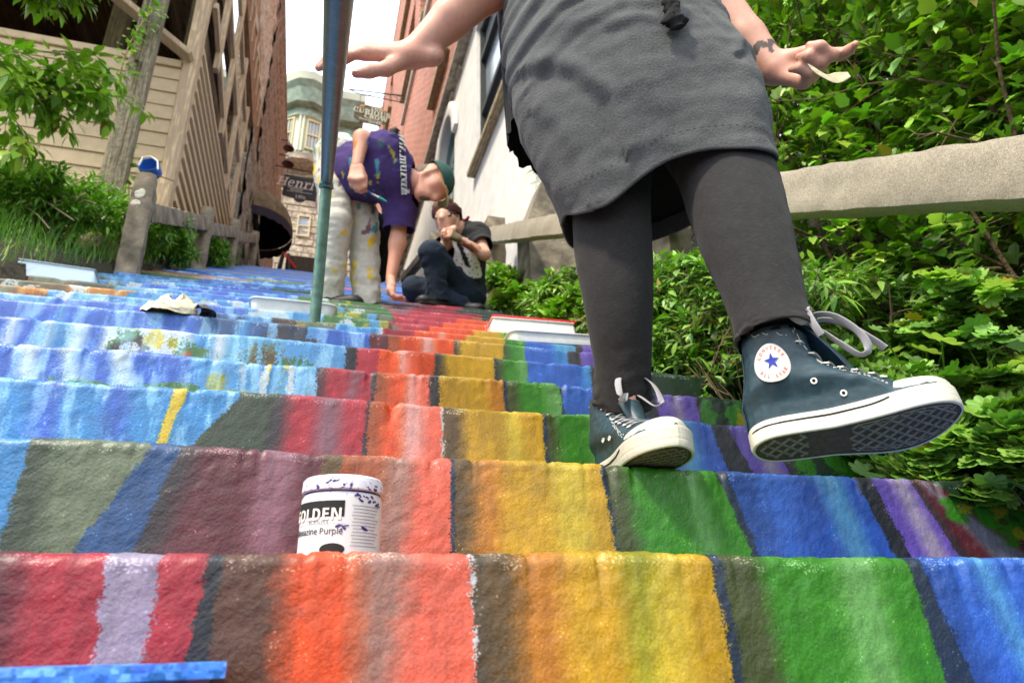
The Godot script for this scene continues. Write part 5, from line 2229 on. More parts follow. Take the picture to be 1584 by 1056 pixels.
func make_leaves() -> void:
	leaf_mesh.ovate = leaf_shape([[0.0, 0.01], [0.12, 0.13], [0.32, 0.24], [0.55, 0.22], [0.8, 0.11], [1.0, 0.005]])
	leaf_mesh.lance = leaf_shape([[0.0, 0.01], [0.2, 0.11], [0.45, 0.15], [0.75, 0.09], [1.0, 0.004]], 0.25, 0.35)
	leaf_mesh.broad = leaf_shape([[0.0, 0.02], [0.08, 0.24, -0.08], [0.3, 0.40, 0.0], [0.5, 0.30], [0.62, 0.34, 0.1], [0.8, 0.14], [1.0, 0.004]], 0.14, 0.22)
	leaf_mesh.lobed = leaf_shape([[0.0, 0.03], [0.1, 0.30, -0.12], [0.25, 0.26], [0.38, 0.48, 0.16], [0.5, 0.22], [0.7, 0.20, 0.12], [1.0, 0.004]], 0.16, 0.25)
	leaf_mesh.mallow = round_leaf(7, 0.20, 0.10, 3)
	leaf_mesh.mallow_flat = round_leaf(7, 0.26, -0.14, 4)
	var g := MB.new()
	for i in 5:
		var t := i / 4.0
		g.vert(Vector3(-0.014 * (1.0 - t * 0.9), sin(t * 1.25) * 0.9, 0.45 * t * t))
		g.vert(Vector3(0.014 * (1.0 - t * 0.9), sin(t * 1.25) * 0.9, 0.45 * t * t + 0.004))
	for i in 4:
		g.quad(i * 2, i * 2 + 1, i * 2 + 3, i * 2 + 2)
	leaf_mesh.blade = g.mesh()

func leaf_tint(r: RandomNumberGenerator, base: Color, spread := 0.3, yellow := 0.0) -> Color:
	var c := base * (1.0 + r.randf_range(-spread, spread))
	if r.randf() < yellow:
		c = Color(0.30, 0.24, 0.03)
	c.r *= 1.0 + r.randf_range(-0.15, 0.25)
	c.a = 1.0
	return c

# where a leaf hangs: its base, the way it points, its upper side
func leaf_at(p: Vector3, dir: Vector3, up: Vector3, size: float) -> Transform3D:
	var z := dir.normalized()
	var x := up.cross(z)
	if x.length() < 0.01:
		x = Vector3.RIGHT
	x = x.normalized()
	return Transform3D(Basis(x * size, z.cross(x) * size, z * size), p)

# adds leaves as parts (the first `single`) and as one mass
func foliage(t: Node3D, kind: String, places: Array, colors: Array, single: int) -> void:
	var own := mini(single, places.size())
	var tones := []
	for i in own:
		var q := i % 4
		if tones.size() <= q:
			var key := "leaf_tone_%d_%d" % [int(colors[i].g * 40.0), int(colors[i].r * 20.0)]
			if not M.has(key):
				leaf_mat(key, Color(colors[i].r, colors[i].g, colors[i].b).linear_to_srgb())
			tones.append(M[key])
		put(t, "leaf", leaf_mesh[kind], tones[q], places[i])
	if places.size() > own:
		copies(t, "foliage", leaf_mesh[kind], M.leaf, places.slice(own), colors.slice(own))

class Twigs:
	var mb := MB.new()
	var tips := []    # [point, direction] where leaves sit
	var at := Vector3.ZERO
	var clear_x := -99.0
	var clear_top := 99.0

func grow(w: Twigs, r: RandomNumberGenerator, p: Vector3, d: Vector3, length: float, radius: float, depth: int, lift := 0.25, wild := 0.35) -> void:
	var pts := [p]
	var rad := [radius]
	var n := 5
	for i in n:
		d = (d + Vector3(r.randf_range(-wild, wild), r.randf_range(-wild, wild) + lift * 0.2, r.randf_range(-wild, wild)) * 0.5).normalized()
		p += d * length / n
		var g := w.at + p
		if g.x < w.clear_x or g.y > slope_y(g.z) + w.clear_top:
			break
		pts.append(p)
		rad.append(radius * (1.0 - 0.65 * (i + 1.0) / n))
		if depth <= 1:
			w.tips.append([p, d])
		if depth > 0 and i >= 1:
			for q in 1 + (1 if r.randf() < 0.5 else 0):
				var side := d.cross(Vector3(r.randf_range(-1, 1), r.randf_range(-1, 1), r.randf_range(-1, 1))).normalized()
				grow(w, r, p, (d * 0.55 + side * 0.8 + Vector3.UP * lift * 0.3).normalized(), length * r.randf_range(0.42, 0.62), rad[-1] * 0.7, depth - 1, lift, wild)
	if pts.size() < 2:
		return
	w.mb.tube(pts, rad, 5 if radius < 0.008 else 8, false)

func shrub(called: String, label: String, category: String, at: Vector3, height: float, lean: Vector3, stems: int, kind: String, size: float, per_tip: int, tint: Color, seed_: int, group := "", single := 36, yellow := 0.02, wood := "bark", depth := 2, radius := 0.012, lift := 0.25, face := Vector3(-0.5, 0.5, 0.7), clear_x := -99.0, clear_top := 99.0) -> Node3D:
	var r := RandomNumberGenerator.new()
	r.seed = seed_
	var t := thing(called, label, category, at, group)
	var w := Twigs.new()
	w.at = at
	w.clear_x = clear_x
	w.clear_top = clear_top
	for i in stems:
		var a := TAU * (i + r.randf()) / stems
		var d := (Vector3(cos(a) * 0.5, 1.0, sin(a) * 0.5) + lean).normalized()
		grow(w, r, Vector3(cos(a), 0, sin(a)) * 0.04, d, height * r.randf_range(0.8, 1.1), radius, depth, lift)
	put(t, "branch", w.mb.mesh(), M[wood])
	var places := []
	var colors := []
	for tip in w.tips:
		for q in per_tip:
			var out := Vector3(r.randf_range(-1, 1), r.randf_range(-0.7, 0.6), r.randf_range(-1, 1))
			var dir: Vector3 = (tip[1] * 0.5 + out).normalized()
			var up := (Vector3.UP * 0.8 + face * 0.7 + Vector3(r.randf_range(-0.5, 0.5), 0, r.randf_range(-0.5, 0.5))).normalized()
			var p: Vector3 = tip[0] + out * size * 0.35
			var g := at + p
			if g.x < clear_x + 0.10 * sin(g.z * 9.0 + g.y * 5.0) or g.y > slope_y(g.z) + clear_top:
				continue
			places.append(leaf_at(p, dir, up, size * r.randf_range(0.45, 1.35)))
			colors.append(leaf_tint(r, tint, 0.5, yellow))
	# the leaves that show largest come first
	var order := range(places.size())
	order.sort_custom(func(i, j): return (at + places[i].origin).distance_squared_to(EYE) < (at + places[j].origin).distance_squared_to(EYE))
	var p2 := []
	var c2 := []
	for i in order:
		p2.append(places[i])
		c2.append(colors[i])
	foliage(t, kind, p2, c2, single)
	return t

func mallow(at: Vector3, n: int, size: float, seed_: int, label: String, tall := 1.0) -> void:
	var r := RandomNumberGenerator.new()
	r.seed = seed_
	var t := thing("mallow_plant", label, "plant", at, "mallow plants under the right handrail")
	var st := MB.new()
	var places := []
	var colors := []
	for i in n:
		var a := r.randf() * TAU
		var reach := r.randf_range(0.03, 0.17)
		var top := Vector3(cos(a) * reach, r.randf_range(0.05, 0.24) * tall, sin(a) * reach)
		var mid := Vector3(cos(a) * reach * 0.4, top.y * 0.6, sin(a) * reach * 0.4)
		st.tube([Vector3(cos(a), 0, sin(a)) * 0.01, mid, top], 0.0018, 5, false)
		var up := (Vector3(cos(a) * 0.5, 0.9, sin(a) * 0.5) + Vector3(-0.45, 0.0, 0.65)).normalized()
		places.append(leaf_at(top, Vector3(cos(a + 0.4), 0.0, sin(a + 0.4)), up, size * r.randf_range(0.6, 1.25)))
		colors.append(leaf_tint(r, Color(0.115, 0.20, 0.055), 0.3))
	put(t, "stem", st.mesh(), leaf_mat("stem_green", Color(0.33, 0.46, 0.18)))
	for i in places.size():
		var key := "mallow_tone_%d" % (i % 3)
		if not M.has(key):
			leaf_mat(key, [Color(0.36, 0.50, 0.24), Color(0.42, 0.57, 0.29), Color(0.33, 0.45, 0.24)][i % 3])
		put(t, "leaf", leaf_mesh.mallow if i % 3 else leaf_mesh.mallow_flat, M[key], places[i])

func grass_patch(label: String, boxes: Array, seed_: int, tint: Color) -> void:
	# boxes: [x0, x1, z0, z1, blades, height]
	var r := RandomNumberGenerator.new()
	r.seed = seed_
	var places := []
	var colors := []
	for b in boxes:
		for i in b[4]:
			var x := r.randf_range(b[0], b[1])
			var z := r.randf_range(b[2], b[3])
			var h: float = b[5] * r.randf_range(0.5, 1.2)
			var bs := Basis(Vector3.UP, r.randf() * TAU) * Basis(Vector3(1, 0, 0), r.randf_range(-0.2, 0.5))
			places.append(Transform3D(bs.scaled(Vector3(h * 0.5 + 0.06, h, h)), Vector3(x, ground_y(x, z) - 0.02, z)))
			colors.append(leaf_tint(r, tint, 0.35, 0.03))
	var g := copies(self, "grass", leaf_mesh.blade, M.leaf, places, colors)
	g.set_meta("label", label)
	g.set_meta("category", "grass")

func build_plants() -> void:
	make_leaves()
	var r := RandomNumberGenerator.new()
	r.seed = 300
	# ---- right: shrubs beyond the beam, seen against their own shade
	var bright := Color(0.26, 0.44, 0.045)
	var mid := Color(0.17, 0.33, 0.04)
	var deep := Color(0.15, 0.31, 0.05)
	var right := [
		[Vector3(2.0, 0.10, 0.05), 1.35, "lobed", 0.052, mid, "nearest shrub beyond the beam, at the right edge, with lobed leaves"],
		[Vector3(2.0, 0.50, -0.62), 1.15, "broad", 0.05, bright, "bright lobed-leaf shrub beyond the beam just right of the hand with the rag"],
		[Vector3(2.05, 0.85, -1.25), 1.30, "ovate", 0.05, mid, "shrub beyond the beam directly behind the raised forearm"],
		[Vector3(2.05, 1.25, -2.00), 1.35, "lance", 0.055, bright, "yellow-green narrow-leaved shrub beside the dark skirt, at the top of the hedge"],
		[Vector3(2.35, 0.60, -0.45), 1.75, "broad", 0.06, mid, "tall shrub in the second row behind the right end of the beam"],
		[Vector3(2.40, 1.05, -1.35), 1.85, "lobed", 0.06, bright, "tall light green shrub in the second row above the forearm"],
		[Vector3(2.50, 1.60, -2.45), 1.75, "ovate", 0.055, deep, "dark green shrub in the second row behind the white building corner"],
		[Vector3(2.45, 0.35, 0.35), 1.7, "ovate", 0.06, deep, "dark shrub in the second row at the far right edge"],
		[Vector3(3.10, 0.95, -0.60), 2.2, "broad", 0.07, deep, "tallest dark bush in the back row at the right edge"],
		[Vector3(3.20, 1.50, -1.80), 2.3, "lobed", 0.07, mid, "tallest bush in the back row above the skirt"],
	]
	var i := 0
	for q in right:
		var p: Vector3 = q[0]
		p.y = ground_y(p.x, p.z) - 0.03
		shrub("hedge_shrub", q[5], "shrub", p, q[1], Vector3(-0.02, 0.05, 0.06), 7 if i < 4 else 8, q[2], q[3], 5 if i < 4 else 6, q[4], 310 + i, "shrubs beyond the right handrail", 36 if i < 6 else 8, 0.02, "bark", 2, 0.010, 0.25, Vector3(-0.5, 0.5, 0.7), 1.60)
		i += 1
	# ---- right: between the steps and the beam
	var mp := [[Vector3(1.30, 0, -0.06), 20, 0.075, "lowest mallow plant, at the right edge beside the nearest steps"], [Vector3(1.26, 0, -0.30), 22, 0.065, "mallow plant just right of the raised shoe toe"], [Vector3(1.45, 0, -0.22), 20, 0.07, "mallow plant under the beam at the right edge"],
		[Vector3(1.30, 0, -0.52), 20, 0.06, "mallow plant behind the raised shoe toe"], [Vector3(1.52, 0, -0.50), 20, 0.06, "mallow plant in the shade under the beam behind the shoe"], [Vector3(1.24, 0, -0.78), 20, 0.055, "mallow plant behind the shoe laces"], [Vector3(1.40, 0, -0.95), 20, 0.055, "mallow plant between the two legs and the beam"],
		[Vector3(1.19, 0, -0.27), 26, 0.075, "low mallow plant at the end of the lowest dark green step, right edge", 0.5], [Vector3(1.19, 0, -0.40), 26, 0.07, "low mallow plant right under the raised toe", 0.5], [Vector3(1.20, 0, -0.53), 26, 0.065, "low mallow plant under the middle of the raised sole", 0.5], [Vector3(1.20, 0, -0.68), 24, 0.055, "low mallow plant behind the heel of the raised shoe", 0.5], [Vector3(1.32, 0, -0.46), 24, 0.08, "low broad mallow plant a hand right of the raised toe", 0.6],
		[Vector3(1.14, 0, -0.33), 26, 0.06, "creeping mallow spilling onto the lowest dark green tread", 0.35], [Vector3(1.13, 0, -0.45), 26, 0.055, "creeping mallow spilling onto the tread below the raised sole", 0.35], [Vector3(1.12, 0, -0.60), 24, 0.05, "creeping mallow spilling onto the third tread", 0.35], [Vector3(1.26, 0, -0.36), 26, 0.085, "low mallow with one very broad leaf, at the right edge above the lowest green step", 0.5],
		[Vector3(1.22, 0, -0.42), 24, 0.06, "mallow plant hanging over the end of the dark green step"], [Vector3(1.36, 0, -0.40), 24, 0.07, "mallow plant with the broadest leaves, right of the shoe sole"], [Vector3(1.20, 0, -0.62), 22, 0.055, "mallow plant low beside the third step end"], [Vector3(1.48, 0, -0.34), 22, 0.07, "mallow plant deep under the beam at the right edge"],
		[Vector3(1.55, 0, -0.02), 18, 0.07, "mallow plant farthest right under the beam"], [Vector3(1.42, 0, 0.14), 18, 0.075, "mallow plant cut by the lower right edge"]]
	i = 0
	for q in mp:
		var p: Vector3 = q[0]
		p.y = ground_y(p.x, p.z) - 0.02
		mallow(p, q[1], q[2], 340 + i, q[3], q[4] if q.size() > 4 else 1.0)
		i += 1
	var trail := [[Vector3(1.18, 0, -1.02), 0.34, "lance", "trailing plant with pale hanging leaflets behind the raised ankle"], [Vector3(1.22, 0, -1.32), 0.40, "lance", "trailing plant with hanging leaflets right of the standing calf"], [Vector3(1.20, 0, -1.75), 0.42, "ovate", "leafy weed between the two legs at the step ends"],
		[Vector3(1.15, 0, -0.92), 0.22, "lance", "low weed trailing over the fourth step end"], [Vector3(1.15, 0, -1.18), 0.24, "ovate", "low weed trailing over the fifth step end"], [Vector3(1.30, 0, -1.15), 0.34, "lance", "small-leaved tangle at the post foot between the legs"], [Vector3(1.34, 0, -0.72), 0.36, "lance", "small-leaved tangle behind the raised shoe"], [Vector3(1.16, 0, -1.50), 0.24, "lance", "low weed trailing beside the standing knee"],
		[Vector3(1.17, 0, -0.36), 0.17, "mallow", "low creeping weed under the tip of the raised shoe"], [Vector3(1.17, 0, -0.56), 0.18, "mallow", "low creeping weed under the raised sole, at the third step end"], [Vector3(1.20, 0, -0.20), 0.16, "mallow", "low creeping weed at the right edge beside the lowest green step"],
		[Vector3(1.45, 0, -1.40), 0.55, "ovate", "weedy bush under the beam between the two legs"], [Vector3(1.48, 0, -0.90), 0.36, "lobed", "weedy bush under the beam right of the raised leg"], [Vector3(1.55, 0, -0.45), 0.34, "mallow", "weedy bush under the beam above the shoe toe"], [Vector3(1.60, 0, -0.05), 0.34, "mallow", "weedy bush under the right end of the beam"]]
	i = 0
	for q in trail:
		var p: Vector3 = q[0]
		p.y = ground_y(p.x, p.z) - 0.02
		shrub("trailing_weed", q[3], "plant", p, q[1], Vector3(-0.35, 0, 0.25), 6, q[2], 0.042, 4, Color(0.17, 0.33, 0.05), 360 + i, "weeds between the steps and the beam", 26, 0.03, "twig", 2, 0.003, 0.0, Vector3(-0.5, 0.5, 0.7), 1.02, 0.40)
		i += 1
	var climb := [[Vector3(1.22, 0, -2.35), 0.17, "bright weed behind the red-lidded box"], [Vector3(1.26, 0, -2.85), 0.19, "bright leafy weed in front of the concrete pier"], [Vector3(1.26, 0, -3.35), 0.17, "leafy weed between the pier and the box"], [Vector3(1.24, 0, -3.95), 0.30, "ivy-like climber beside the seated boy's back"], [Vector3(1.66, 0, -2.7), 0.34, "weed climbing the near face of the concrete pier"]]
	i = 0
	for q in climb:
		var p: Vector3 = q[0]
		p.y = ground_y(p.x, p.z) - 0.02
		shrub("bank_weed", q[2], "plant", p, q[1], Vector3(-0.05, 0.1, 0.15), 3, ["ovate", "lance", "broad"][i % 3], 0.052, 3, Color(0.22, 0.40, 0.05), 380 + i, "weeds along the upper right edge of the stairs", 20, 0.02, "twig", 2, 0.003, 0.1, Vector3(-0.5, 0.5, 0.7), 1.0, 0.36)
		i += 1
	var sp := shrub("sprig", "small yellow-green sprig above the top of the concrete pier", "plant", Vector3(1.75, 3.15, -3.72), 0.28, Vector3(-0.3, 0.3, 0), 3, "lance", 0.06, 3, Color(0.34, 0.50, 0.05), 395, "", 10, 0.1, "twig", 1, 0.002)
	# bare grey limb that slants through the hedge
	var limb := thing("slanting_tree_limb", "bare grey limb slanting down through the hedge above the beam's right end", "tree", Vector3(2.3, 0, -0.8))
	var lb := MB.new()
	lb.tube(curve([Vector3(-0.25, 2.9, -0.25), Vector3(-0.05, 2.25, -0.05), Vector3(0.0, 1.95, 0.02), Vector3(0.06, 1.6, 0.08), Vector3(0.2, 1.1, 0.15), Vector3(0.3, 0.5, 0.15)]), 0.030, 12)
	put(limb, "trunk", lb.mesh(), M.bark)
	for q in [[Vector3(-0.02, 2.0, 0), Vector3(-0.75, 1.95, 0.25)], [Vector3(0.02, 1.75, 0.05), Vector3(-0.65, 1.5, 0.3)], [Vector3(-0.1, 2.3, 0), Vector3(-0.9, 2.55, 0.1)], [Vector3(0.0, 2.1, 0), Vector3(0.6, 2.5, 0.2)]]:
		var tw := MB.new()
		tw.tube(curve([q[0], q[0].lerp(q[1], 0.5) + Vector3(0, 0.06, 0), q[1]]), 0.007, 6)
		put(limb, "twig", tw.mesh(), M.twig)

	# ---- left: overhanging tree and rank weeds
	var tree := thing("leaning_tree", "small tree at the left edge with a grey trunk and bright overhanging leaves", "tree", Vector3(-2.05, 2.0, -2.75))
	var tk := MB.new()
	tk.tube(curve([Vector3(0.0, -0.3, 0), Vector3(0.05, 0.25, 0), Vector3(-0.02, 0.7, 0.02), Vector3(0.0, 1.2, 0.05), Vector3(0.1, 1.9, 0.1)]), 0.06, 12)
	put(tree, "trunk", tk.mesh(), M.bark)
	var w := Twigs.new()
	for q in [[Vector3(0.0, 0.55, 0.02), Vector3(0.8, 0.05, 0.1), 0.55], [Vector3(0, 0.8, 0.03), Vector3(0.9, -0.05, 0.2), 0.62], [Vector3(0, 1.0, 0.04), Vector3(0.8, 0.3, 0.2), 0.5], [Vector3(0.03, 1.2, 0.05), Vector3(0.8, 0.35, 0.2), 0.55], [Vector3(0.05, 1.4, 0.07), Vector3(0.7, 0.3, 0.3), 0.6], [Vector3(0.05, 1.6, 0.07), Vector3(0.5, 0.5, 0.5), 0.7], [Vector3(0.05, 1.3, 0.07), Vector3(0.0, 0.5, 0.7), 0.8]]:
		grow(w, r, q[0], q[1].normalized(), q[2], 0.010, 2, 0.0, 0.25)
	put(tree, "branch", w.mb.mesh(), M.twig)
	var places := []
	var colors := []
	for tip in w.tips:
		for k in 3:
			var out := Vector3(r.randf_range(-1, 1), r.randf_range(-0.8, 0.3), r.randf_range(-1, 1))
			places.append(leaf_at(tip[0] + out * 0.02, (tip[1] * 0.6 + out).normalized(), (Vector3.UP + Vector3(0.3, 0, 0.5)).normalized(), 0.085 * r.randf_range(0.6, 1.2)))
			colors.append(leaf_tint(r, Color(0.30, 0.50, 0.04), 0.35, 0.02))
	foliage(tree, "ovate", places, colors, 60)

	var left := [[Vector3(-1.95, 0, -3.30), 0.48, "rank weed nearest the leaning tree trunk"], [Vector3(-1.62, 0, -3.35), 0.34, "rank weed above the cloudy plastic box"], [Vector3(-2.25, 0, -3.9), 0.58, "tall weed at the left edge below the clapboards"], [Vector3(-1.78, 0, -4.2), 0.45, "tall weed beside the timber post"], [Vector3(-1.40, 0, -3.95), 0.26, "weed between the timber post and the first fence post"], [Vector3(-1.25, 0, -4.5), 0.22, "weed behind the first fence rail"], [Vector3(-1.22, 0, -6.2), 0.22, "weed behind the second fence rail"], [Vector3(-2.6, 0, -3.3), 0.6, "tall weed farthest left on the bank"]]
	i = 0
	for q in left:
		var p: Vector3 = q[0]
		p.y = ground_y(p.x, p.z) - 0.03
		shrub("rank_weed", q[2], "plant", p, q[1], Vector3(0.15, 0, 0.25), 8, "lance", 0.052, 3, Color(0.16, 0.34, 0.035), 400 + i, "rank weeds on the left bank", 20, 0.02, "twig", 2, 0.004, 0.1, Vector3(0.3, 0.6, 0.7), -99.0, 0.62)
		i += 1
	var vine := thing("post_vine", "thin vine with small leaves climbing the grey timber post", "vine", Vector3(-1.60, 2.15, -4.30))
	var vm := MB.new()
	var pts := []
	for k in 26:
		var a := 1.0 + k * 0.22
		pts.append(Vector3(sin(a) * 0.125, 0.4 + k * 0.085, cos(a) * 0.125))
	vm.tube(curve(pts, 2), 0.006, 6)
	put(vine, "stem", vm.mesh(), M.twig_pale)
	places = []
	colors = []
	for k in 170:
		var p: Vector3 = pts[r.randi_range(6, 25)]
		var out := Vector3(r.randf_range(-0.3, 1), r.randf_range(-0.9, 0.3), r.randf_range(0, 1))
		places.append(leaf_at(p + out * 0.09, out.normalized(), Vector3(0.3, 0.7, 0.6), 0.06 * r.randf_range(0.6, 1.2)))
		colors.append(leaf_tint(r, Color(0.20, 0.38, 0.05), 0.3))
	foliage(vine, "broad", places, colors, 30)
	grass_patch("rank green grass on the bank left of the stairs", [[-2.6, -1.2, -4.3, -2.2, 1900, 0.24], [-1.45, -1.22, -5.2, -3.5, 500, 0.26], [-1.34, -1.2, -8.6, -5.2, 700, 0.3], [-2.4, -1.3, -2.2, 0.6, 900, 0.25]], 420, Color(0.12, 0.28, 0.03))
	grass_patch("short grass and weeds on the bank right of the stairs", [[1.14, 1.5, -5.5, -1.0, 1500, 0.15], [1.14, 1.5, -1.0, 0.3, 900, 0.10], [1.3, 3.0, -3.5, 0.8, 1500, 0.2]], 421, Color(0.12, 0.26, 0.03))
	# dry stems
	i = 0
	for q in [[Vector3(-1.85, 2.33, -3.3), Vector3(-1.6, 2.20, -3.2), Vector3(-1.35, 2.02, -3.1)], [Vector3(-1.8, 2.26, -3.25), Vector3(-1.55, 2.25, -3.2), Vector3(-1.3, 2.2, -3.2)], [Vector3(-1.75, 2.15, -3.2), Vector3(-1.58, 2.08, -3.15), Vector3(-1.45, 1.95, -3.1)], [Vector3(-1.72, 2.36, -3.4), Vector3(-1.55, 2.40, -3.4), Vector3(-1.42, 2.52, -3.4)], [Vector3(-1.62, 2.14, -3.2), Vector3(-1.45, 2.20, -3.2), Vector3(-1.36, 2.26, -3.2)]]:
		var dm := MB.new()
		dm.tube(curve(q, 5), 0.0045, 5)
		tag(put(self, "dry_stem", dm.mesh(), M.twig_pale), ["longest dry stem arching over the black sack", "dry stem lying level across the weeds", "lowest dry stem, bent toward the cloudy box", "dry stem rising toward the timber post", "short forked dry stem near the post's foot"][i], "stem", "dry stems in the left weeds")
		i += 1
	i = 0
	for q in [[Vector3(-1.42, 2.14, -3.75), Vector3(0.13, 0.14, 0.10)], [Vector3(-1.58, 2.02, -3.62), Vector3(0.10, 0.13, 0.09)], [Vector3(-1.78, 2.02, -3.5), Vector3(0.17, 0.12, 0.12)]]:
		var rn := noise_of(430 + i, 9.0, 3)
		var rm := MB.new()
		rm.ball(Vector3.ZERO, q[1], Basis(Vector3(0.3, 1, 0).normalized(), i * 1.1), 22, 14)
		for k in rm.v.size():
			rm.v[k] *= 1.0 + 0.45 * rn.get_noise_3dv(rm.v[k] * 1.2)
		var ro := put(self, "rock", rm.mesh(), M.rock, Transform3D(Basis.IDENTITY, q[0]))
		tag(ro, ["pale rock between the timber post and the fence", "rock at the foot of the timber post", "widest rock below the black sack"][i], "rock", "rocks in the left bank")
		i += 1

# ---------------------------------------------------------------- people
func bone(a: Vector3, b: Vector3, ra: float, rb: float, ax := Vector3.ZERO, flat := 1.0) -> Array:
	return [a, b, ra, rb] if ax == Vector3.ZERO else [a, b, ra, rb, ax, flat]

# clean cut edges: each plane is [point, outward direction, centre, reach]
func cut_ok(p: Vector3, planes: Array) -> bool:
	for q in planes:
		if (p - q[0]).dot(q[1]) > 0.013 and p.distance_to(q[2]) < q[3]:
			return false
	return true

func cut_to(p: Vector3, planes: Array) -> Vector3:
	for q in planes:
		var d: float = (p - q[0]).dot(q[1])
		if d > 0.0 and d < 0.03 and p.distance_to(q[2]) < q[3]:
			p -= q[1] * d
	return p

func cut(a: Vector3, b: Vector3, f: float, reach: float) -> Array:
	var d := (b - a).normalized()
	return [a.lerp(b, f), d, a.lerp(b, f) + d * reach * 0.6, reach]

# a hand: wrist, forward, thumb side; curl of each finger joint in radians
func hand_bones(w: Vector3, f: Vector3, thumb: Vector3, back: Vector3, curls: Array, s := 1.0, thumb_out := 0.75, thumb_curl := 0.25, spread := 0.06) -> Dictionary:
	f = f.normalized()
	thumb = (thumb - f * thumb.dot(f)).normalized()
	back = (back - f * back.dot(f) - thumb * back.dot(thumb)).normalized()
	var out := []
	var root := [0.030, 0.010, -0.010, -0.028]      # finger roots across the palm, index first
	var reach := [0.084, 0.088, 0.083, 0.074]
	var lens := [[0.040, 0.024, 0.020], [0.044, 0.027, 0.021], [0.041, 0.025, 0.020], [0.031, 0.019, 0.018]]
	var tips := []
	out.append(bone(w - f * 0.03 * s, w + f * 0.01 * s, 0.026 * s, 0.027 * s, back, 0.76))
	for i in 4:
		var k: Vector3 = w + (f * reach[i] + thumb * root[i]) * s
		out.append(bone(w + (f * 0.012 + thumb * root[i] * 0.55) * s, k, 0.0155 * s, 0.0122 * s))
		var d := (f + thumb * (1.5 - i) * spread).normalized()
		var side := d.cross(back).normalized()
		var p := k
		var r := 0.0100 - 0.0007 * absf(i - 1.0)
		var way := -1.0 if d.rotated(side, -0.1).dot(back) < d.dot(back) else 1.0
		for j in 3:
			var c: float = curls[i][j]
			d = d.rotated(side, way * c)
			var q: Vector3 = p + d * lens[i][j] * s
			out.append(bone(p, q, (r - 0.0008 * j) * s, (r - 0.0012 - 0.0008 * j) * s))
			p = q
		tips.append([p, d])
	var tb := w + (f * 0.018 + thumb * 0.020 - back * 0.008) * s
	var td := (f * cos(thumb_out) + thumb * sin(thumb_out) - back * 0.25).normalized()
	var tp := tb + td * 0.044 * s
	out.append(bone(tb, tp, 0.0165 * s, 0.0125 * s))
	var td2 := td.lerp(f, 0.45 + thumb_curl).normalized()
	var tq := tp + td2 * 0.032 * s
	out.append(bone(tp, tq, 0.0110 * s, 0.0100 * s))
	var td3 := td2.lerp(f - back * 0.1, thumb_curl).normalized()
	var te := tq + td3 * 0.024 * s
	out.append(bone(tq, te, 0.0100 * s, 0.0078 * s))
	return {"bones": out, "tips": tips, "thumb": [te, td3]}

func head_bones(c: Vector3, up: Vector3, face: Vector3, s: float) -> Array:
	var side := up.cross(face).normalized()
	var o := []
	o.append(bone(c + (up * 0.025 - face * 0.022) * s, c + (up * 0.025 + face * 0.012) * s, 0.078 * s, 0.074 * s, side, 0.92))
	o.append(bone(c + (up * -0.01 + face * 0.035) * s, c + (up * -0.075 + face * 0.052) * s, 0.055 * s, 0.030 * s))
	for q in [-1.0, 1.0]:
		o.append(bone(c + (up * -0.055 + face * -0.01 + side * q * 0.048) * s, c + (up * -0.088 + face * 0.058 + side * q * 0.012) * s, 0.018 * s, 0.016 * s))
		o.append(bone(c + (up * -0.012 + face * 0.055 + side * q * 0.036) * s, c + (up * -0.014 + face * 0.058 + side * q * 0.030) * s, 0.024 * s, 0.022 * s))
		o.append(bone(c + (up * 0.012 + face * -0.012 + side * q * 0.076) * s, c + (up * -0.026 + face * -0.008 + side * q * 0.073) * s, 0.013 * s, 0.009 * s, side, 0.5))
		o.append(bone(c + (up * 0.028 + face * 0.078 + side * q * 0.030) * s, c + (up * 0.030 + face * 0.082 + side * q * 0.010) * s, 0.009 * s, 0.009 * s))
	o.append(bone(c + (up * 0.010 + face * 0.088) * s, c + (up * -0.026 + face * 0.112) * s, 0.009 * s, 0.015 * s))
	o.append(bone(c + (up * -0.055 + face * 0.086 - side * 0.012) * s, c + (up * -0.055 + face * 0.086 + side * 0.012) * s, 0.009 * s, 0.009 * s))
	return o

# living skin: blotches, and redder finger tips
func flush_skin(mb: MB, seed_: int, hands: Array) -> void:
	var n := noise_of(seed_, 22.0, 4)
	var tips := []
	for h in hands:
		for t in h.tips:
			tips.append(t[0])
		tips.append(h.thumb[0])
	for i in mb.v.size():
		var p := mb.v[i]
		var q := clampf(0.25 + 0.6 * n.get_noise_3dv(p), 0.0, 1.0)
		for t in tips:
			q = maxf(q, 0.9 - p.distance_to(t) / 0.03)
		mb.c[i] *= Color(1.0, 1.0 - 0.20 * q, 1.0 - 0.24 * q)

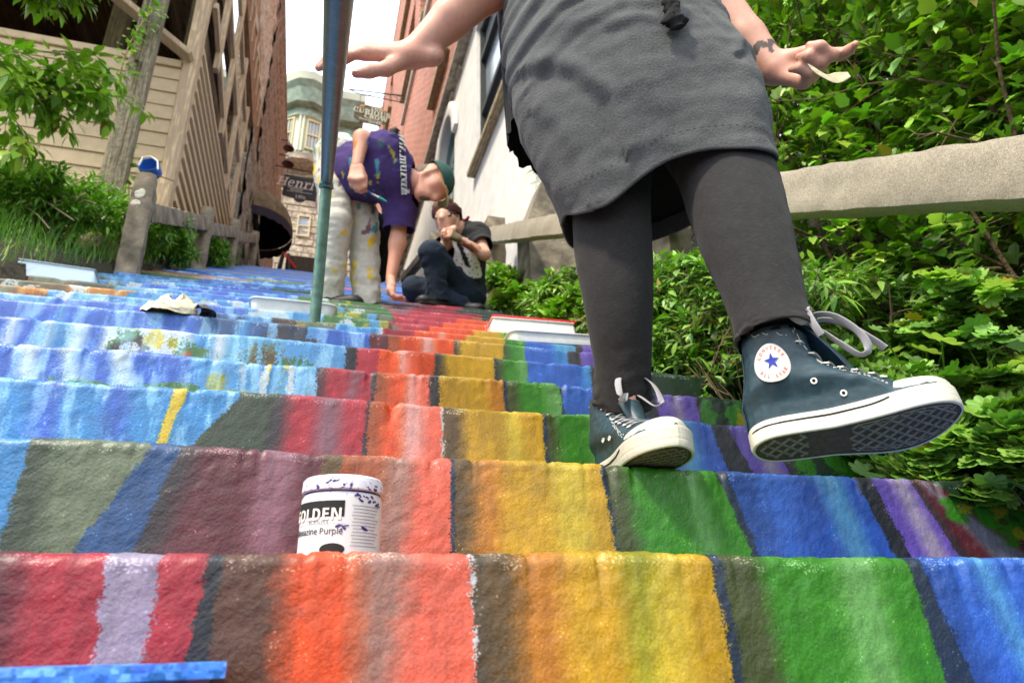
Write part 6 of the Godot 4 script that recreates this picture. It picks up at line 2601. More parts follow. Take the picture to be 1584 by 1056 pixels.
func face_parts(t: Node3D, c: Vector3, up: Vector3, face: Vector3, s: float) -> void:
	var side := up.cross(face).normalized()
	var b := Basis(side, up, face)
	for q in [-1.0, 1.0]:
		var e := MB.new()
		e.ball(Vector3.ZERO, Vector3(0.0125, 0.0075, 0.008) * s, b, 12, 8)
		var eye := put(t, "eye", e.mesh(), M.eye_white, Transform3D(Basis.IDENTITY, c + (up * 0.006 + face * 0.083 + side * q * 0.031) * s))
		var ir := MB.new()
		ir.ball(Vector3.ZERO, Vector3(0.005, 0.0055, 0.003) * s, b, 10, 6)
		put(eye, "iris", ir.mesh(), M.iris, Transform3D(Basis.IDENTITY, face * 0.0065 * s))
		var br := MB.new()
		br.tube([c + (up * 0.026 + face * 0.088 + side * q * 0.016) * s, c + (up * 0.031 + face * 0.088 + side * q * 0.031) * s, c + (up * 0.026 + face * 0.078 + side * q * 0.046) * s], 0.0035 * s, 6)
		put(t, "eyebrow", br.mesh(), M.hair_brown)
	var m := MB.new()
	m.tube([c + (up * -0.054 + face * 0.088 - side * 0.024) * s, c + (up * -0.052 + face * 0.096) * s, c + (up * -0.054 + face * 0.088 + side * 0.024) * s], [0.002 * s, 0.0045 * s, 0.002 * s], 8)
	put(t, "mouth", m.mesh(), M.lip)

# ---------------------------------------------------------------- the sneaker
# local frame: x from heel to toe, y up, z to the inner (medial) side; returns the parts under t
func snap(v: PackedVector3Array, p: Vector3) -> Vector3:
	var best := v[0]
	var bd := 1e9
	for q in v:
		var d := q.distance_squared_to(p)
		if d < bd:
			bd = d
			best = q
	return best

func foot_edge(p: Vector3, w: float) -> Vector3:
	# the upper meets the rubber band along its edge
	var t := w - 0.0015
	var z := absf(p.z)
	if z > t:
		z = lerpf(z, t, smoothstep(0.075, 0.045, p.y))
	elif p.y < 0.040 and z > t * 0.55:
		z = lerpf(z, t, smoothstep(0.040, 0.030, p.y))
	return Vector3(maxf(p.x, 0.0015) if p.y < 0.06 else p.x, p.y, signf(p.z) * z)

func sneaker(owner_: Node3D, xf: Transform3D, medial: float, spring: float, tied: int, shear := 0.0) -> void:
	var L := 0.272
	var bend := func(p: Vector3) -> Vector3:
		var e := maxf(0.0, p.x - 0.150)
		return xf * Vector3(p.x - e * e * spring * 0.9, p.y + e * e * spring * 4.0, (p.z + shear * maxf(0.0, p.y - 0.03)) * medial)
	var turn := xf.basis.determinant() * medial < 0.0
	var wt := [[0.0, 0.0], [0.004, 0.013], [0.012, 0.022], [0.025, 0.029], [0.045, 0.0325], [0.075, 0.0335], [0.105, 0.034], [0.135, 0.0385], [0.165, 0.044], [0.19, 0.0470], [0.21, 0.0468], [0.23, 0.0425], [0.248, 0.034], [0.260, 0.0235], [0.268, 0.0125], [0.272, 0.0]]
	var width := func(x: float) -> float:
		for i in wt.size() - 1:
			if x <= wt[i + 1][0]:
				return lerpf(wt[i][1], wt[i + 1][1], (x - wt[i][0]) / (wt[i + 1][0] - wt[i][0]))
		return 0.0
	# outline with even spacing
	var outline := []
	var half := []
	var dense := curve(wt.map(func(q): return Vector3(q[0], 0, q[1])), 6)
	for p in dense:
		half.append(Vector2(p.x, maxf(p.z, 0.0)))
	for p in half:
		outline.append(p)
	for i in range(half.size() - 2, 0, -1):
		outline.append(Vector2(half[i].x, -half[i].y))
	var n := outline.size()
	var normal2 := []
	for i in n:
		var d: Vector2 = outline[(i + 1) % n] - outline[(i - 1 + n) % n]
		normal2.append(Vector2(-d.y, d.x).normalized())
	var ringof := func(y: float, grow_: float, rough := 0.0) -> PackedVector3Array:
		var r := PackedVector3Array()
		for i in n:
			var o: Vector2 = outline[i] + normal2[i] * grow_
			if rough > 0.0 and outline[i].x > 0.19:
				var w := sin(i * 2.1 + y * 2200.0) * sin(i * 2.1 - y * 2200.0)
				o += normal2[i] * rough * w
			r.append(bend.call(Vector3(o.x, y, o.y)))
		if turn:
			r.reverse()
		return r
	var shoe := owner_
	# rubber band round the sole
	var mb := MB.new()
	var rings := [ringof.call(0.0005, -0.004), ringof.call(0.0, -0.0015), ringof.call(0.002, 0.0), ringof.call(0.0085, 0.0006), ringof.call(0.0100, 0.0), ringof.call(0.011, 0.0)]
	for i in 8:
		rings.append(ringof.call(0.012 + i * 0.002, 0.0004, 0.0004))
	rings.append_array([ringof.call(0.029, 0.0), ringof.call(0.030, -0.001), ringof.call(0.030, -0.005)])
	mb.loft(rings, false, false)
	var band := put(shoe, "rubber_sole", mb.mesh(), M.rubber_white)
	# dark line that ends at the ball of the foot
	for s in [-1.0, 1.0]:
		var ln := MB.new()
		var pts := []
		for i in 30:
			var x := 0.006 + (0.178 - 0.006) * i / 29.0
			pts.append(bend.call(Vector3(x, 0.0195 + (0.004 * pow(maxf(0.0, i - 24) / 5.0, 2.0)), s * (width.call(x) + 0.0008))))
		ln.tube(pts, 0.0013, 6)
		put(band, "stripe", ln.mesh(), M.rubber_line)
	# tread: a recessed sheet with raised diamonds
	var tr := MB.new()
	var sheet := PackedVector3Array()
	for i in n:
		sheet.append(bend.call(Vector3(outline[i].x - normal2[i].x * 0.004, 0.0018, outline[i].y - normal2[i].y * 0.004)))
	if not turn:
		sheet.reverse()
	for i in range(1, half.size()):
		pass
	var cols := 5
	var rows := []
	for i in half.size():
		var row := []
		var x: float = half[i].x
		var w: float = maxf(0.0, half[i].y - 0.004)
		for j in cols:
			row.append(tr.vert(bend.call(Vector3(clampf(x, 0.004, L - 0.004), 0.0016, lerpf(-w, w, j / (cols - 1.0))))))
		rows.append(row)
	for i in rows.size() - 1:
		for j in cols - 1:
			tr.quad(rows[i][j], rows[i + 1][j], rows[i + 1][j + 1], rows[i][j + 1])
	put(band, "outsole", tr.mesh(), M.sole)
	var ridge := MB.new()
	var ribs := []
	for i in 16:
		ribs.append([Vector2(0.022 + i * 0.019 - 0.06, -0.05), Vector2(0.022 + i * 0.019 + 0.04, 0.05)])
		ribs.append([Vector2(0.022 + i * 0.019 + 0.04, -0.05), Vector2(0.022 + i * 0.019 - 0.06, 0.05)])
	for q in ribs:
		var run := []
		for k in 25:
			var p: Vector2 = q[0].lerp(q[1], k / 24.0)
			var ok: bool = p.x > 0.010 and p.x < 0.262 and absf(p.y) < width.call(p.x) - 0.008 and not (p.x > 0.075 and p.x < 0.125)
			if ok:
				run.append(bend.call(Vector3(p.x, 0.0014, p.y)))
			if (not ok or k == 24) and run.size() > 1:
				ridge.tube(run, 0.0021, 5)
				run = []
			elif not ok:
				run = []
	for s in [0.010, 0.016]:
		var run := []
		for k in 40:
			var x := 0.135 + 0.118 * k / 39.0
			run.append(bend.call(Vector3(x, 0.0012, (width.call(x) - s))))
		ridge.tube(run, 0.0012, 5)
		run = []
		for k in 40:
			var x := 0.135 + 0.118 * k / 39.0
			run.append(bend.call(Vector3(x, 0.0012, -(width.call(x) - s))))
		ridge.tube(run, 0.0012, 5)
	stuff(put(band, "tread_ridges", ridge.mesh(), M.sole_grey))
	# toe cap
	var tc := MB.new()
	rings = []
	for i in 15:
		var x := 0.198 + 0.072 * i / 14.0
		var h: float = 0.029 + 0.027 * pow(maxf(0.0, 1.0 - pow((x - 0.198) / 0.0725, 2.6)), 0.5)
		var w: float = maxf(0.001, width.call(x) - 0.0025)
		var ring := PackedVector3Array()
		for j in 21:
			var a := PI * j / 20.0
			var c := cos(a)
			ring.append(bend.call(Vector3(x - 0.012 * c * c * (1.0 - i / 14.0), 0.026 + (h - 0.026) * pow(sin(a), 0.8), w * c)))
		if not turn:
			ring.reverse()
		rings.append(ring)
	tc.loft(rings, false, false, false)
	put(shoe, "toe_cap", tc.mesh(), M.rubber_white)
	# leather upper
	var up := MB.new()
	var bs := [bone(Vector3(0.215, 0.022, 0), Vector3(0.155, 0.026, 0), 0.036, 0.040, Vector3.UP, 0.82), bone(Vector3(0.155, 0.028, 0), Vector3(0.10, 0.045, 0), 0.038, 0.034),
		bone(Vector3(0.12, 0.052, 0), Vector3(0.078, 0.09, 0), 0.026, 0.024), bone(Vector3(0.034, 0.02, 0), Vector3(0.036, 0.05, 0), 0.031, 0.030), bone(Vector3(0.05, 0.05, 0), Vector3(0.060, 0.15, 0), 0.036, 0.045, Vector3(0, 0, 1), 0.90), bone(Vector3(0.06, 0.03, 0), Vector3(0.12, 0.03, 0), 0.033, 0.036)]
	var cn := noise_of(501, 22.0, 3)
	nets(up, bs, 0.0036, 75.0, func(p: Vector3): return p.y > 0.024 and p.y < 0.138 - 0.10 * (p.x - 0.06) * 0.6, func(p: Vector3): return foot_edge(p, width.call(clampf(p.x, 0.0, 0.271))) + Vector3(0, 0, 1) * signf(p.z) * cn.get_noise_3d(p.x * 0.7, p.y * 1.6, p.z * 0.4) * 0.0022 * smoothstep(0.03, 0.06, p.y) + Vector3(0, 1, 0) * cn.get_noise_3d(p.x * 1.8, p.y * 0.6, 3.0) * 0.0016)
	var surf := up.v.duplicate()
	for i in up.v.size():
		up.v[i] = bend.call(up.v[i])
	if medial * xf.basis.determinant() < 0.0:
		for i in range(0, up.f.size(), 3):
			var q := up.f[i + 1]
			up.f[i + 1] = up.f[i + 2]
			up.f[i + 2] = q
	put(shoe, "upper", up.mesh(), M.leather)
	var out := func(p: Vector3) -> Vector3:      # outward from the foot's middle line
		var mid := Vector3(clampf(p.x, 0.04, 0.2), lerpf(0.03, 0.10, clampf((0.14 - p.x) / 0.1, 0.0, 1.0)) if p.y > 0.05 else 0.03, 0)
		return (p - mid).normalized()
	# heel strip and collar edge
	var hs := MB.new()
	var run := []
	for i in 12:
		run.append(bend.call(snap(surf, Vector3(-0.02, 0.034 + 0.0088 * i, 0)) + Vector3(-0.001, 0, 0)))
	hs.tube(run, 0.006, 8, true, 0.22, xf.basis.x)
	put(shoe, "heel_strip", hs.mesh(), M.leather)
	# eyelets up the throat, laces across
	var eyes := [[], []]
	for i in 7:
		var t := i / 6.0
		for s in 2:
			var z := (1.0 if s == 0 else -1.0) * lerpf(0.026, 0.036, t)
			var g := Vector3(lerpf(0.180, 0.092, t), lerpf(0.052, 0.114, t), z)
			var p := snap(surf, g)
			var nrm: Vector3 = (out.call(p) + Vector3(0.25, 0.35, 0)).normalized()
			eyes[s].append([p, nrm])
	var ey := []
	for s in 2:
		for i in 7:
			ey.append(eyes[s][i])
	for q in [Vector3(0.098, 0.046, 0.06), Vector3(0.124, 0.044, 0.06), Vector3(0.098, 0.046, -0.06), Vector3(0.124, 0.044, -0.06)]:
		var p := snap(surf, q)
		ey.append([p, Vector3(0, 0.12, signf(q.z)).normalized()])
	for e in ey:
		var nrm: Vector3 = e[1]
		var a := nrm.cross(Vector3(1, 0, 0.1)).normalized()
		var b := nrm.cross(a)
		var ring := []
		var hole := MB.new()
		var disc := PackedVector3Array()
		for k in 13:
			var g := TAU * k / 12.0
			ring.append(bend.call(e[0] + nrm * 0.0012 + (a * cos(g) + b * sin(g)) * 0.0034))
			if k < 12:
				disc.append(bend.call(e[0] + nrm * 0.0011 + (a * cos(g) + b * sin(g)) * 0.0028))
		var em := MB.new()
		em.tube(ring, 0.0012, 6, false)
		var eo := put(shoe, "eyelet", em.mesh(), M.eyelet)
		hole.cap(disc, true)
		put(eo, "hole", hole.mesh(), M.hole)
	var up_dir := xf.basis.y.normalized()
	var lift := 0.0055
	for i in 6:
		for s in 2:
			var A: Array = eyes[s][i]
			var B: Array = eyes[1 - s][i + 1]
			var m: Vector3 = (A[0] + B[0]) * 0.5 + Vector3(0.5, 0.85, 0).normalized() * (lift + 0.0022 * s)
			var lc := MB.new()
			var pts := curve([bend.call(A[0] + A[1] * 0.0012), bend.call(A[0].lerp(m, 0.4) + Vector3(0.4, 0.9, 0) * 0.003), bend.call(m), bend.call(B[0].lerp(m, 0.4) + Vector3(0.4, 0.9, 0) * 0.003), bend.call(B[0] + B[1] * 0.0012)], 4)
			lc.tube(pts, 0.0046, 8, true, 0.30, up_dir)
			put(shoe, "lace", lc.mesh(), M.lace)
	# tongue
	var tg := MB.new()
	rings = []
	for i in 9:
		var t := i / 8.0
		var c := Vector3(lerpf(0.165, 0.094, t), lerpf(0.066, 0.158, t), 0) + Vector3(0.006, 0.0, 0) * sin(t * PI)
		if i == 8: c += Vector3(0.005, -0.004, 0)
		var ring := PackedVector3Array()
		for j in 14:
			var a := TAU * j / 14.0
			ring.append(bend.call(c + Vector3(0.55, 0.4, 0).normalized() * sin(a) * 0.0028 - Vector3(0.9, 0.3, 0) * 0.010 * pow(absf(cos(a)), 2.0) + Vector3(0, 0, 1) * cos(a) * lerpf(0.014, 0.026, t) * (0.85 if i == 8 else 1.0)))
		if not turn: ring.reverse()
		rings.append(ring)
	tg.loft(rings)
	put(shoe, "tongue", tg.mesh(), M.leather)
	# stitching: two broken lines down each facing and one along the collar
	var stitch := MB.new()
	for s in [-1.0, 1.0]:
		for row in 2:
			var pts := []
			for i in 40:
				var t := i / 39.0
				var g := Vector3(lerpf(0.088, 0.19, pow(t, 0.85)) - row * 0.004 * (1.0 - t), lerpf(0.15, 0.045, pow(t, 0.62)) - row * 0.0035, s * lerpf(0.045, 0.05, t))
				var p := snap(surf, g)
				pts.append(p + out.call(p) * 0.0006)
			for i in range(1, 38, 1):
				if i % 2 == 0:
					stitch.tube([bend.call(pts[i]), bend.call(pts[i].lerp(pts[i + 1], 0.9))], 0.00055, 4)
		var pts2 := []
		for i in 30:
			var t := i / 29.0
			var p := snap(surf, Vector3(lerpf(0.012, 0.09, t), 0.128 + 0.004 * (1.0 - t) - 0.1 * 0.06 * t, s * 0.06))
			pts2.append(p + out.call(p) * 0.0006)
		for i in range(0, 29, 2):
			stitch.tube([bend.call(pts2[i]), bend.call(pts2[i].lerp(pts2[i + 1], 0.9))], 0.00055, 4)
	stuff(put(shoe, "stitching", stitch.mesh(), M.thread))
	# round ankle patch on the inner side, following the ankle's curve
	var pc := snap(surf, Vector3(0.046, 0.088, 0.06)) + Vector3(0, 0, 0.0062)
	var disc_p := func(u: float, w: float, h: float) -> Vector3:
		var d := (u * u) / 0.075 + maxf(0.0, -u) * 0.10
		return bend.call(pc + Vector3(u, w, h - d - maxf(0.0, -w) * 0.02))
	var pm := MB.new()
	rings = []
	for q in [[0.0, 0.0005], [0.5, 0.0005], [0.94, 0.0005], [1.0, 0.0]]:
		var ring := PackedVector3Array()
		for j in 40:
			var a := TAU * j / 40.0
			ring.append(disc_p.call(cos(a) * 0.0235 * q[0], sin(a) * 0.0235 * q[0], q[1]))
		if turn: ring.reverse()
		rings.append(ring)
	pm.loft(rings, false, false)
	var patch := put(shoe, "ankle_patch", pm.mesh(), M.patch_white)
	var sm := MB.new()
	var star := PackedVector3Array()
	for j in 10:
		var a := PI * 0.5 + TAU * j / 10.0
		var r := 0.0105 if j % 2 == 0 else 0.0042
		star.append(disc_p.call(cos(a) * r, sin(a) * r + 0.001, 0.0013))
	if turn: star.reverse()
	sm.cap(star, true)
	put(patch, "star", sm.mesh(), M.star_blue)
	for q in [["ALL★STAR", -1.0], ["CONVERSE", 1.0]]:
		var words: String = q[0].replace("★", " ")
		for j in words.length():
			if words[j] == " ":
				continue
			var tm := text_mesh(words[j], 0.0042, 0.0003, "Droid Sans", true)
			var ang: float = (PI * 0.5 - q[1] * (0.0)) if q[1] > 0 else -PI * 0.5
			ang += (-q[1]) * (j - (words.length() - 1) * 0.5) * 0.30
			var rr := 0.0178
			var u := cos(ang) * rr
			var w := sin(ang) * rr
			var arr := tm.get_mesh_arrays()
			var v: PackedVector3Array = arr[Mesh.ARRAY_VERTEX]
			var rot := ang - PI * 0.5 if q[1] > 0 else ang + PI * 0.5
			var nn: PackedVector3Array = arr[Mesh.ARRAY_NORMAL]
			for k in v.size():
				var l := Vector2(v[k].x, v[k].y).rotated(rot)
				v[k] = disc_p.call(u + l.x, w + l.y, 0.0008 + v[k].z)
				nn[k] = (xf.basis * Vector3(0, 0, medial)).normalized()
			arr[Mesh.ARRAY_VERTEX] = v
			arr[Mesh.ARRAY_NORMAL] = nn
			arr[Mesh.ARRAY_TEX_UV] = null
			arr[Mesh.ARRAY_TANGENT] = null
			var am := ArrayMesh.new()
			am.add_surface_from_arrays(Mesh.PRIMITIVE_TRIANGLES, arr)
			put(patch, "lettering", am, M.print_red)
	# the bow
	var k0 := Vector3(0.108, 0.146, 0.0)
	var loops := []
	if tied == 0:
		loops = [[k0, Vector3(0.118, 0.153, 0.018), Vector3(0.142, 0.140, 0.030), Vector3(0.166, 0.112, 0.034), Vector3(0.172, 0.092, 0.032), Vector3(0.160, 0.090, 0.028), Vector3(0.140, 0.112, 0.022), Vector3(0.122, 0.138, 0.010), k0],
			[k0, Vector3(0.095, 0.166, 0.022), Vector3(0.082, 0.160, 0.042), Vector3(0.088, 0.136, 0.050), Vector3(0.100, 0.130, 0.044), Vector3(0.108, 0.142, 0.022), k0],
			[k0, Vector3(0.126, 0.152, 0.008), Vector3(0.154, 0.138, 0.014), Vector3(0.182, 0.112, 0.016), Vector3(0.196, 0.098, 0.014)],
			[k0, Vector3(0.112, 0.160, 0.018), Vector3(0.108, 0.150, 0.036), Vector3(0.112, 0.126, 0.044), Vector3(0.118, 0.112, 0.043)]]
	else:
		loops = [[k0, Vector3(0.128, 0.160, 0.012), Vector3(0.150, 0.138, 0.030), Vector3(0.166, 0.104, 0.034), Vector3(0.160, 0.098, 0.026), Vector3(0.140, 0.118, 0.014), k0],
			[k0, Vector3(0.126, 0.160, -0.010), Vector3(0.146, 0.140, -0.026), Vector3(0.160, 0.112, -0.030), Vector3(0.152, 0.106, -0.022), Vector3(0.130, 0.130, -0.008), k0],
			[k0, Vector3(0.120, 0.166, 0.004), Vector3(0.128, 0.180, 0.014)]]
	for q in loops:
		var pts := []
		for p in q:
			pts.append(bend.call(p))
		var lc := MB.new()
		lc.tube(curve(pts, 8), 0.0054, 8, true, 0.26, up_dir)
		put(shoe, "lace", lc.mesh(), M.lace)
	var kn := MB.new()
	kn.ball(bend.call(k0 + Vector3(0.002, 0.004, 0)), Vector3(0.008, 0.006, 0.008), xf.basis.orthonormalized(), 12, 8)
	put(shoe, "knot", kn.mesh(), M.lace)

# a leg of cloth along a line of [centre, radius], with wrinkles
func legging(t: Node3D, called: String, line: Array, m: Material, seed_: int, bunch_from: float, squash := Vector3.ZERO) -> void:
	var n := noise_of(seed_, 5.0, 3)
	var rings := []
	var cs := []
	var rs := []
	for q in line:
		cs.append(q[0])
		rs.append(Vector3(q[1], q[2] if q.size() > 2 else q[1], 0))
	var c := curve(cs, 12)
	var r := curve(rs, 12)
	var total := c.size()
	for i in total:
		var d: Vector3 = (c[mini(i + 1, total - 1)] - c[maxi(i - 1, 0)]).normalized()
		var side := Vector3(0, 0, 1).cross(d).normalized()
		var other := d.cross(side)
		var f := float(i) / (total - 1)
		var b := smoothstep(bunch_from, 1.0, f)
		var ring := PackedVector3Array()
		for j in 64:
			var a := TAU * j / 64.0
			var p: Vector3 = c[i]
			var dir := side * cos(a) + other * sin(a)
			var rr: float = lerpf(r[i].x, r[i].y, sin(a) * sin(a))
			rr += b * 0.0030 * sin(f * 150.0 + 2.2 * sin(a + 1.0) + 5.0 * n.get_noise_2d(sin(a) * 0.25, f * 1.2)) * (0.6 + 0.6 * sin(a * 2.0 + f * 20.0))
			rr += 0.0012 * n.get_noise_3dv((p + dir * rr) * 4.0)
			ring.append(p + dir * rr)
		rings.append(ring)
	# turn the last ring in, so the cuff has an edge
	var last: PackedVector3Array = rings[-1]
	var inner := PackedVector3Array()
	var inner2 := PackedVector3Array()
	var dd: Vector3 = (c[total - 1] - c[total - 4]).normalized()
	for p in last:
		inner.append(c[-1] + (p - c[-1]) * 0.965 + dd * 0.0015)
		inner2.append(c[-1] + (p - c[-1]) * 0.93 - dd * 0.02)
	rings.append(inner)
	rings.append(inner2)
	rings.reverse()
	var mb := MB.new()
	mb.loft(rings, false, true)
	put(t, called, mb.mesh(), m)

func build_woman() -> void:
	var t := thing("person", "person in a grey wrap skirt, dark leggings and teal high-top sneakers stepping down the stairs", "person", Vector3.ZERO)
	var skin := MB.new()
	skin.use_color = true
	# ---- skin
	var hip := Vector3(0.475, 1.02, -0.30)
	var chest := Vector3(0.475, 1.30, -0.32)
	var neck := Vector3(0.475, 1.46, -0.32)
	var head := Vector3(0.475, 1.60, -0.29)
	var shR := Vector3(0.310, 1.385, -0.32)
	var shL := Vector3(0.640, 1.385, -0.31)
	var elR := Vector3(0.280, 1.105, -0.275)
	var elL := Vector3(0.662, 1.105, -0.228)
	var wrR := Vector3(0.116, 0.910, -0.353)
	var wrL := Vector3(0.751, 0.870, -0.176)
	var body := [bone(hip, chest, 0.135, 0.12, Vector3(0, 0, 1), 0.72), bone(chest, neck, 0.10, 0.05), bone(neck, head, 0.05, 0.048), bone(shR, shL, 0.055, 0.055),
		bone(shR, elR, 0.052, 0.043), bone(shL, elL, 0.052, 0.043), bone(elR, elR.lerp(wrR, 0.25), 0.043, 0.044), bone(elL, elL.lerp(wrL, 0.25), 0.043, 0.044),
		bone(Vector3(0.43, 0.98, -0.30), Vector3(0.46, 0.63, -0.30), 0.048, 0.040), bone(Vector3(0.46, 0.63, -0.30), Vector3(0.480, 0.26, -0.34), 0.044, 0.024), bone(Vector3(0.565, 0.98, -0.27), Vector3(0.615, 0.60, -0.19), 0.044, 0.040), bone(Vector3(0.61, 0.60, -0.195), Vector3(0.606, 0.27, -0.14), 0.046, 0.024)]
	nets(skin, body, 0.012, 40.0)
	nets(skin, head_bones(head + Vector3(0, 0.05, 0.02), Vector3(0, 0.98, -0.2).normalized(), Vector3(-0.1, -0.2, 0.97).normalized(), 1.0), 0.006, 70.0)
	# arms from the elbow to the finger tips, fine
	var fR := Vector3(-0.97, 0.05, -0.20)
	var hR := hand_bones(wrR, fR, Vector3(-0.15, -0.80, 0.55), Vector3(0.1, 0.55, 0.80), [[0.20, 0.22, 0.15], [0.22, 0.25, 0.18], [0.24, 0.28, 0.2], [0.26, 0.3, 0.2]], 1.0, 0.95, 0.05)
	var armR := [bone(elR, elR.lerp(wrR, 0.28), 0.043, 0.0455), bone(elR.lerp(wrR, 0.28), elR.lerp(wrR, 0.62), 0.0455, 0.036), bone(elR.lerp(wrR, 0.62), wrR, 0.036, 0.0265)]
	armR.append_array(hR.bones)
	nets(skin, armR, 0.0034, 260.0)
	var fL := Vector3(0.509, -0.551, 0.661)
	var hL := hand_bones(wrL, fL, Vector3(0.33, 0.91, 0.23), Vector3(0.574, 0, -0.81), [[0.30, 0.35, 0.20], [0.85, 1.35, 0.9], [1.0, 1.4, 0.9], [1.05, 1.4, 0.9]], 0.92, 0.12, 0.45, -0.02)
	var armL := [bone(elL, elL.lerp(wrL, 0.25), 0.043, 0.046), bone(elL.lerp(wrL, 0.25), elL.lerp(wrL, 0.65), 0.046, 0.036), bone(elL.lerp(wrL, 0.65), wrL, 0.036, 0.0275)]
	armL.append_array(hL.bones)
	nets(skin, armL, 0.0034, 260.0)
	# ink in the skin: a branching mark round the left wrist, a small one by the right elbow
	var ax := (wrL - elL).normalized()
	var tat := elL.lerp(wrL, 0.86)
	var around := Vector3(0, 1, 0) - ax * ax.y
	around = around.normalized()
	var front := around.cross(ax).normalized()
	if front.z < 0: front = -front
	var ink := []
	for i in 9:
		var a := -0.9 + 1.9 * i / 8.0
		ink.append(tat + (around * sin(a) + front * cos(a)) * 0.032 + ax * (0.006 * sin(i * 1.7) + 0.010 * (i / 8.0 - 0.5)))
	var axr := (wrR - elR).normalized()
	var mark := elR.lerp(wrR, 0.16) + Vector3(0.1, -0.35, 0.93).normalized() * 0.044
	for i in skin.v.size():
		var p := skin.v[i]
		var best := 1.0
		for j in ink.size() - 1:
			best = minf(best, p.distance_to(Geometry3D.get_closest_point_to_segment(p, ink[j], ink[j + 1])) - 0.0015 * sin(j * 2.3))
		best = minf(best, p.distance_to(Geometry3D.get_closest_point_to_segment(p, ink[5], ink[5] + ax * 0.014 - around * 0.006)) + 0.001)
		if best < 0.0058:
			skin.c[i] = Color(0.10, 0.13, 0.13)
		elif p.distance_to(Geometry3D.get_closest_point_to_segment(p, mark, mark + Vector3(0.012, 0.02, 0.0))) < 0.0075:
			skin.c[i] = Color(0.14, 0.20, 0.07)
	flush_skin(skin, 551, [hR, hL])
	put(t, "body", skin.mesh(), M.skin)
	face_parts(t, head + Vector3(0, 0.05, 0.02), Vector3(0, 0.98, -0.2).normalized(), Vector3(-0.1, -0.2, 0.97).normalized(), 1.0)
	for q in [[hR, Vector3(0.05, 0.3, 0.9), "nail"], [hL, Vector3(0.2, 0.75, 0.55), "nail_dark"]]:
		var th: Array = q[0].thumb
		var d: Vector3 = th[1]
		var nrm: Vector3 = (q[1] - d * d.dot(q[1])).normalized()
		var nm := MB.new()
		nm.ball(th[0] - d * 0.001 + nrm * 0.0064, Vector3(0.0052, 0.0016, 0.0068), Basis(nrm.cross(d), nrm, d), 14, 8)
		put(t, "thumb_nail", nm.mesh(), M[q[2]])
	# ---- hair
	var hair := MB.new()
	var hc := head + Vector3(0, 0.07, 0.0)
	nets(hair, [bone(hc + Vector3(0, 0.02, -0.02), hc + Vector3(0, 0.01, 0.0), 0.096, 0.085), bone(hc + Vector3(0, -0.02, -0.05), hc + Vector3(0, -0.14, -0.06), 0.08, 0.06), bone(hc + Vector3(-0.07, 0.0, -0.01), hc + Vector3(-0.075, -0.12, -0.02), 0.03, 0.025), bone(hc + Vector3(0.07, 0.0, -0.01), hc + Vector3(0.075, -0.12, -0.02), 0.03, 0.025)], 0.010, 60.0, func(p: Vector3): return p.z < hc.z + 0.035 or p.y > hc.y + 0.055)
	put(t, "hair", hair.mesh(), M.hair_brown)
	# ---- black top
	var top := MB.new()
	nets(top, [bone(Vector3(0.47, 1.03, -0.29), chest, 0.170, 0.145, Vector3(0, 0, 1), 0.74), bone(chest, neck - Vector3(0, 0.02, 0), 0.125, 0.07), bone(shR, shL, 0.07, 0.07), bone(shR, shR.lerp(elR, 0.5), 0.068, 0.062), bone(shL, shL.lerp(elL, 0.5), 0.068, 0.062)], 0.012, 40.0, func(p: Vector3): return p.y > 1.00 and p.y < 1.475 and cut_ok(p, [cut(shR, elR, 0.45, 0.15), cut(shL, elL, 0.45, 0.15)]))
	put(t, "top", top.mesh(), M.black_knit)
	# ---- leggings and socks
	legging(t, "legging", [[Vector3(0.425, 1.0, -0.30), 0.098], [Vector3(0.45, 0.85, -0.30), 0.088], [Vector3(0.469, 0.722, -0.294), 0.0735], [Vector3(0.462, 0.640, -0.292), 0.0670], [Vector3(0.456, 0.572, -0.295), 0.0665], [Vector3(0.459, 0.501, -0.304), 0.0645], [Vector3(0.461, 0.442, -0.306), 0.0585], [Vector3(0.466, 0.385, -0.318), 0.0520], [Vector3(0.475, 0.325, -0.340), 0.0462], [Vector3(0.483, 0.270, -0.372), 0.0450, 0.054]], M.leggings, 511, 0.78)
	legging(t, "legging", [[Vector3(0.545, 1.0, -0.27), 0.100], [Vector3(0.595, 0.80, -0.225), 0.094], [Vector3(0.618, 0.672, -0.195), 0.0850], [Vector3(0.614, 0.608, -0.180), 0.0775], [Vector3(0.608, 0.538, -0.163), 0.0735], [Vector3(0.601, 0.456, -0.143), 0.0665], [Vector3(0.598, 0.393, -0.128), 0.0580], [Vector3(0.595, 0.335, -0.117), 0.0520], [Vector3(0.592, 0.292, -0.110), 0.0490, 0.056]], M.leggings, 512, 0.92)
	var sock_lines := [[Vector3(0.480, 0.31, -0.362), Vector3(0.481, 0.27, -0.376), Vector3(0.479, 0.22, -0.388), 0.0365], [Vector3(0.594, 0.330, -0.114), Vector3(0.594, 0.285, -0.116), Vector3(0.600, 0.235, -0.132), 0.0290]]
	for q in sock_lines:
		var rings := []
		var pts := curve([q[0], q[1], q[2]], 14)
		for i in pts.size():
			var ring := PackedVector3Array()
			for j in 40:
				var a := TAU * j / 40.0
				var r: float = q[3] * (1.0 + 0.06 * sin(i * 1.25 + sin(a)))
				ring.append(pts[i] + Vector3(cos(a) * r, 0, sin(a) * r))
			rings.append(ring)
		var sm := MB.new()
		sm.loft(rings, false, false)
		put(t, "sock", sm.mesh(), M.black_knit)
	# ---- shoes
	var f := Vector3(0.80, 0.045, 0.58).normalized()
	var lat := Vector3(0.60, -0.36, -0.70)
	lat = (lat - f * lat.dot(f)).normalized()
	var upv := lat.cross(f).normalized()
	if upv.y < 0: upv = -upv
	var airz := f.cross(upv)
	var raised := Node3D.new()
	adopt(t, raised, "shoe")
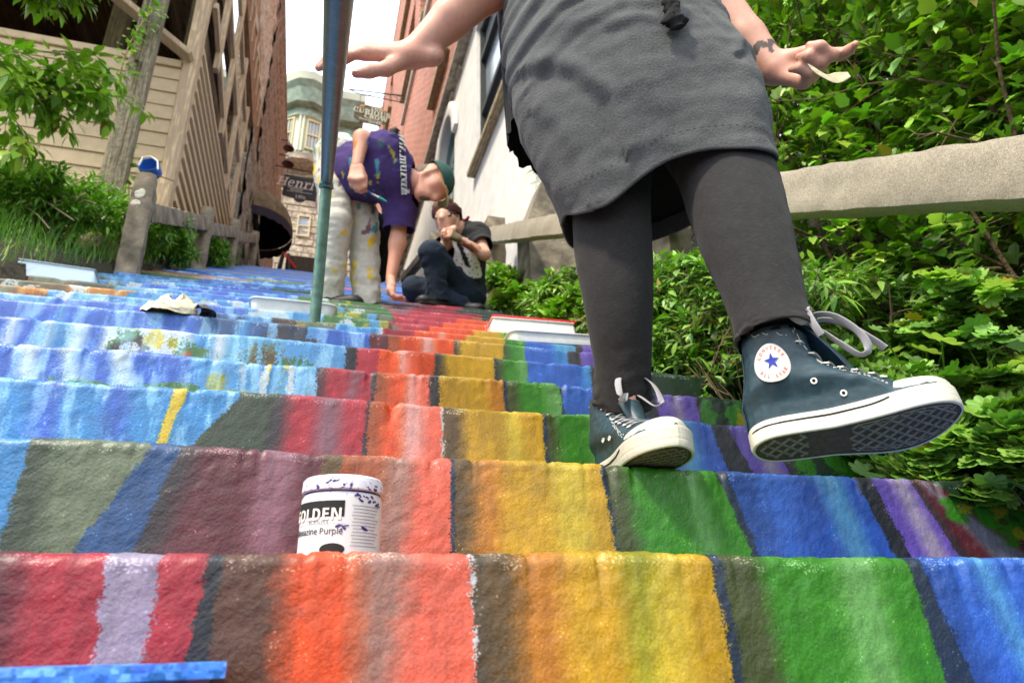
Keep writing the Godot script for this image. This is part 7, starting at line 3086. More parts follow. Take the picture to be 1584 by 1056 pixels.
	raised.set_meta("label", "raised left sneaker pointing right, its sole showing")
	sneaker(raised, Transform3D(Basis(f * 0.955, upv * 0.97, airz * 0.97), Vector3(0.556, 0.142, -0.150)), 1.0 if airz.z > 0 else -1.0, 0.36, 0, 0.52)
	var f2 := Vector3(-0.05, 0.0, 1.0).normalized()
	var z2 := f2.cross(Vector3.UP)
	var standing := Node3D.new()
	adopt(t, standing, "shoe")
	standing.set_meta("label", "standing right sneaker on the green step edge")
	sneaker(standing, Transform3D(Basis(f2, Vector3.UP, z2), Vector3(0.482, 0.1465, -0.452)), -1.0 if z2.x < 0 else 1.0, 0.15, 1)
	build_skirt(t)
	# ---- the folded rag between thumb and fingers
	var tip: Vector3 = hL.tips[0][0]
	var rag := thing("paint_rag", "small folded cream rag held between thumb and fingers", "rag", tip)
	var rm := MB.new()
	var rings := []
	var along := fL.normalized()
	var dn := Vector3(-0.1, -0.9, 0.35).normalized()
	var line := curve([Vector3(0.732, 0.779, -0.080), Vector3(0.742, 0.762, -0.073), Vector3(0.757, 0.750, -0.068), Vector3(0.768, 0.748, -0.060), Vector3(0.778, 0.747, -0.051)], 4)
	for i in line.size():
		var u := float(i) / (line.size() - 1)
		var ring := PackedVector3Array()
		for j in 16:
			var a := TAU * j / 16.0
			var w := 0.0150 * pow(sin(clampf(u * 0.78 + 0.14, 0, 1) * PI), 0.5) * (1.0 + 0.16 * sin(u * 11.0))
			ring.append(line[i] - tip + dn * cos(a) * (w + 0.002) + dn.cross(along) * sin(a) * 0.0032 * (1.0 + 0.6 * sin(a * 3.0 + u * 7.0)))
		rings.append(ring)
	rm.loft(rings)
	put(rag, "cloth", rm.mesh(), M.rag)

func build_skirt(t: Node3D) -> void:
	# rings of control points, from the left side round the front to the right, then the back
	var R := [
		[Vector3(0.288, 1.13, -0.30), Vector3(0.300, 1.13, -0.22), Vector3(0.345, 1.13, -0.160), Vector3(0.415, 1.13, -0.128), Vector3(0.485, 1.13, -0.120), Vector3(0.555, 1.13, -0.132), Vector3(0.605, 1.13, -0.165), Vector3(0.628, 1.13, -0.22), Vector3(0.628, 1.13, -0.30), Vector3(0.60, 1.13, -0.38), Vector3(0.53, 1.13, -0.43), Vector3(0.42, 1.13, -0.44), Vector3(0.32, 1.13, -0.40)],
		[Vector3(0.272, 0.92, -0.300), Vector3(0.280, 0.92, -0.215), Vector3(0.325, 0.92, -0.152), Vector3(0.40, 0.92, -0.118), Vector3(0.48, 0.92, -0.103), Vector3(0.56, 0.92, -0.102), Vector3(0.622, 0.92, -0.122), Vector3(0.652, 0.92, -0.170), Vector3(0.656, 0.92, -0.25), Vector3(0.63, 0.92, -0.36), Vector3(0.54, 0.91, -0.425), Vector3(0.42, 0.90, -0.43), Vector3(0.325, 0.90, -0.375)],
		[Vector3(0.298, 0.735, -0.305), Vector3(0.308, 0.735, -0.232), Vector3(0.356, 0.74, -0.172), Vector3(0.425, 0.75, -0.128), Vector3(0.492, 0.755, -0.104), Vector3(0.560, 0.755, -0.085), Vector3(0.625, 0.755, -0.083), Vector3(0.672, 0.755, -0.128), Vector3(0.684, 0.75, -0.20), Vector3(0.665, 0.74, -0.30), Vector3(0.58, 0.71, -0.39), Vector3(0.48, 0.70, -0.40), Vector3(0.385, 0.70, -0.355)],
		[Vector3(0.370, 0.575, -0.312), Vector3(0.369, 0.549, -0.255), Vector3(0.403, 0.543, -0.209), Vector3(0.447, 0.575, -0.172), Vector3(0.492, 0.602, -0.146), Vector3(0.545, 0.607, -0.114), Vector3(0.600, 0.600, -0.089), Vector3(0.652, 0.609, -0.104), Vector3(0.692, 0.632, -0.155), Vector3(0.704, 0.645, -0.225), Vector3(0.62, 0.610, -0.345), Vector3(0.50, 0.585, -0.40), Vector3(0.415, 0.566, -0.382)],
	]
	var per := 12
	var tall := 90
	var n := 13 * per
	var noise := noise_of(521, 3.0, 3)
	var rows := []
	for q in R:
		var ring := []
		for i in n:
			var k := i / per
			var f := float(i % per) / per
			var p0: Vector3 = q[(k + 12) % 13]
			var p1: Vector3 = q[k]
			var p2: Vector3 = q[(k + 1) % 13]
			var p3: Vector3 = q[(k + 2) % 13]
			ring.append(0.5 * ((2.0 * p1) + (p2 - p0) * f + (2.0 * p0 - 5.0 * p1 + 4.0 * p2 - p3) * f * f + (3.0 * p1 - p0 - 3.0 * p2 + p3) * f * f * f))
		rows.append(ring)
	var grid := []
	for j in tall + 1:
		var s := 3.0 * j / tall
		var k := mini(int(s), 2)
		var f := s - k
		var ring := PackedVector3Array()
		for i in n:
			var p0: Vector3 = rows[maxi(k - 1, 0)][i]
			var p1: Vector3 = rows[k][i]
			var p2: Vector3 = rows[k + 1][i]
			var p3: Vector3 = rows[mini(k + 2, 3)][i]
			ring.append(0.5 * ((2.0 * p1) + (p2 - p0) * f + (2.0 * p0 - 5.0 * p1 + 4.0 * p2 - p3) * f * f + (3.0 * p1 - p0 - 3.0 * p2 + p3) * f * f * f))
		grid.append(ring)
	# drag folds: lines in (x, y) on the front, each [points], depth, width
	var folds := [
		[[Vector2(0.27, 1.00), Vector2(0.36, 1.045), Vector2(0.46, 1.055), Vector2(0.60, 1.04)], 0.006, 0.009],
		[[Vector2(0.27, 0.965), Vector2(0.34, 1.01), Vector2(0.44, 1.025), Vector2(0.56, 1.02)], 0.008, 0.010],
		[[Vector2(0.27, 0.93), Vector2(0.33, 0.975), Vector2(0.42, 0.995), Vector2(0.52, 0.995)], 0.008, 0.010],
		[[Vector2(0.272, 0.885), Vector2(0.33, 0.935), Vector2(0.40, 0.96), Vector2(0.52, 0.962), Vector2(0.6, 0.95)], 0.010, 0.011],
		[[Vector2(0.276, 0.835), Vector2(0.33, 0.875), Vector2(0.39, 0.905), Vector2(0.46, 0.915)], 0.008, 0.010],
		[[Vector2(0.30, 0.775), Vector2(0.35, 0.83), Vector2(0.42, 0.865), Vector2(0.50, 0.868)], 0.005, 0.012],
		[[Vector2(0.295, 0.80), Vector2(0.345, 0.765), Vector2(0.40, 0.70), Vector2(0.425, 0.62)], 0.012, 0.013],
		[[Vector2(0.31, 0.72), Vector2(0.34, 0.68), Vector2(0.37, 0.61), Vector2(0.385, 0.55)], 0.008, 0.012],
		[[Vector2(0.40, 0.82), Vector2(0.44, 0.835), Vector2(0.50, 0.825)], 0.004, 0.010],
		[[Vector2(0.575, 0.86), Vector2(0.60, 0.83), Vector2(0.605, 0.79)], 0.006, 0.012],
		[[Vector2(0.60, 0.78), Vector2(0.625, 0.82), Vector2(0.665, 0.80), Vector2(0.68, 0.75)], 0.007, 0.011],
		[[Vector2(0.50, 0.93), Vector2(0.58, 0.925), Vector2(0.65, 0.90)], 0.004, 0.010],
		[[Vector2(0.66, 0.70), Vector2(0.675, 0.67), Vector2(0.685, 0.64)], 0.006, 0.012],
	]
	var shaped := []
	for j in tall + 1:
		var ring := PackedVector3Array()
		for i in n:
			var p: Vector3 = grid[j][i]
			var a: Vector3 = grid[j][(i + 1) % n] - grid[j][(i - 1 + n) % n]
			var b: Vector3 = grid[mini(j + 1, tall)][i] - grid[maxi(j - 1, 0)][i]
			var nrm := b.cross(a).normalized()
			if nrm.dot(p - Vector3(0.48, p.y, -0.28)) < 0: nrm = -nrm
			var e := noise.get_noise_3d(p.x * 2.0, p.y * 5.0, p.z * 2.0) * 0.004 + noise.get_noise_3d(p.x * 6.0, p.y * 9.0, p.z * 5.0) * 0.0018
			if p.z > -0.33:
				for q in folds:
					var pts: Array = q[0]
					var best := 1.0
					var side := 0.0
					for k in pts.size() - 1:
						var c := Geometry2D.get_closest_point_to_segment(Vector2(p.x, p.y), pts[k], pts[k + 1])
						var d := c.distance_to(Vector2(p.x, p.y))
						if d < best:
							best = d
							side = signf((pts[k + 1] - pts[k]).cross(Vector2(p.x, p.y) - pts[k]))
					var w: float = q[2]
					var s := best * side / w
					# a soft ridge with a sharper valley under it
					e += 0.55 * q[1] * (exp(-pow(s - 0.4, 2.0)) - 0.75 * exp(-pow(s + 0.9, 2.0) * 1.6))
			ring.append(p + nrm * e)
		shaped.append(ring)
	# rolled hem
	var last: PackedVector3Array = shaped[-1]
	var mid := Vector3(0.53, 0.58, -0.25)
	var h1 := PackedVector3Array()
	var h2 := PackedVector3Array()
	var h3 := PackedVector3Array()
	for i in n:
		var inward := (mid - last[i])
		inward.y = 0
		inward = inward.normalized()
		h1.append(last[i] + Vector3(0, -0.004, 0) + inward * 0.001)
		h2.append(last[i] + Vector3(0, -0.004, 0) + inward * 0.005)
		h3.append(last[i] + Vector3(0, 0.03, 0) + inward * 0.007)
	shaped.append_array([h1, h2, h3])
	shaped.reverse()
	for k in shaped.size():
		pass
	var mb := MB.new()
	mb.loft(shaped, false, false)
	put(t, "skirt", mb.mesh(), M.skirt)
	# stitched hem line
	var hem := MB.new()
	for i in n:
		var r: PackedVector3Array = shaped[12]
		if r[i].z > -0.3 and i % 2 == 0:
			hem.tube([r[i], r[i].lerp(r[(i + 1) % n], 0.7)], 0.0006, 4)
	stuff(put(t, "hem_stitching", hem.mesh(), M.skirt))
	# black ribbed under-layer hanging behind on the left
	var fl := MB.new()
	var rings := []
	for j in 16:
		var f := j / 15.0
		var ring := PackedVector3Array()
		for i in 60:
			var u := i / 59.0
			var a := lerpf(2.9, 5.4, u)
			var rib := 0.0025 * sin(i * 1.9)
			ring.append(Vector3(0.455 + cos(a) * (0.178 + rib - 0.015 * f), lerpf(1.08, 0.768 + 0.01 * sin(i * 0.7), f), -0.335 + sin(a) * (0.135 + rib)))
		rings.append(ring)
	rings.reverse()
	fl.loft(rings, false, false, false)
	put(t, "under_layer", fl.mesh(), M.black_knit)
	# knotted black waist tie
	var kn := MB.new()
	var tn := noise_of(523, 60.0, 2)
	var k0 := Vector3(0.485, 0.903, -0.073)
	var k1 := Vector3(0.487, 0.852, -0.083)
	var k2 := Vector3(0.489, 0.820, -0.085)
	nets(kn, [bone(k0, k1, 0.014, 0.010, Vector3(0, 0, 1), 0.5), bone(k1, k2, 0.009, 0.011, Vector3(0, 0, 1), 0.6), bone(k2, k2 + Vector3(0.016, -0.004, 0.0), 0.009, 0.006), bone(k2, k2 + Vector3(0.006, -0.018, 0.004), 0.008, 0.006), bone(k2, k2 + Vector3(-0.014, -0.010, 0.0), 0.009, 0.006)], 0.0028, 260.0, null, func(p: Vector3): return p + Vector3.ONE * tn.get_noise_3dv(p) * 0.006)
	put(t, "waist_tie", kn.mesh(), M.black_cloth)

# ---------------------------------------------------------------- the man and the boy
func far_point(p: Vector3, s: float) -> Vector3:
	return EYE + (p - EYE) * s

func splatter(mb: MB, base: Color, marks: Array, seed_: int, freq: float, amount: float, where: Variant = null) -> void:
	mb.use_color = true
	var n := noise_of(seed_, freq, 3)
	for i in mb.v.size():
		var p := mb.v[i]
		var c := base * (1.0 + 0.12 * n.get_noise_3dv(p * 3.0))
		for k in marks.size():
			var q := n.get_noise_3d(p.x + k * 7.7, p.y * 0.45, p.z + k * 3.1)
			if q > amount and (where == null or where.call(p, k)):
				c = marks[k]
		c.a = 1.0
		mb.c[i] = c

func plain_shoe(t: Node3D, heel: Vector3, toe: Vector3, w: float, h: float) -> void:
	var d := (toe - heel).normalized()
	var side := d.cross(Vector3.UP).normalized()
	var mb := MB.new()
	nets(mb, [bone(heel + d * 0.03 + Vector3(0, h * 0.5, 0), toe - d * 0.05 + Vector3(0, h * 0.36, 0), w * 0.5, w * 0.56, Vector3.UP, 0.72), bone(heel + d * 0.05 + Vector3(0, h * 0.5, 0), heel + d * 0.07 + Vector3(0, h * 1.0, 0), w * 0.48, w * 0.45)], 0.010, 70.0, func(p: Vector3): return p.y > heel.y + 0.012 and p.y < heel.y + h * 1.25)
	var s := put(t, "shoe", mb.mesh(), M.shoe_black)
	var so := MB.new()
	var rings := []
	for y in [0.0, 0.002, 0.02, 0.022]:
		var ring := PackedVector3Array()
		for i in 28:
			var a := -TAU * i / 28.0
			var l := heel.distance_to(toe) * 0.5
			var e: float = -0.003 if y == 0.0 else 0.0
			ring.append((heel + toe) * 0.5 + d * cos(a) * (l + e) * (1.0 if absf(cos(a)) < 0.9 else 0.99) + side * signf(sin(a)) * pow(absf(sin(a)), 0.7) * (w * 0.56 + e) + Vector3(0, y, 0))
		rings.append(ring)
	if side.cross(d).y > 0:
		for r in rings: r.reverse()
	so.loft(rings)
	put(s, "sole", so.mesh(), M.shoe_sole)

func build_man() -> void:
	var t := thing("person", "person in a purple t-shirt, green cap and paint-splashed pale trousers bending down to paint", "person", Vector3.ZERO)
	var K := 1.09
	var P := func(x: float, y: float, z: float) -> Vector3: return far_point(Vector3(x, y, z), K)
	var hipR: Vector3 = P.call(-0.020, 2.165, -2.514)
	var hipL: Vector3 = P.call(0.110, 2.190, -2.584)
	var knR: Vector3 = P.call(0.015, 1.850, -2.500)
	var knL: Vector3 = P.call(0.165, 1.890, -2.620)
	var anR := Vector3(0.010, 1.665, -2.97)
	var anL := Vector3(0.232, 1.665, -2.99)
	var pel: Vector3 = P.call(0.028, 2.225, -2.535)
	var belly: Vector3 = P.call(0.144, 2.141, -2.446)
	var chest: Vector3 = P.call(0.265, 2.095, -2.362)
	var nk: Vector3 = P.call(0.375, 2.052, -2.330)
	var S1: Vector3 = P.call(0.225, 2.170, -2.265)
	var S2: Vector3 = P.call(0.335, 1.955, -2.430)
	var E1: Vector3 = P.call(0.105, 2.200, -2.240)
	var W1: Vector3 = P.call(0.090, 2.015, -2.225)
	var E2: Vector3 = P.call(0.331, 1.760, -2.476)
	var W2: Vector3 = P.call(0.310, 1.570, -2.500)
	var hc: Vector3 = P.call(0.472, 2.045, -2.302)
	var U := Vector3(0.90, 0.38, 0.05).normalized()
	var F := Vector3(0.30, -0.93, 0.22)
	F = (F - U * F.dot(U)).normalized()
	var skin := MB.new()
	skin.use_color = true
	nets(skin, [bone(pel, belly, 0.10, 0.10), bone(belly, chest, 0.10, 0.10), bone(S1, S2, 0.050, 0.050), bone(chest, nk, 0.07, 0.058), bone(nk, hc - U * 0.05, 0.060, 0.055), bone(S1, E1, 0.046, 0.042), bone(E1, W1, 0.041, 0.029), bone(S2, E2, 0.048, 0.043), bone(E2, W2, 0.042, 0.029), bone(hipR, knR, 0.065, 0.05), bone(knR, anR, 0.045, 0.035), bone(hipL, knL, 0.065, 0.05), bone(knL, anL, 0.045, 0.035)], 0.012, 75.0)
	nets(skin, head_bones(hc, U, F, 1.10), 0.0065, 75.0)
	var h1 := hand_bones(W1, Vector3(0.02, -0.95, 0.15), Vector3(0.9, 0.1, 0.3), Vector3(-0.3, 0.1, 0.95), [[0.8, 0.9, 0.5], [0.9, 1.0, 0.5], [0.9, 1.0, 0.5], [0.9, 1.0, 0.5]], 1.12, 0.35, 0.3, 0.02)
	nets(skin, h1.bones, 0.0048, 220.0)
	var h2 := hand_bones(W2, Vector3(-0.04, -0.97, 0.08), Vector3(-0.2, 0.1, 0.95), Vector3(-0.95, 0.1, -0.2), [[0.6, 0.7, 0.5], [0.7, 0.8, 0.5], [0.7, 0.8, 0.5], [0.7, 0.8, 0.5]], 1.10, 0.3, 0.3, 0.02)
	nets(skin, h2.bones, 0.0048, 220.0)
	# paint on the forearm
	for i in skin.v.size():
		if skin.v[i].distance_to(E1.lerp(W1, 0.35) + Vector3(-0.045, 0, 0.02)) < 0.032:
			skin.c[i] = Color(0.9, 0.62, 0.02)
	put(t, "body", skin.mesh(), M.skin_man)
	face_parts(t, hc, U, F, 1.10)
	var beard := MB.new()
	nets(beard, [bone(hc - U * 0.075 + F * 0.045, hc - U * 0.092 + F * 0.075, 0.042, 0.026), bone(hc - U * 0.055 + F * 0.105, hc - U * 0.07 + F * 0.10, 0.012, 0.014)], 0.007, 90.0)
	put(t, "beard", beard.mesh(), M.hair_grey)
	var hs := U.cross(F).normalized()
	for q in [-1.0, 1.0]:
		var er := MB.new()
		nets(er, [bone(hc + U * 0.015 - F * 0.012 + hs * q * 0.088, hc - U * 0.030 - F * 0.006 + hs * q * 0.084, 0.020, 0.012, hs, 0.45)], 0.005, 120.0)
		put(t, "ear", er.mesh(), M.skin_man)
	var sh_hair := MB.new()
	nets(sh_hair, [bone(hc - U * 0.01 - F * 0.055, hc - U * 0.055 - F * 0.060, 0.066, 0.050)], 0.009, 70.0)
	put(t, "hair", sh_hair.mesh(), M.hair_grey)
	# trousers
	var wn := noise_of(531, 6.0, 3)
	var tr := MB.new()
	nets(tr, [bone(pel + Vector3(-0.02, 0.05, 0), (hipR + hipL) * 0.5, 0.150, 0.145), bone(hipR, knR, 0.105, 0.084), bone(knR, anR + Vector3(0, -0.03, 0), 0.086, 0.084), bone(hipL, knL, 0.105, 0.084), bone(knL, anL + Vector3(0, -0.03, 0), 0.086, 0.084)], 0.0095, 70.0, func(p: Vector3): return p.y > anR.y - 0.055 and (p.y < pel.y - 0.10 or (p - pel).dot(belly - pel) < 0.010), func(p: Vector3): return p + Vector3(wn.get_noise_3d(p.x, p.y * 2.0, p.z), 0, wn.get_noise_3d(p.z + 5.0, p.y * 2.0, p.x)) * 0.012 + Vector3(0.003, 0, 0.003) * sin(p.y * 60.0 + 5.0 * wn.get_noise_3d(p.x * 2.0, p.y, p.z)) * smoothstep(1.9, 1.65, p.y))
	splatter(tr, Color(0.60, 0.57, 0.49), [Color(0.34, 0.30, 0.26), Color(0.80, 0.55, 0.02), Color(0.20, 0.12, 0.14), Color(0.10, 0.30, 0.35)], 532, 11.0, 0.38, func(p: Vector3, k: int): return (k == 1 and p.y > 1.72) or (k != 1 and (p.y > 2.18 or (p.x > 0.13 and p.y > 1.95))))
	var cot := mat("work_cotton", Color(1, 1, 1), 0.95, tex.faint, 3.0)
	cot.vertex_color_use_as_albedo = true
	put(t, "trousers", tr.mesh(), cot)
	# t-shirt with sleeves
	var sh := MB.new()
	var sn := noise_of(533, 5.0, 3)
	var cuts := [cut(S1, E1, 0.80, 0.072), cut(S2, E2, 0.62, 0.16), cut(nk, hc, 0.05, 0.14)]
	nets(sh, [bone(pel.lerp(belly, -0.05), belly, 0.150, 0.152), bone(belly, chest, 0.152, 0.148), bone(chest, nk, 0.13, 0.075), bone(S1, S2, 0.086, 0.086), bone(S1, S1.lerp(E1, 0.9), 0.080, 0.052), bone(S2, S2.lerp(E2, 0.72), 0.086, 0.088)], 0.0095, 45.0, func(p: Vector3): return (p - pel).dot((belly - pel).normalized()) > -0.05 and cut_ok(p, cuts),
		func(p: Vector3): return cut_to(p, cuts) + Vector3(0.2, 0.6, 0.6) * (sn.get_noise_3d(p.x * 1.2, p.y * 2.6, p.z) * 0.018 + 0.006 * sin((p.x * 0.5 + p.y) * 70.0 + 6.0 * sn.get_noise_3dv(p))))
	splatter(sh, Color(0.050, 0.024, 0.135), [Color(0.03, 0.08, 0.10), Color(0.05, 0.22, 0.30), Color(0.02, 0.02, 0.03), Color(0.45, 0.36, 0.02)], 534, 14.0, 0.44, func(p: Vector3, k: int): return p.distance_to(belly + Vector3(0.02, -0.07, 0.15)) < 0.17)
	var jersey := mat("purple_jersey", Color(1, 1, 1), 0.9, tex.faint, 3.0)
	jersey.vertex_color_use_as_albedo = true
	put(t, "t_shirt", sh.mesh(), jersey)
	# lettering across the chest, pressed onto the cloth
	var lx := Vector3(0.10, -0.97, -0.05).normalized()
	var ln := Vector3(-0.10, -0.25, 0.96)
	ln = (ln - lx * lx.dot(ln)).normalized()
	var ly := ln.cross(lx)
	var tc: Vector3 = chest + Vector3(0.075, -0.02, 0.0)
	for q in [["www.mural", 0.044, -0.045], ["on", 0.042, 0.105]]:
		var tm := text_mesh(q[0], q[1], 0.002, "Droid Serif", true)
		var arr := tm.get_mesh_arrays()
		var v: PackedVector3Array = arr[Mesh.ARRAY_VERTEX]
		for i in v.size():
			var p: Vector3 = tc + lx * (v[i].x + q[2]) + ly * v[i].y
			# the nearest cloth in front
			var best := -1e9
			for s in range(0, sh.v.size(), 3):
				var d: Vector3 = sh.v[s] - p
				if absf(d.dot(lx)) < 0.016 and absf(d.dot(ly)) < 0.016:
					best = maxf(best, d.dot(ln))
			v[i] = p + ln * (maxf(best, 0.05) + 0.004 + v[i].z)
		arr[Mesh.ARRAY_VERTEX] = v
		arr[Mesh.ARRAY_TEX_UV] = null
		arr[Mesh.ARRAY_TANGENT] = null
		var am := ArrayMesh.new()
		am.add_surface_from_arrays(Mesh.PRIMITIVE_TRIANGLES, arr)
		put(t, "shirt_lettering", am, M.white_print)
	# cap
	var cb := Basis(U.cross(F).normalized(), U, F)
	var cap := MB.new()
	var rings := []
	for i in 10:
		var e := PI * 0.5 * i / 9.0
		var ring := PackedVector3Array()
		for j in 28:
			var a := TAU * j / 28.0
			ring.append(hc + cb * (Vector3(cos(a) * cos(e) * 0.098, 0.035 + sin(e) * 0.092, -sin(a) * cos(e) * 0.108 - 0.008) * 1.05))
		rings.append(ring)
	cap.loft(rings, false, true)
	var co := put(t, "cap", cap.mesh(), M.cap_green)
	var brim := MB.new()
	var br := []
	for i in 6:
		var ring := PackedVector3Array()
		for j in 17:
			var a := lerpf(-1.15, 1.15, j / 16.0)
			var r := 0.100 + 0.055 * i / 5.0 * cos(a * 0.75)
			ring.append(hc + cb * (Vector3(sin(a) * minf(r, 0.125) * 0.98, 0.036 - 0.012 * i / 5.0 - 0.03 * a * a * 0.4, cos(a) * r + 0.012) * 1.05))
		br.append(ring)
	brim.loft(br, false, false, false)
	put(co, "brim", brim.mesh(), M.cap_under)
	# belt and the black cloth hanging behind the legs
	var bl := MB.new()
	nets(bl, [bone(P.call(0.20, 2.02, -2.66), P.call(0.27, 1.95, -2.66), 0.06, 0.07, Vector3(0, 0, 1), 0.35), bone(P.call(0.27, 1.95, -2.66), P.call(0.275, 1.70, -2.74), 0.07, 0.045, Vector3(0, 0, 1), 0.35)], 0.012, 60.0)
	put(t, "hanging_black_cloth", bl.mesh(), M.black_cloth)
	plain_shoe(t, Vector3(-0.045, 1.565, -3.00), Vector3(0.195, 1.565, -2.86), 0.105, 0.085)
	plain_shoe(t, Vector3(0.165, 1.565, -3.03), Vector3(0.36, 1.565, -2.90), 0.10, 0.08)
	# brush in his right hand
	var b := thing("paint_brush", "paint brush with blue handle and teal bristles in the bending person's hand", "brush", h1.tips[0][0])
	var d := Vector3(0.80, -0.52, 0.25).normalized()
	var bm := MB.new()
	bm.tube([d * -0.05, d * 0.0, d * 0.035], [0.006, 0.009, 0.007], 8)
	put(b, "handle", bm.mesh(), M.brush_handle)
	var bf := MB.new()
	bf.tube([d * 0.035, d * 0.085], [0.008, 0.010], 10, true, 0.6)
	put(b, "ferrule", bf.mesh(), M.ferrule)
	var bb := MB.new()
	bb.tube([d * 0.085, d * 0.11, d * 0.135], [0.010, 0.011, 0.004], 10, true, 0.6)
	put(b, "bristles", bb.mesh(), M.bristle)

func build_boy() -> void:
	var t := thing("person", "person in red headband and dark glasses sitting by the fence, hands at the mouth", "person", Vector3.ZERO)
	var K := 1.03
	var P := func(x: float, y: float, z: float) -> Vector3: return far_point(Vector3(x, y, z), K)
	var hip := Vector3(0.960, 2.085, -3.62)
	var chest: Vector3 = P.call(0.905, 2.330, -3.360)
	var nk: Vector3 = P.call(0.835, 2.432, -3.300)
	var hc: Vector3 = P.call(0.728, 2.425, -3.262)
	hc = P.call(0.738, 2.452, -3.262)
	var S1: Vector3 = P.call(0.955, 2.375, -3.255)
	var S2: Vector3 = P.call(0.800, 2.400, -3.420)
	var E1: Vector3 = P.call(0.965, 2.160, -3.145)
	var W1: Vector3 = P.call(0.795, 2.225, -3.110)
	var E2: Vector3 = P.call(0.690, 2.230, -3.330)
	var W2: Vector3 = P.call(0.715, 2.245, -3.190)
	var kU: Vector3 = P.call(0.625, 2.130, -3.160)
	var aU := Vector3(0.715, 1.905, -3.36)
	var kD: Vector3 = P.call(0.555, 1.980, -3.383)
	var aD := Vector3(0.86, 1.91, -3.40)
	var skin := MB.new()
	skin.use_color = true
	nets(skin, [bone(hip, chest, 0.08, 0.08), bone(S1, S2, 0.045, 0.045), bone(chest, nk, 0.055, 0.046), bone(nk, hc - Vector3(0, 0.06, 0), 0.05, 0.05), bone(S1, E1, 0.044, 0.037), bone(E1, W1, 0.037, 0.026), bone(S2, E2, 0.042, 0.037), bone(E2, W2, 0.035, 0.026), bone(hip, kU, 0.06, 0.046), bone(kU, aU, 0.045, 0.033), bone(hip + Vector3(-0.05, -0.03, 0.03), kD, 0.06, 0.046), bone(kD, aD, 0.042, 0.033)], 0.012, 75.0)
	var U := Vector3(-0.10, 0.97, 0.12).normalized()
	var F := Vector3(-0.50, -0.10, 0.84)
	F = (F - U * F.dot(U)).normalized()
	nets(skin, head_bones(hc, U, F, 1.04), 0.006, 75.0)
	var hA := hand_bones(W1, Vector3(-0.85, 0.30, 0.15), Vector3(0.2, 0.9, -0.2), Vector3(0.2, 0.2, 0.95), [[0.7, 0.8, 0.4], [0.8, 0.9, 0.4], [0.9, 1.0, 0.5], [0.9, 1.0, 0.5]], 1.0, 0.35, 0.3, 0.02)
	nets(skin, hA.bones, 0.0048, 220.0)
	var hB := hand_bones(W2, Vector3(0.15, 0.95, 0.2), Vector3(0.5, 0.1, 0.5), Vector3(-0.8, 0.1, 0.3), [[0.7, 0.8, 0.4], [0.8, 0.9, 0.4], [0.9, 1.0, 0.5], [0.9, 1.0, 0.5]], 1.0, 0.35, 0.3, 0.02)
	nets(skin, hB.bones, 0.0048, 220.0)
	# paint on the near hand and forearm
	var pn := noise_of(541, 14.0, 2)
	for i in skin.v.size():
		var p := skin.v[i]
		var u := (p - E1).dot((W1 - E1).normalized()) / E1.distance_to(W1)
		if p.distance_to(Geometry3D.get_closest_point_to_segment(p, E1, W1 + (W1 - E1) * 0.4)) < 0.055 and u > 0.25:
			var q := pn.get_noise_3dv(p)
			if u > 0.95 and u < 1.35:
				skin.c[i] = Color(0.16, 0.20, 0.05)
			elif q > 0.1:
				skin.c[i] = Color(0.42, 0.24, 0.10)
	put(t, "body", skin.mesh(), M.skin_boy)
	face_parts(t, hc, U, F, 1.04)
	var side := U.cross(F).normalized()
	var hb := Basis(side, U, F)
	# hair, headband, glasses
	var hair := MB.new()
	var hn := noise_of(542, 12.0, 3)
	nets(hair, [bone(hc + U * 0.045 - F * 0.03, hc + U * 0.05 + F * 0.012, 0.094, 0.088), bone(hc + U * 0.0 - F * 0.05, hc - U * 0.03 - F * 0.05, 0.07, 0.06), bone(hc + U * 0.10 + F * 0.03 - side * 0.04, hc + U * 0.105 + F * 0.06 + side * 0.03, 0.04, 0.035)], 0.007, 70.0, func(p: Vector3): return (p - hc).dot(U) > 0.035 or (p - hc).dot(F) < -0.02, func(p: Vector3): return p + Vector3.ONE * hn.get_noise_3dv(p * 2.0) * 0.016)
	put(t, "hair", hair.mesh(), M.hair_light)
	var band := MB.new()
	var rings := []
	for q in [[0.020, 0.0], [0.022, 0.004], [0.062, 0.004], [0.064, 0.0]]:
		var ring := PackedVector3Array()
		for j in 40:
			var a := TAU * j / 40.0
			ring.append(hc + hb * Vector3(cos(a) * (0.101 + q[1]), q[0] + 0.016 - 0.012 * sin(a), sin(a) * (0.112 + q[1]) - 0.008))
		ring.reverse()
		rings.append(ring)
	band.loft(rings, false, false)
	var ho := put(t, "headband", band.mesh(), M.band_red)
	var tail := MB.new()
	tail.tube([hc + hb * Vector3(0.075, 0.02, -0.07), hc + hb * Vector3(0.125, 0.0, -0.05), hc + hb * Vector3(0.15, 0.015, -0.03)], [0.008, 0.016, 0.010], 8, true, 0.3)
	put(ho, "headband_tail", tail.mesh(), M.red_bright)
	var gl := MB.new()
	for q in [-1.0, 1.0]:
		var pts := []
		for j in 21:
			var a := TAU * j / 20.0
			pts.append(hc + hb * Vector3(q * 0.034 + signf(cos(a)) * pow(absf(cos(a)), 0.6) * 0.027, 0.004 + signf(sin(a)) * pow(absf(sin(a)), 0.6) * 0.019, 0.100 - absf(q * 0.034 + cos(a) * 0.027) * 0.18))
		gl.tube(pts, 0.0052, 6)
		gl.tube([hc + hb * Vector3(q * 0.062, 0.012, 0.092), hc + hb * Vector3(q * 0.083, 0.012, 0.03), hc + hb * Vector3(q * 0.084, 0.008, -0.01)], 0.003, 6)
	gl.tube([hc + hb * Vector3(-0.008, 0.010, 0.102), hc + hb * Vector3(0.0, 0.012, 0.104), hc + hb * Vector3(0.008, 0.010, 0.102)], 0.003, 6)
	put(t, "glasses", gl.mesh(), M.black_print)
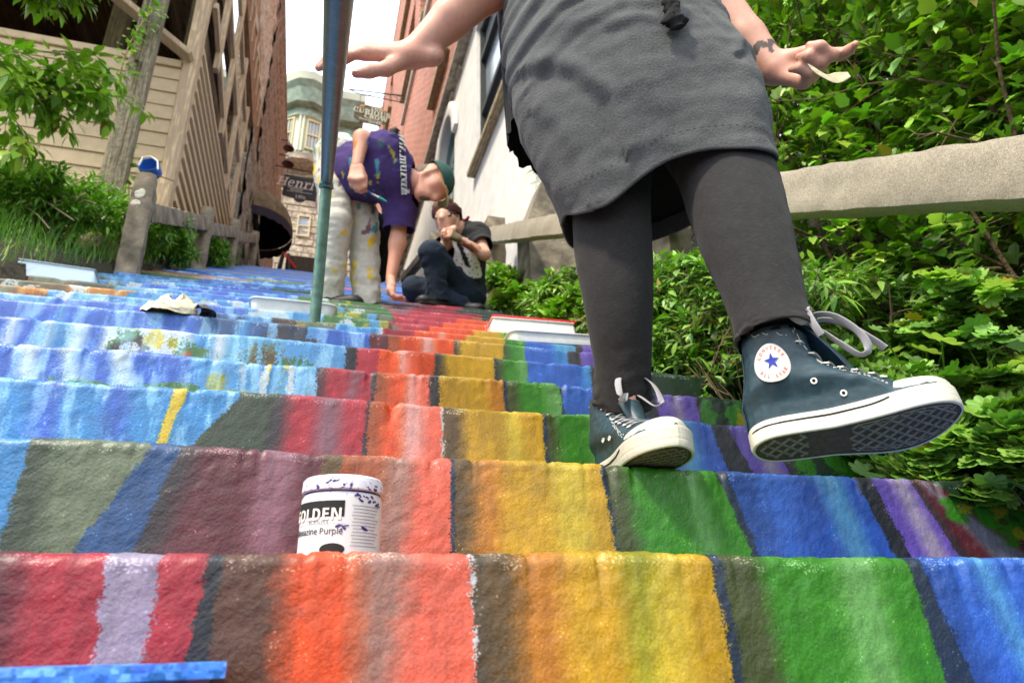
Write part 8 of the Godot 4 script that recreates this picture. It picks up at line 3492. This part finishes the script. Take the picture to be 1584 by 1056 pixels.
	# clothes
	var sn := noise_of(543, 6.0, 3)
	var cuts := [cut(S1, E1, 0.58, 0.10), cut(S2, E2, 0.58, 0.10), cut(nk, hc, 0.05, 0.12)]
	var sh := MB.new()
	nets(sh, [bone(hip + Vector3(0, 0.02, 0), chest, 0.138, 0.140, Vector3(0.5, 0, 0.8), 0.84), bone(chest, nk, 0.10, 0.066), bone(S1, S2, 0.072, 0.072), bone(S1, S1.lerp(E1, 0.6), 0.070, 0.074), bone(S2, S2.lerp(E2, 0.6), 0.070, 0.072)], 0.009, 48.0, func(p: Vector3): return p.y > hip.y - 0.02 and cut_ok(p, cuts),
		func(p: Vector3): return cut_to(p, cuts) + Vector3(-0.5, 0.2, 0.8) * sn.get_noise_3d(p.x, p.y * 2.0, p.z) * 0.018)
	# the white print on the chest is ink in the cloth
	sh.use_color = true
	var pc: Vector3 = P.call(0.835, 2.225, -3.255)
	var px := Vector3(0.80, 0.10, 0.45).normalized()
	var py := Vector3(0.18, 0.92, -0.25).normalized()
	for i in sh.v.size():
		var d := sh.v[i] - pc
		var a := d.dot(px)
		var b := d.dot(py)
		var c := Color(0.012, 0.012, 0.014)
		var r := a * a / (0.088 * 0.088) + b * b / (0.100 * 0.100)
		if r < 1.0 and (d.z > -0.12):
			c = Color(0.95, 0.95, 0.93)
			if absf(a - 0.006 + b * 0.25) < 0.017 and b > -0.055 and b < 0.062:
				c = Color(0.012, 0.012, 0.014)
			elif sn.get_noise_3dv(sh.v[i] * 6.0) > 0.42:
				c = Color(0.05, 0.05, 0.05)
		sh.c[i] = c
	var jersey := mat("printed_jersey", Color(1, 1, 1), 0.9, tex.faint, 3.0)
	jersey.vertex_color_use_as_albedo = true
	put(t, "t_shirt", sh.mesh(), jersey)
	var je := MB.new()
	nets(je, [bone(hip + Vector3(0.0, 0.01, 0.0), hip + Vector3(-0.06, -0.02, 0.05), 0.135, 0.12), bone(hip, kU, 0.098, 0.076), bone(kU, aU + Vector3(0, -0.01, 0), 0.074, 0.062), bone(hip + Vector3(-0.05, -0.03, 0.03), kD, 0.098, 0.078), bone(kD, aD, 0.074, 0.060)], 0.0095, 48.0, func(p: Vector3): return (p.y < hip.y + 0.10 or p.distance_to(kU) < 0.16) and p.y > 1.875, func(p: Vector3): return p + Vector3(0.5, 0.5, 0.5) * (sn.get_noise_3d(p.x * 1.5, p.y * 2.5, p.z * 1.5) * 0.020))
	put(t, "jeans", je.mesh(), M.jeans)
	plain_shoe(t, Vector3(0.775, 1.842, -3.40), Vector3(0.565, 1.842, -3.325), 0.10, 0.085)
	plain_shoe(t, Vector3(0.82, 1.842, -3.44), Vector3(1.02, 1.842, -3.36), 0.10, 0.085)
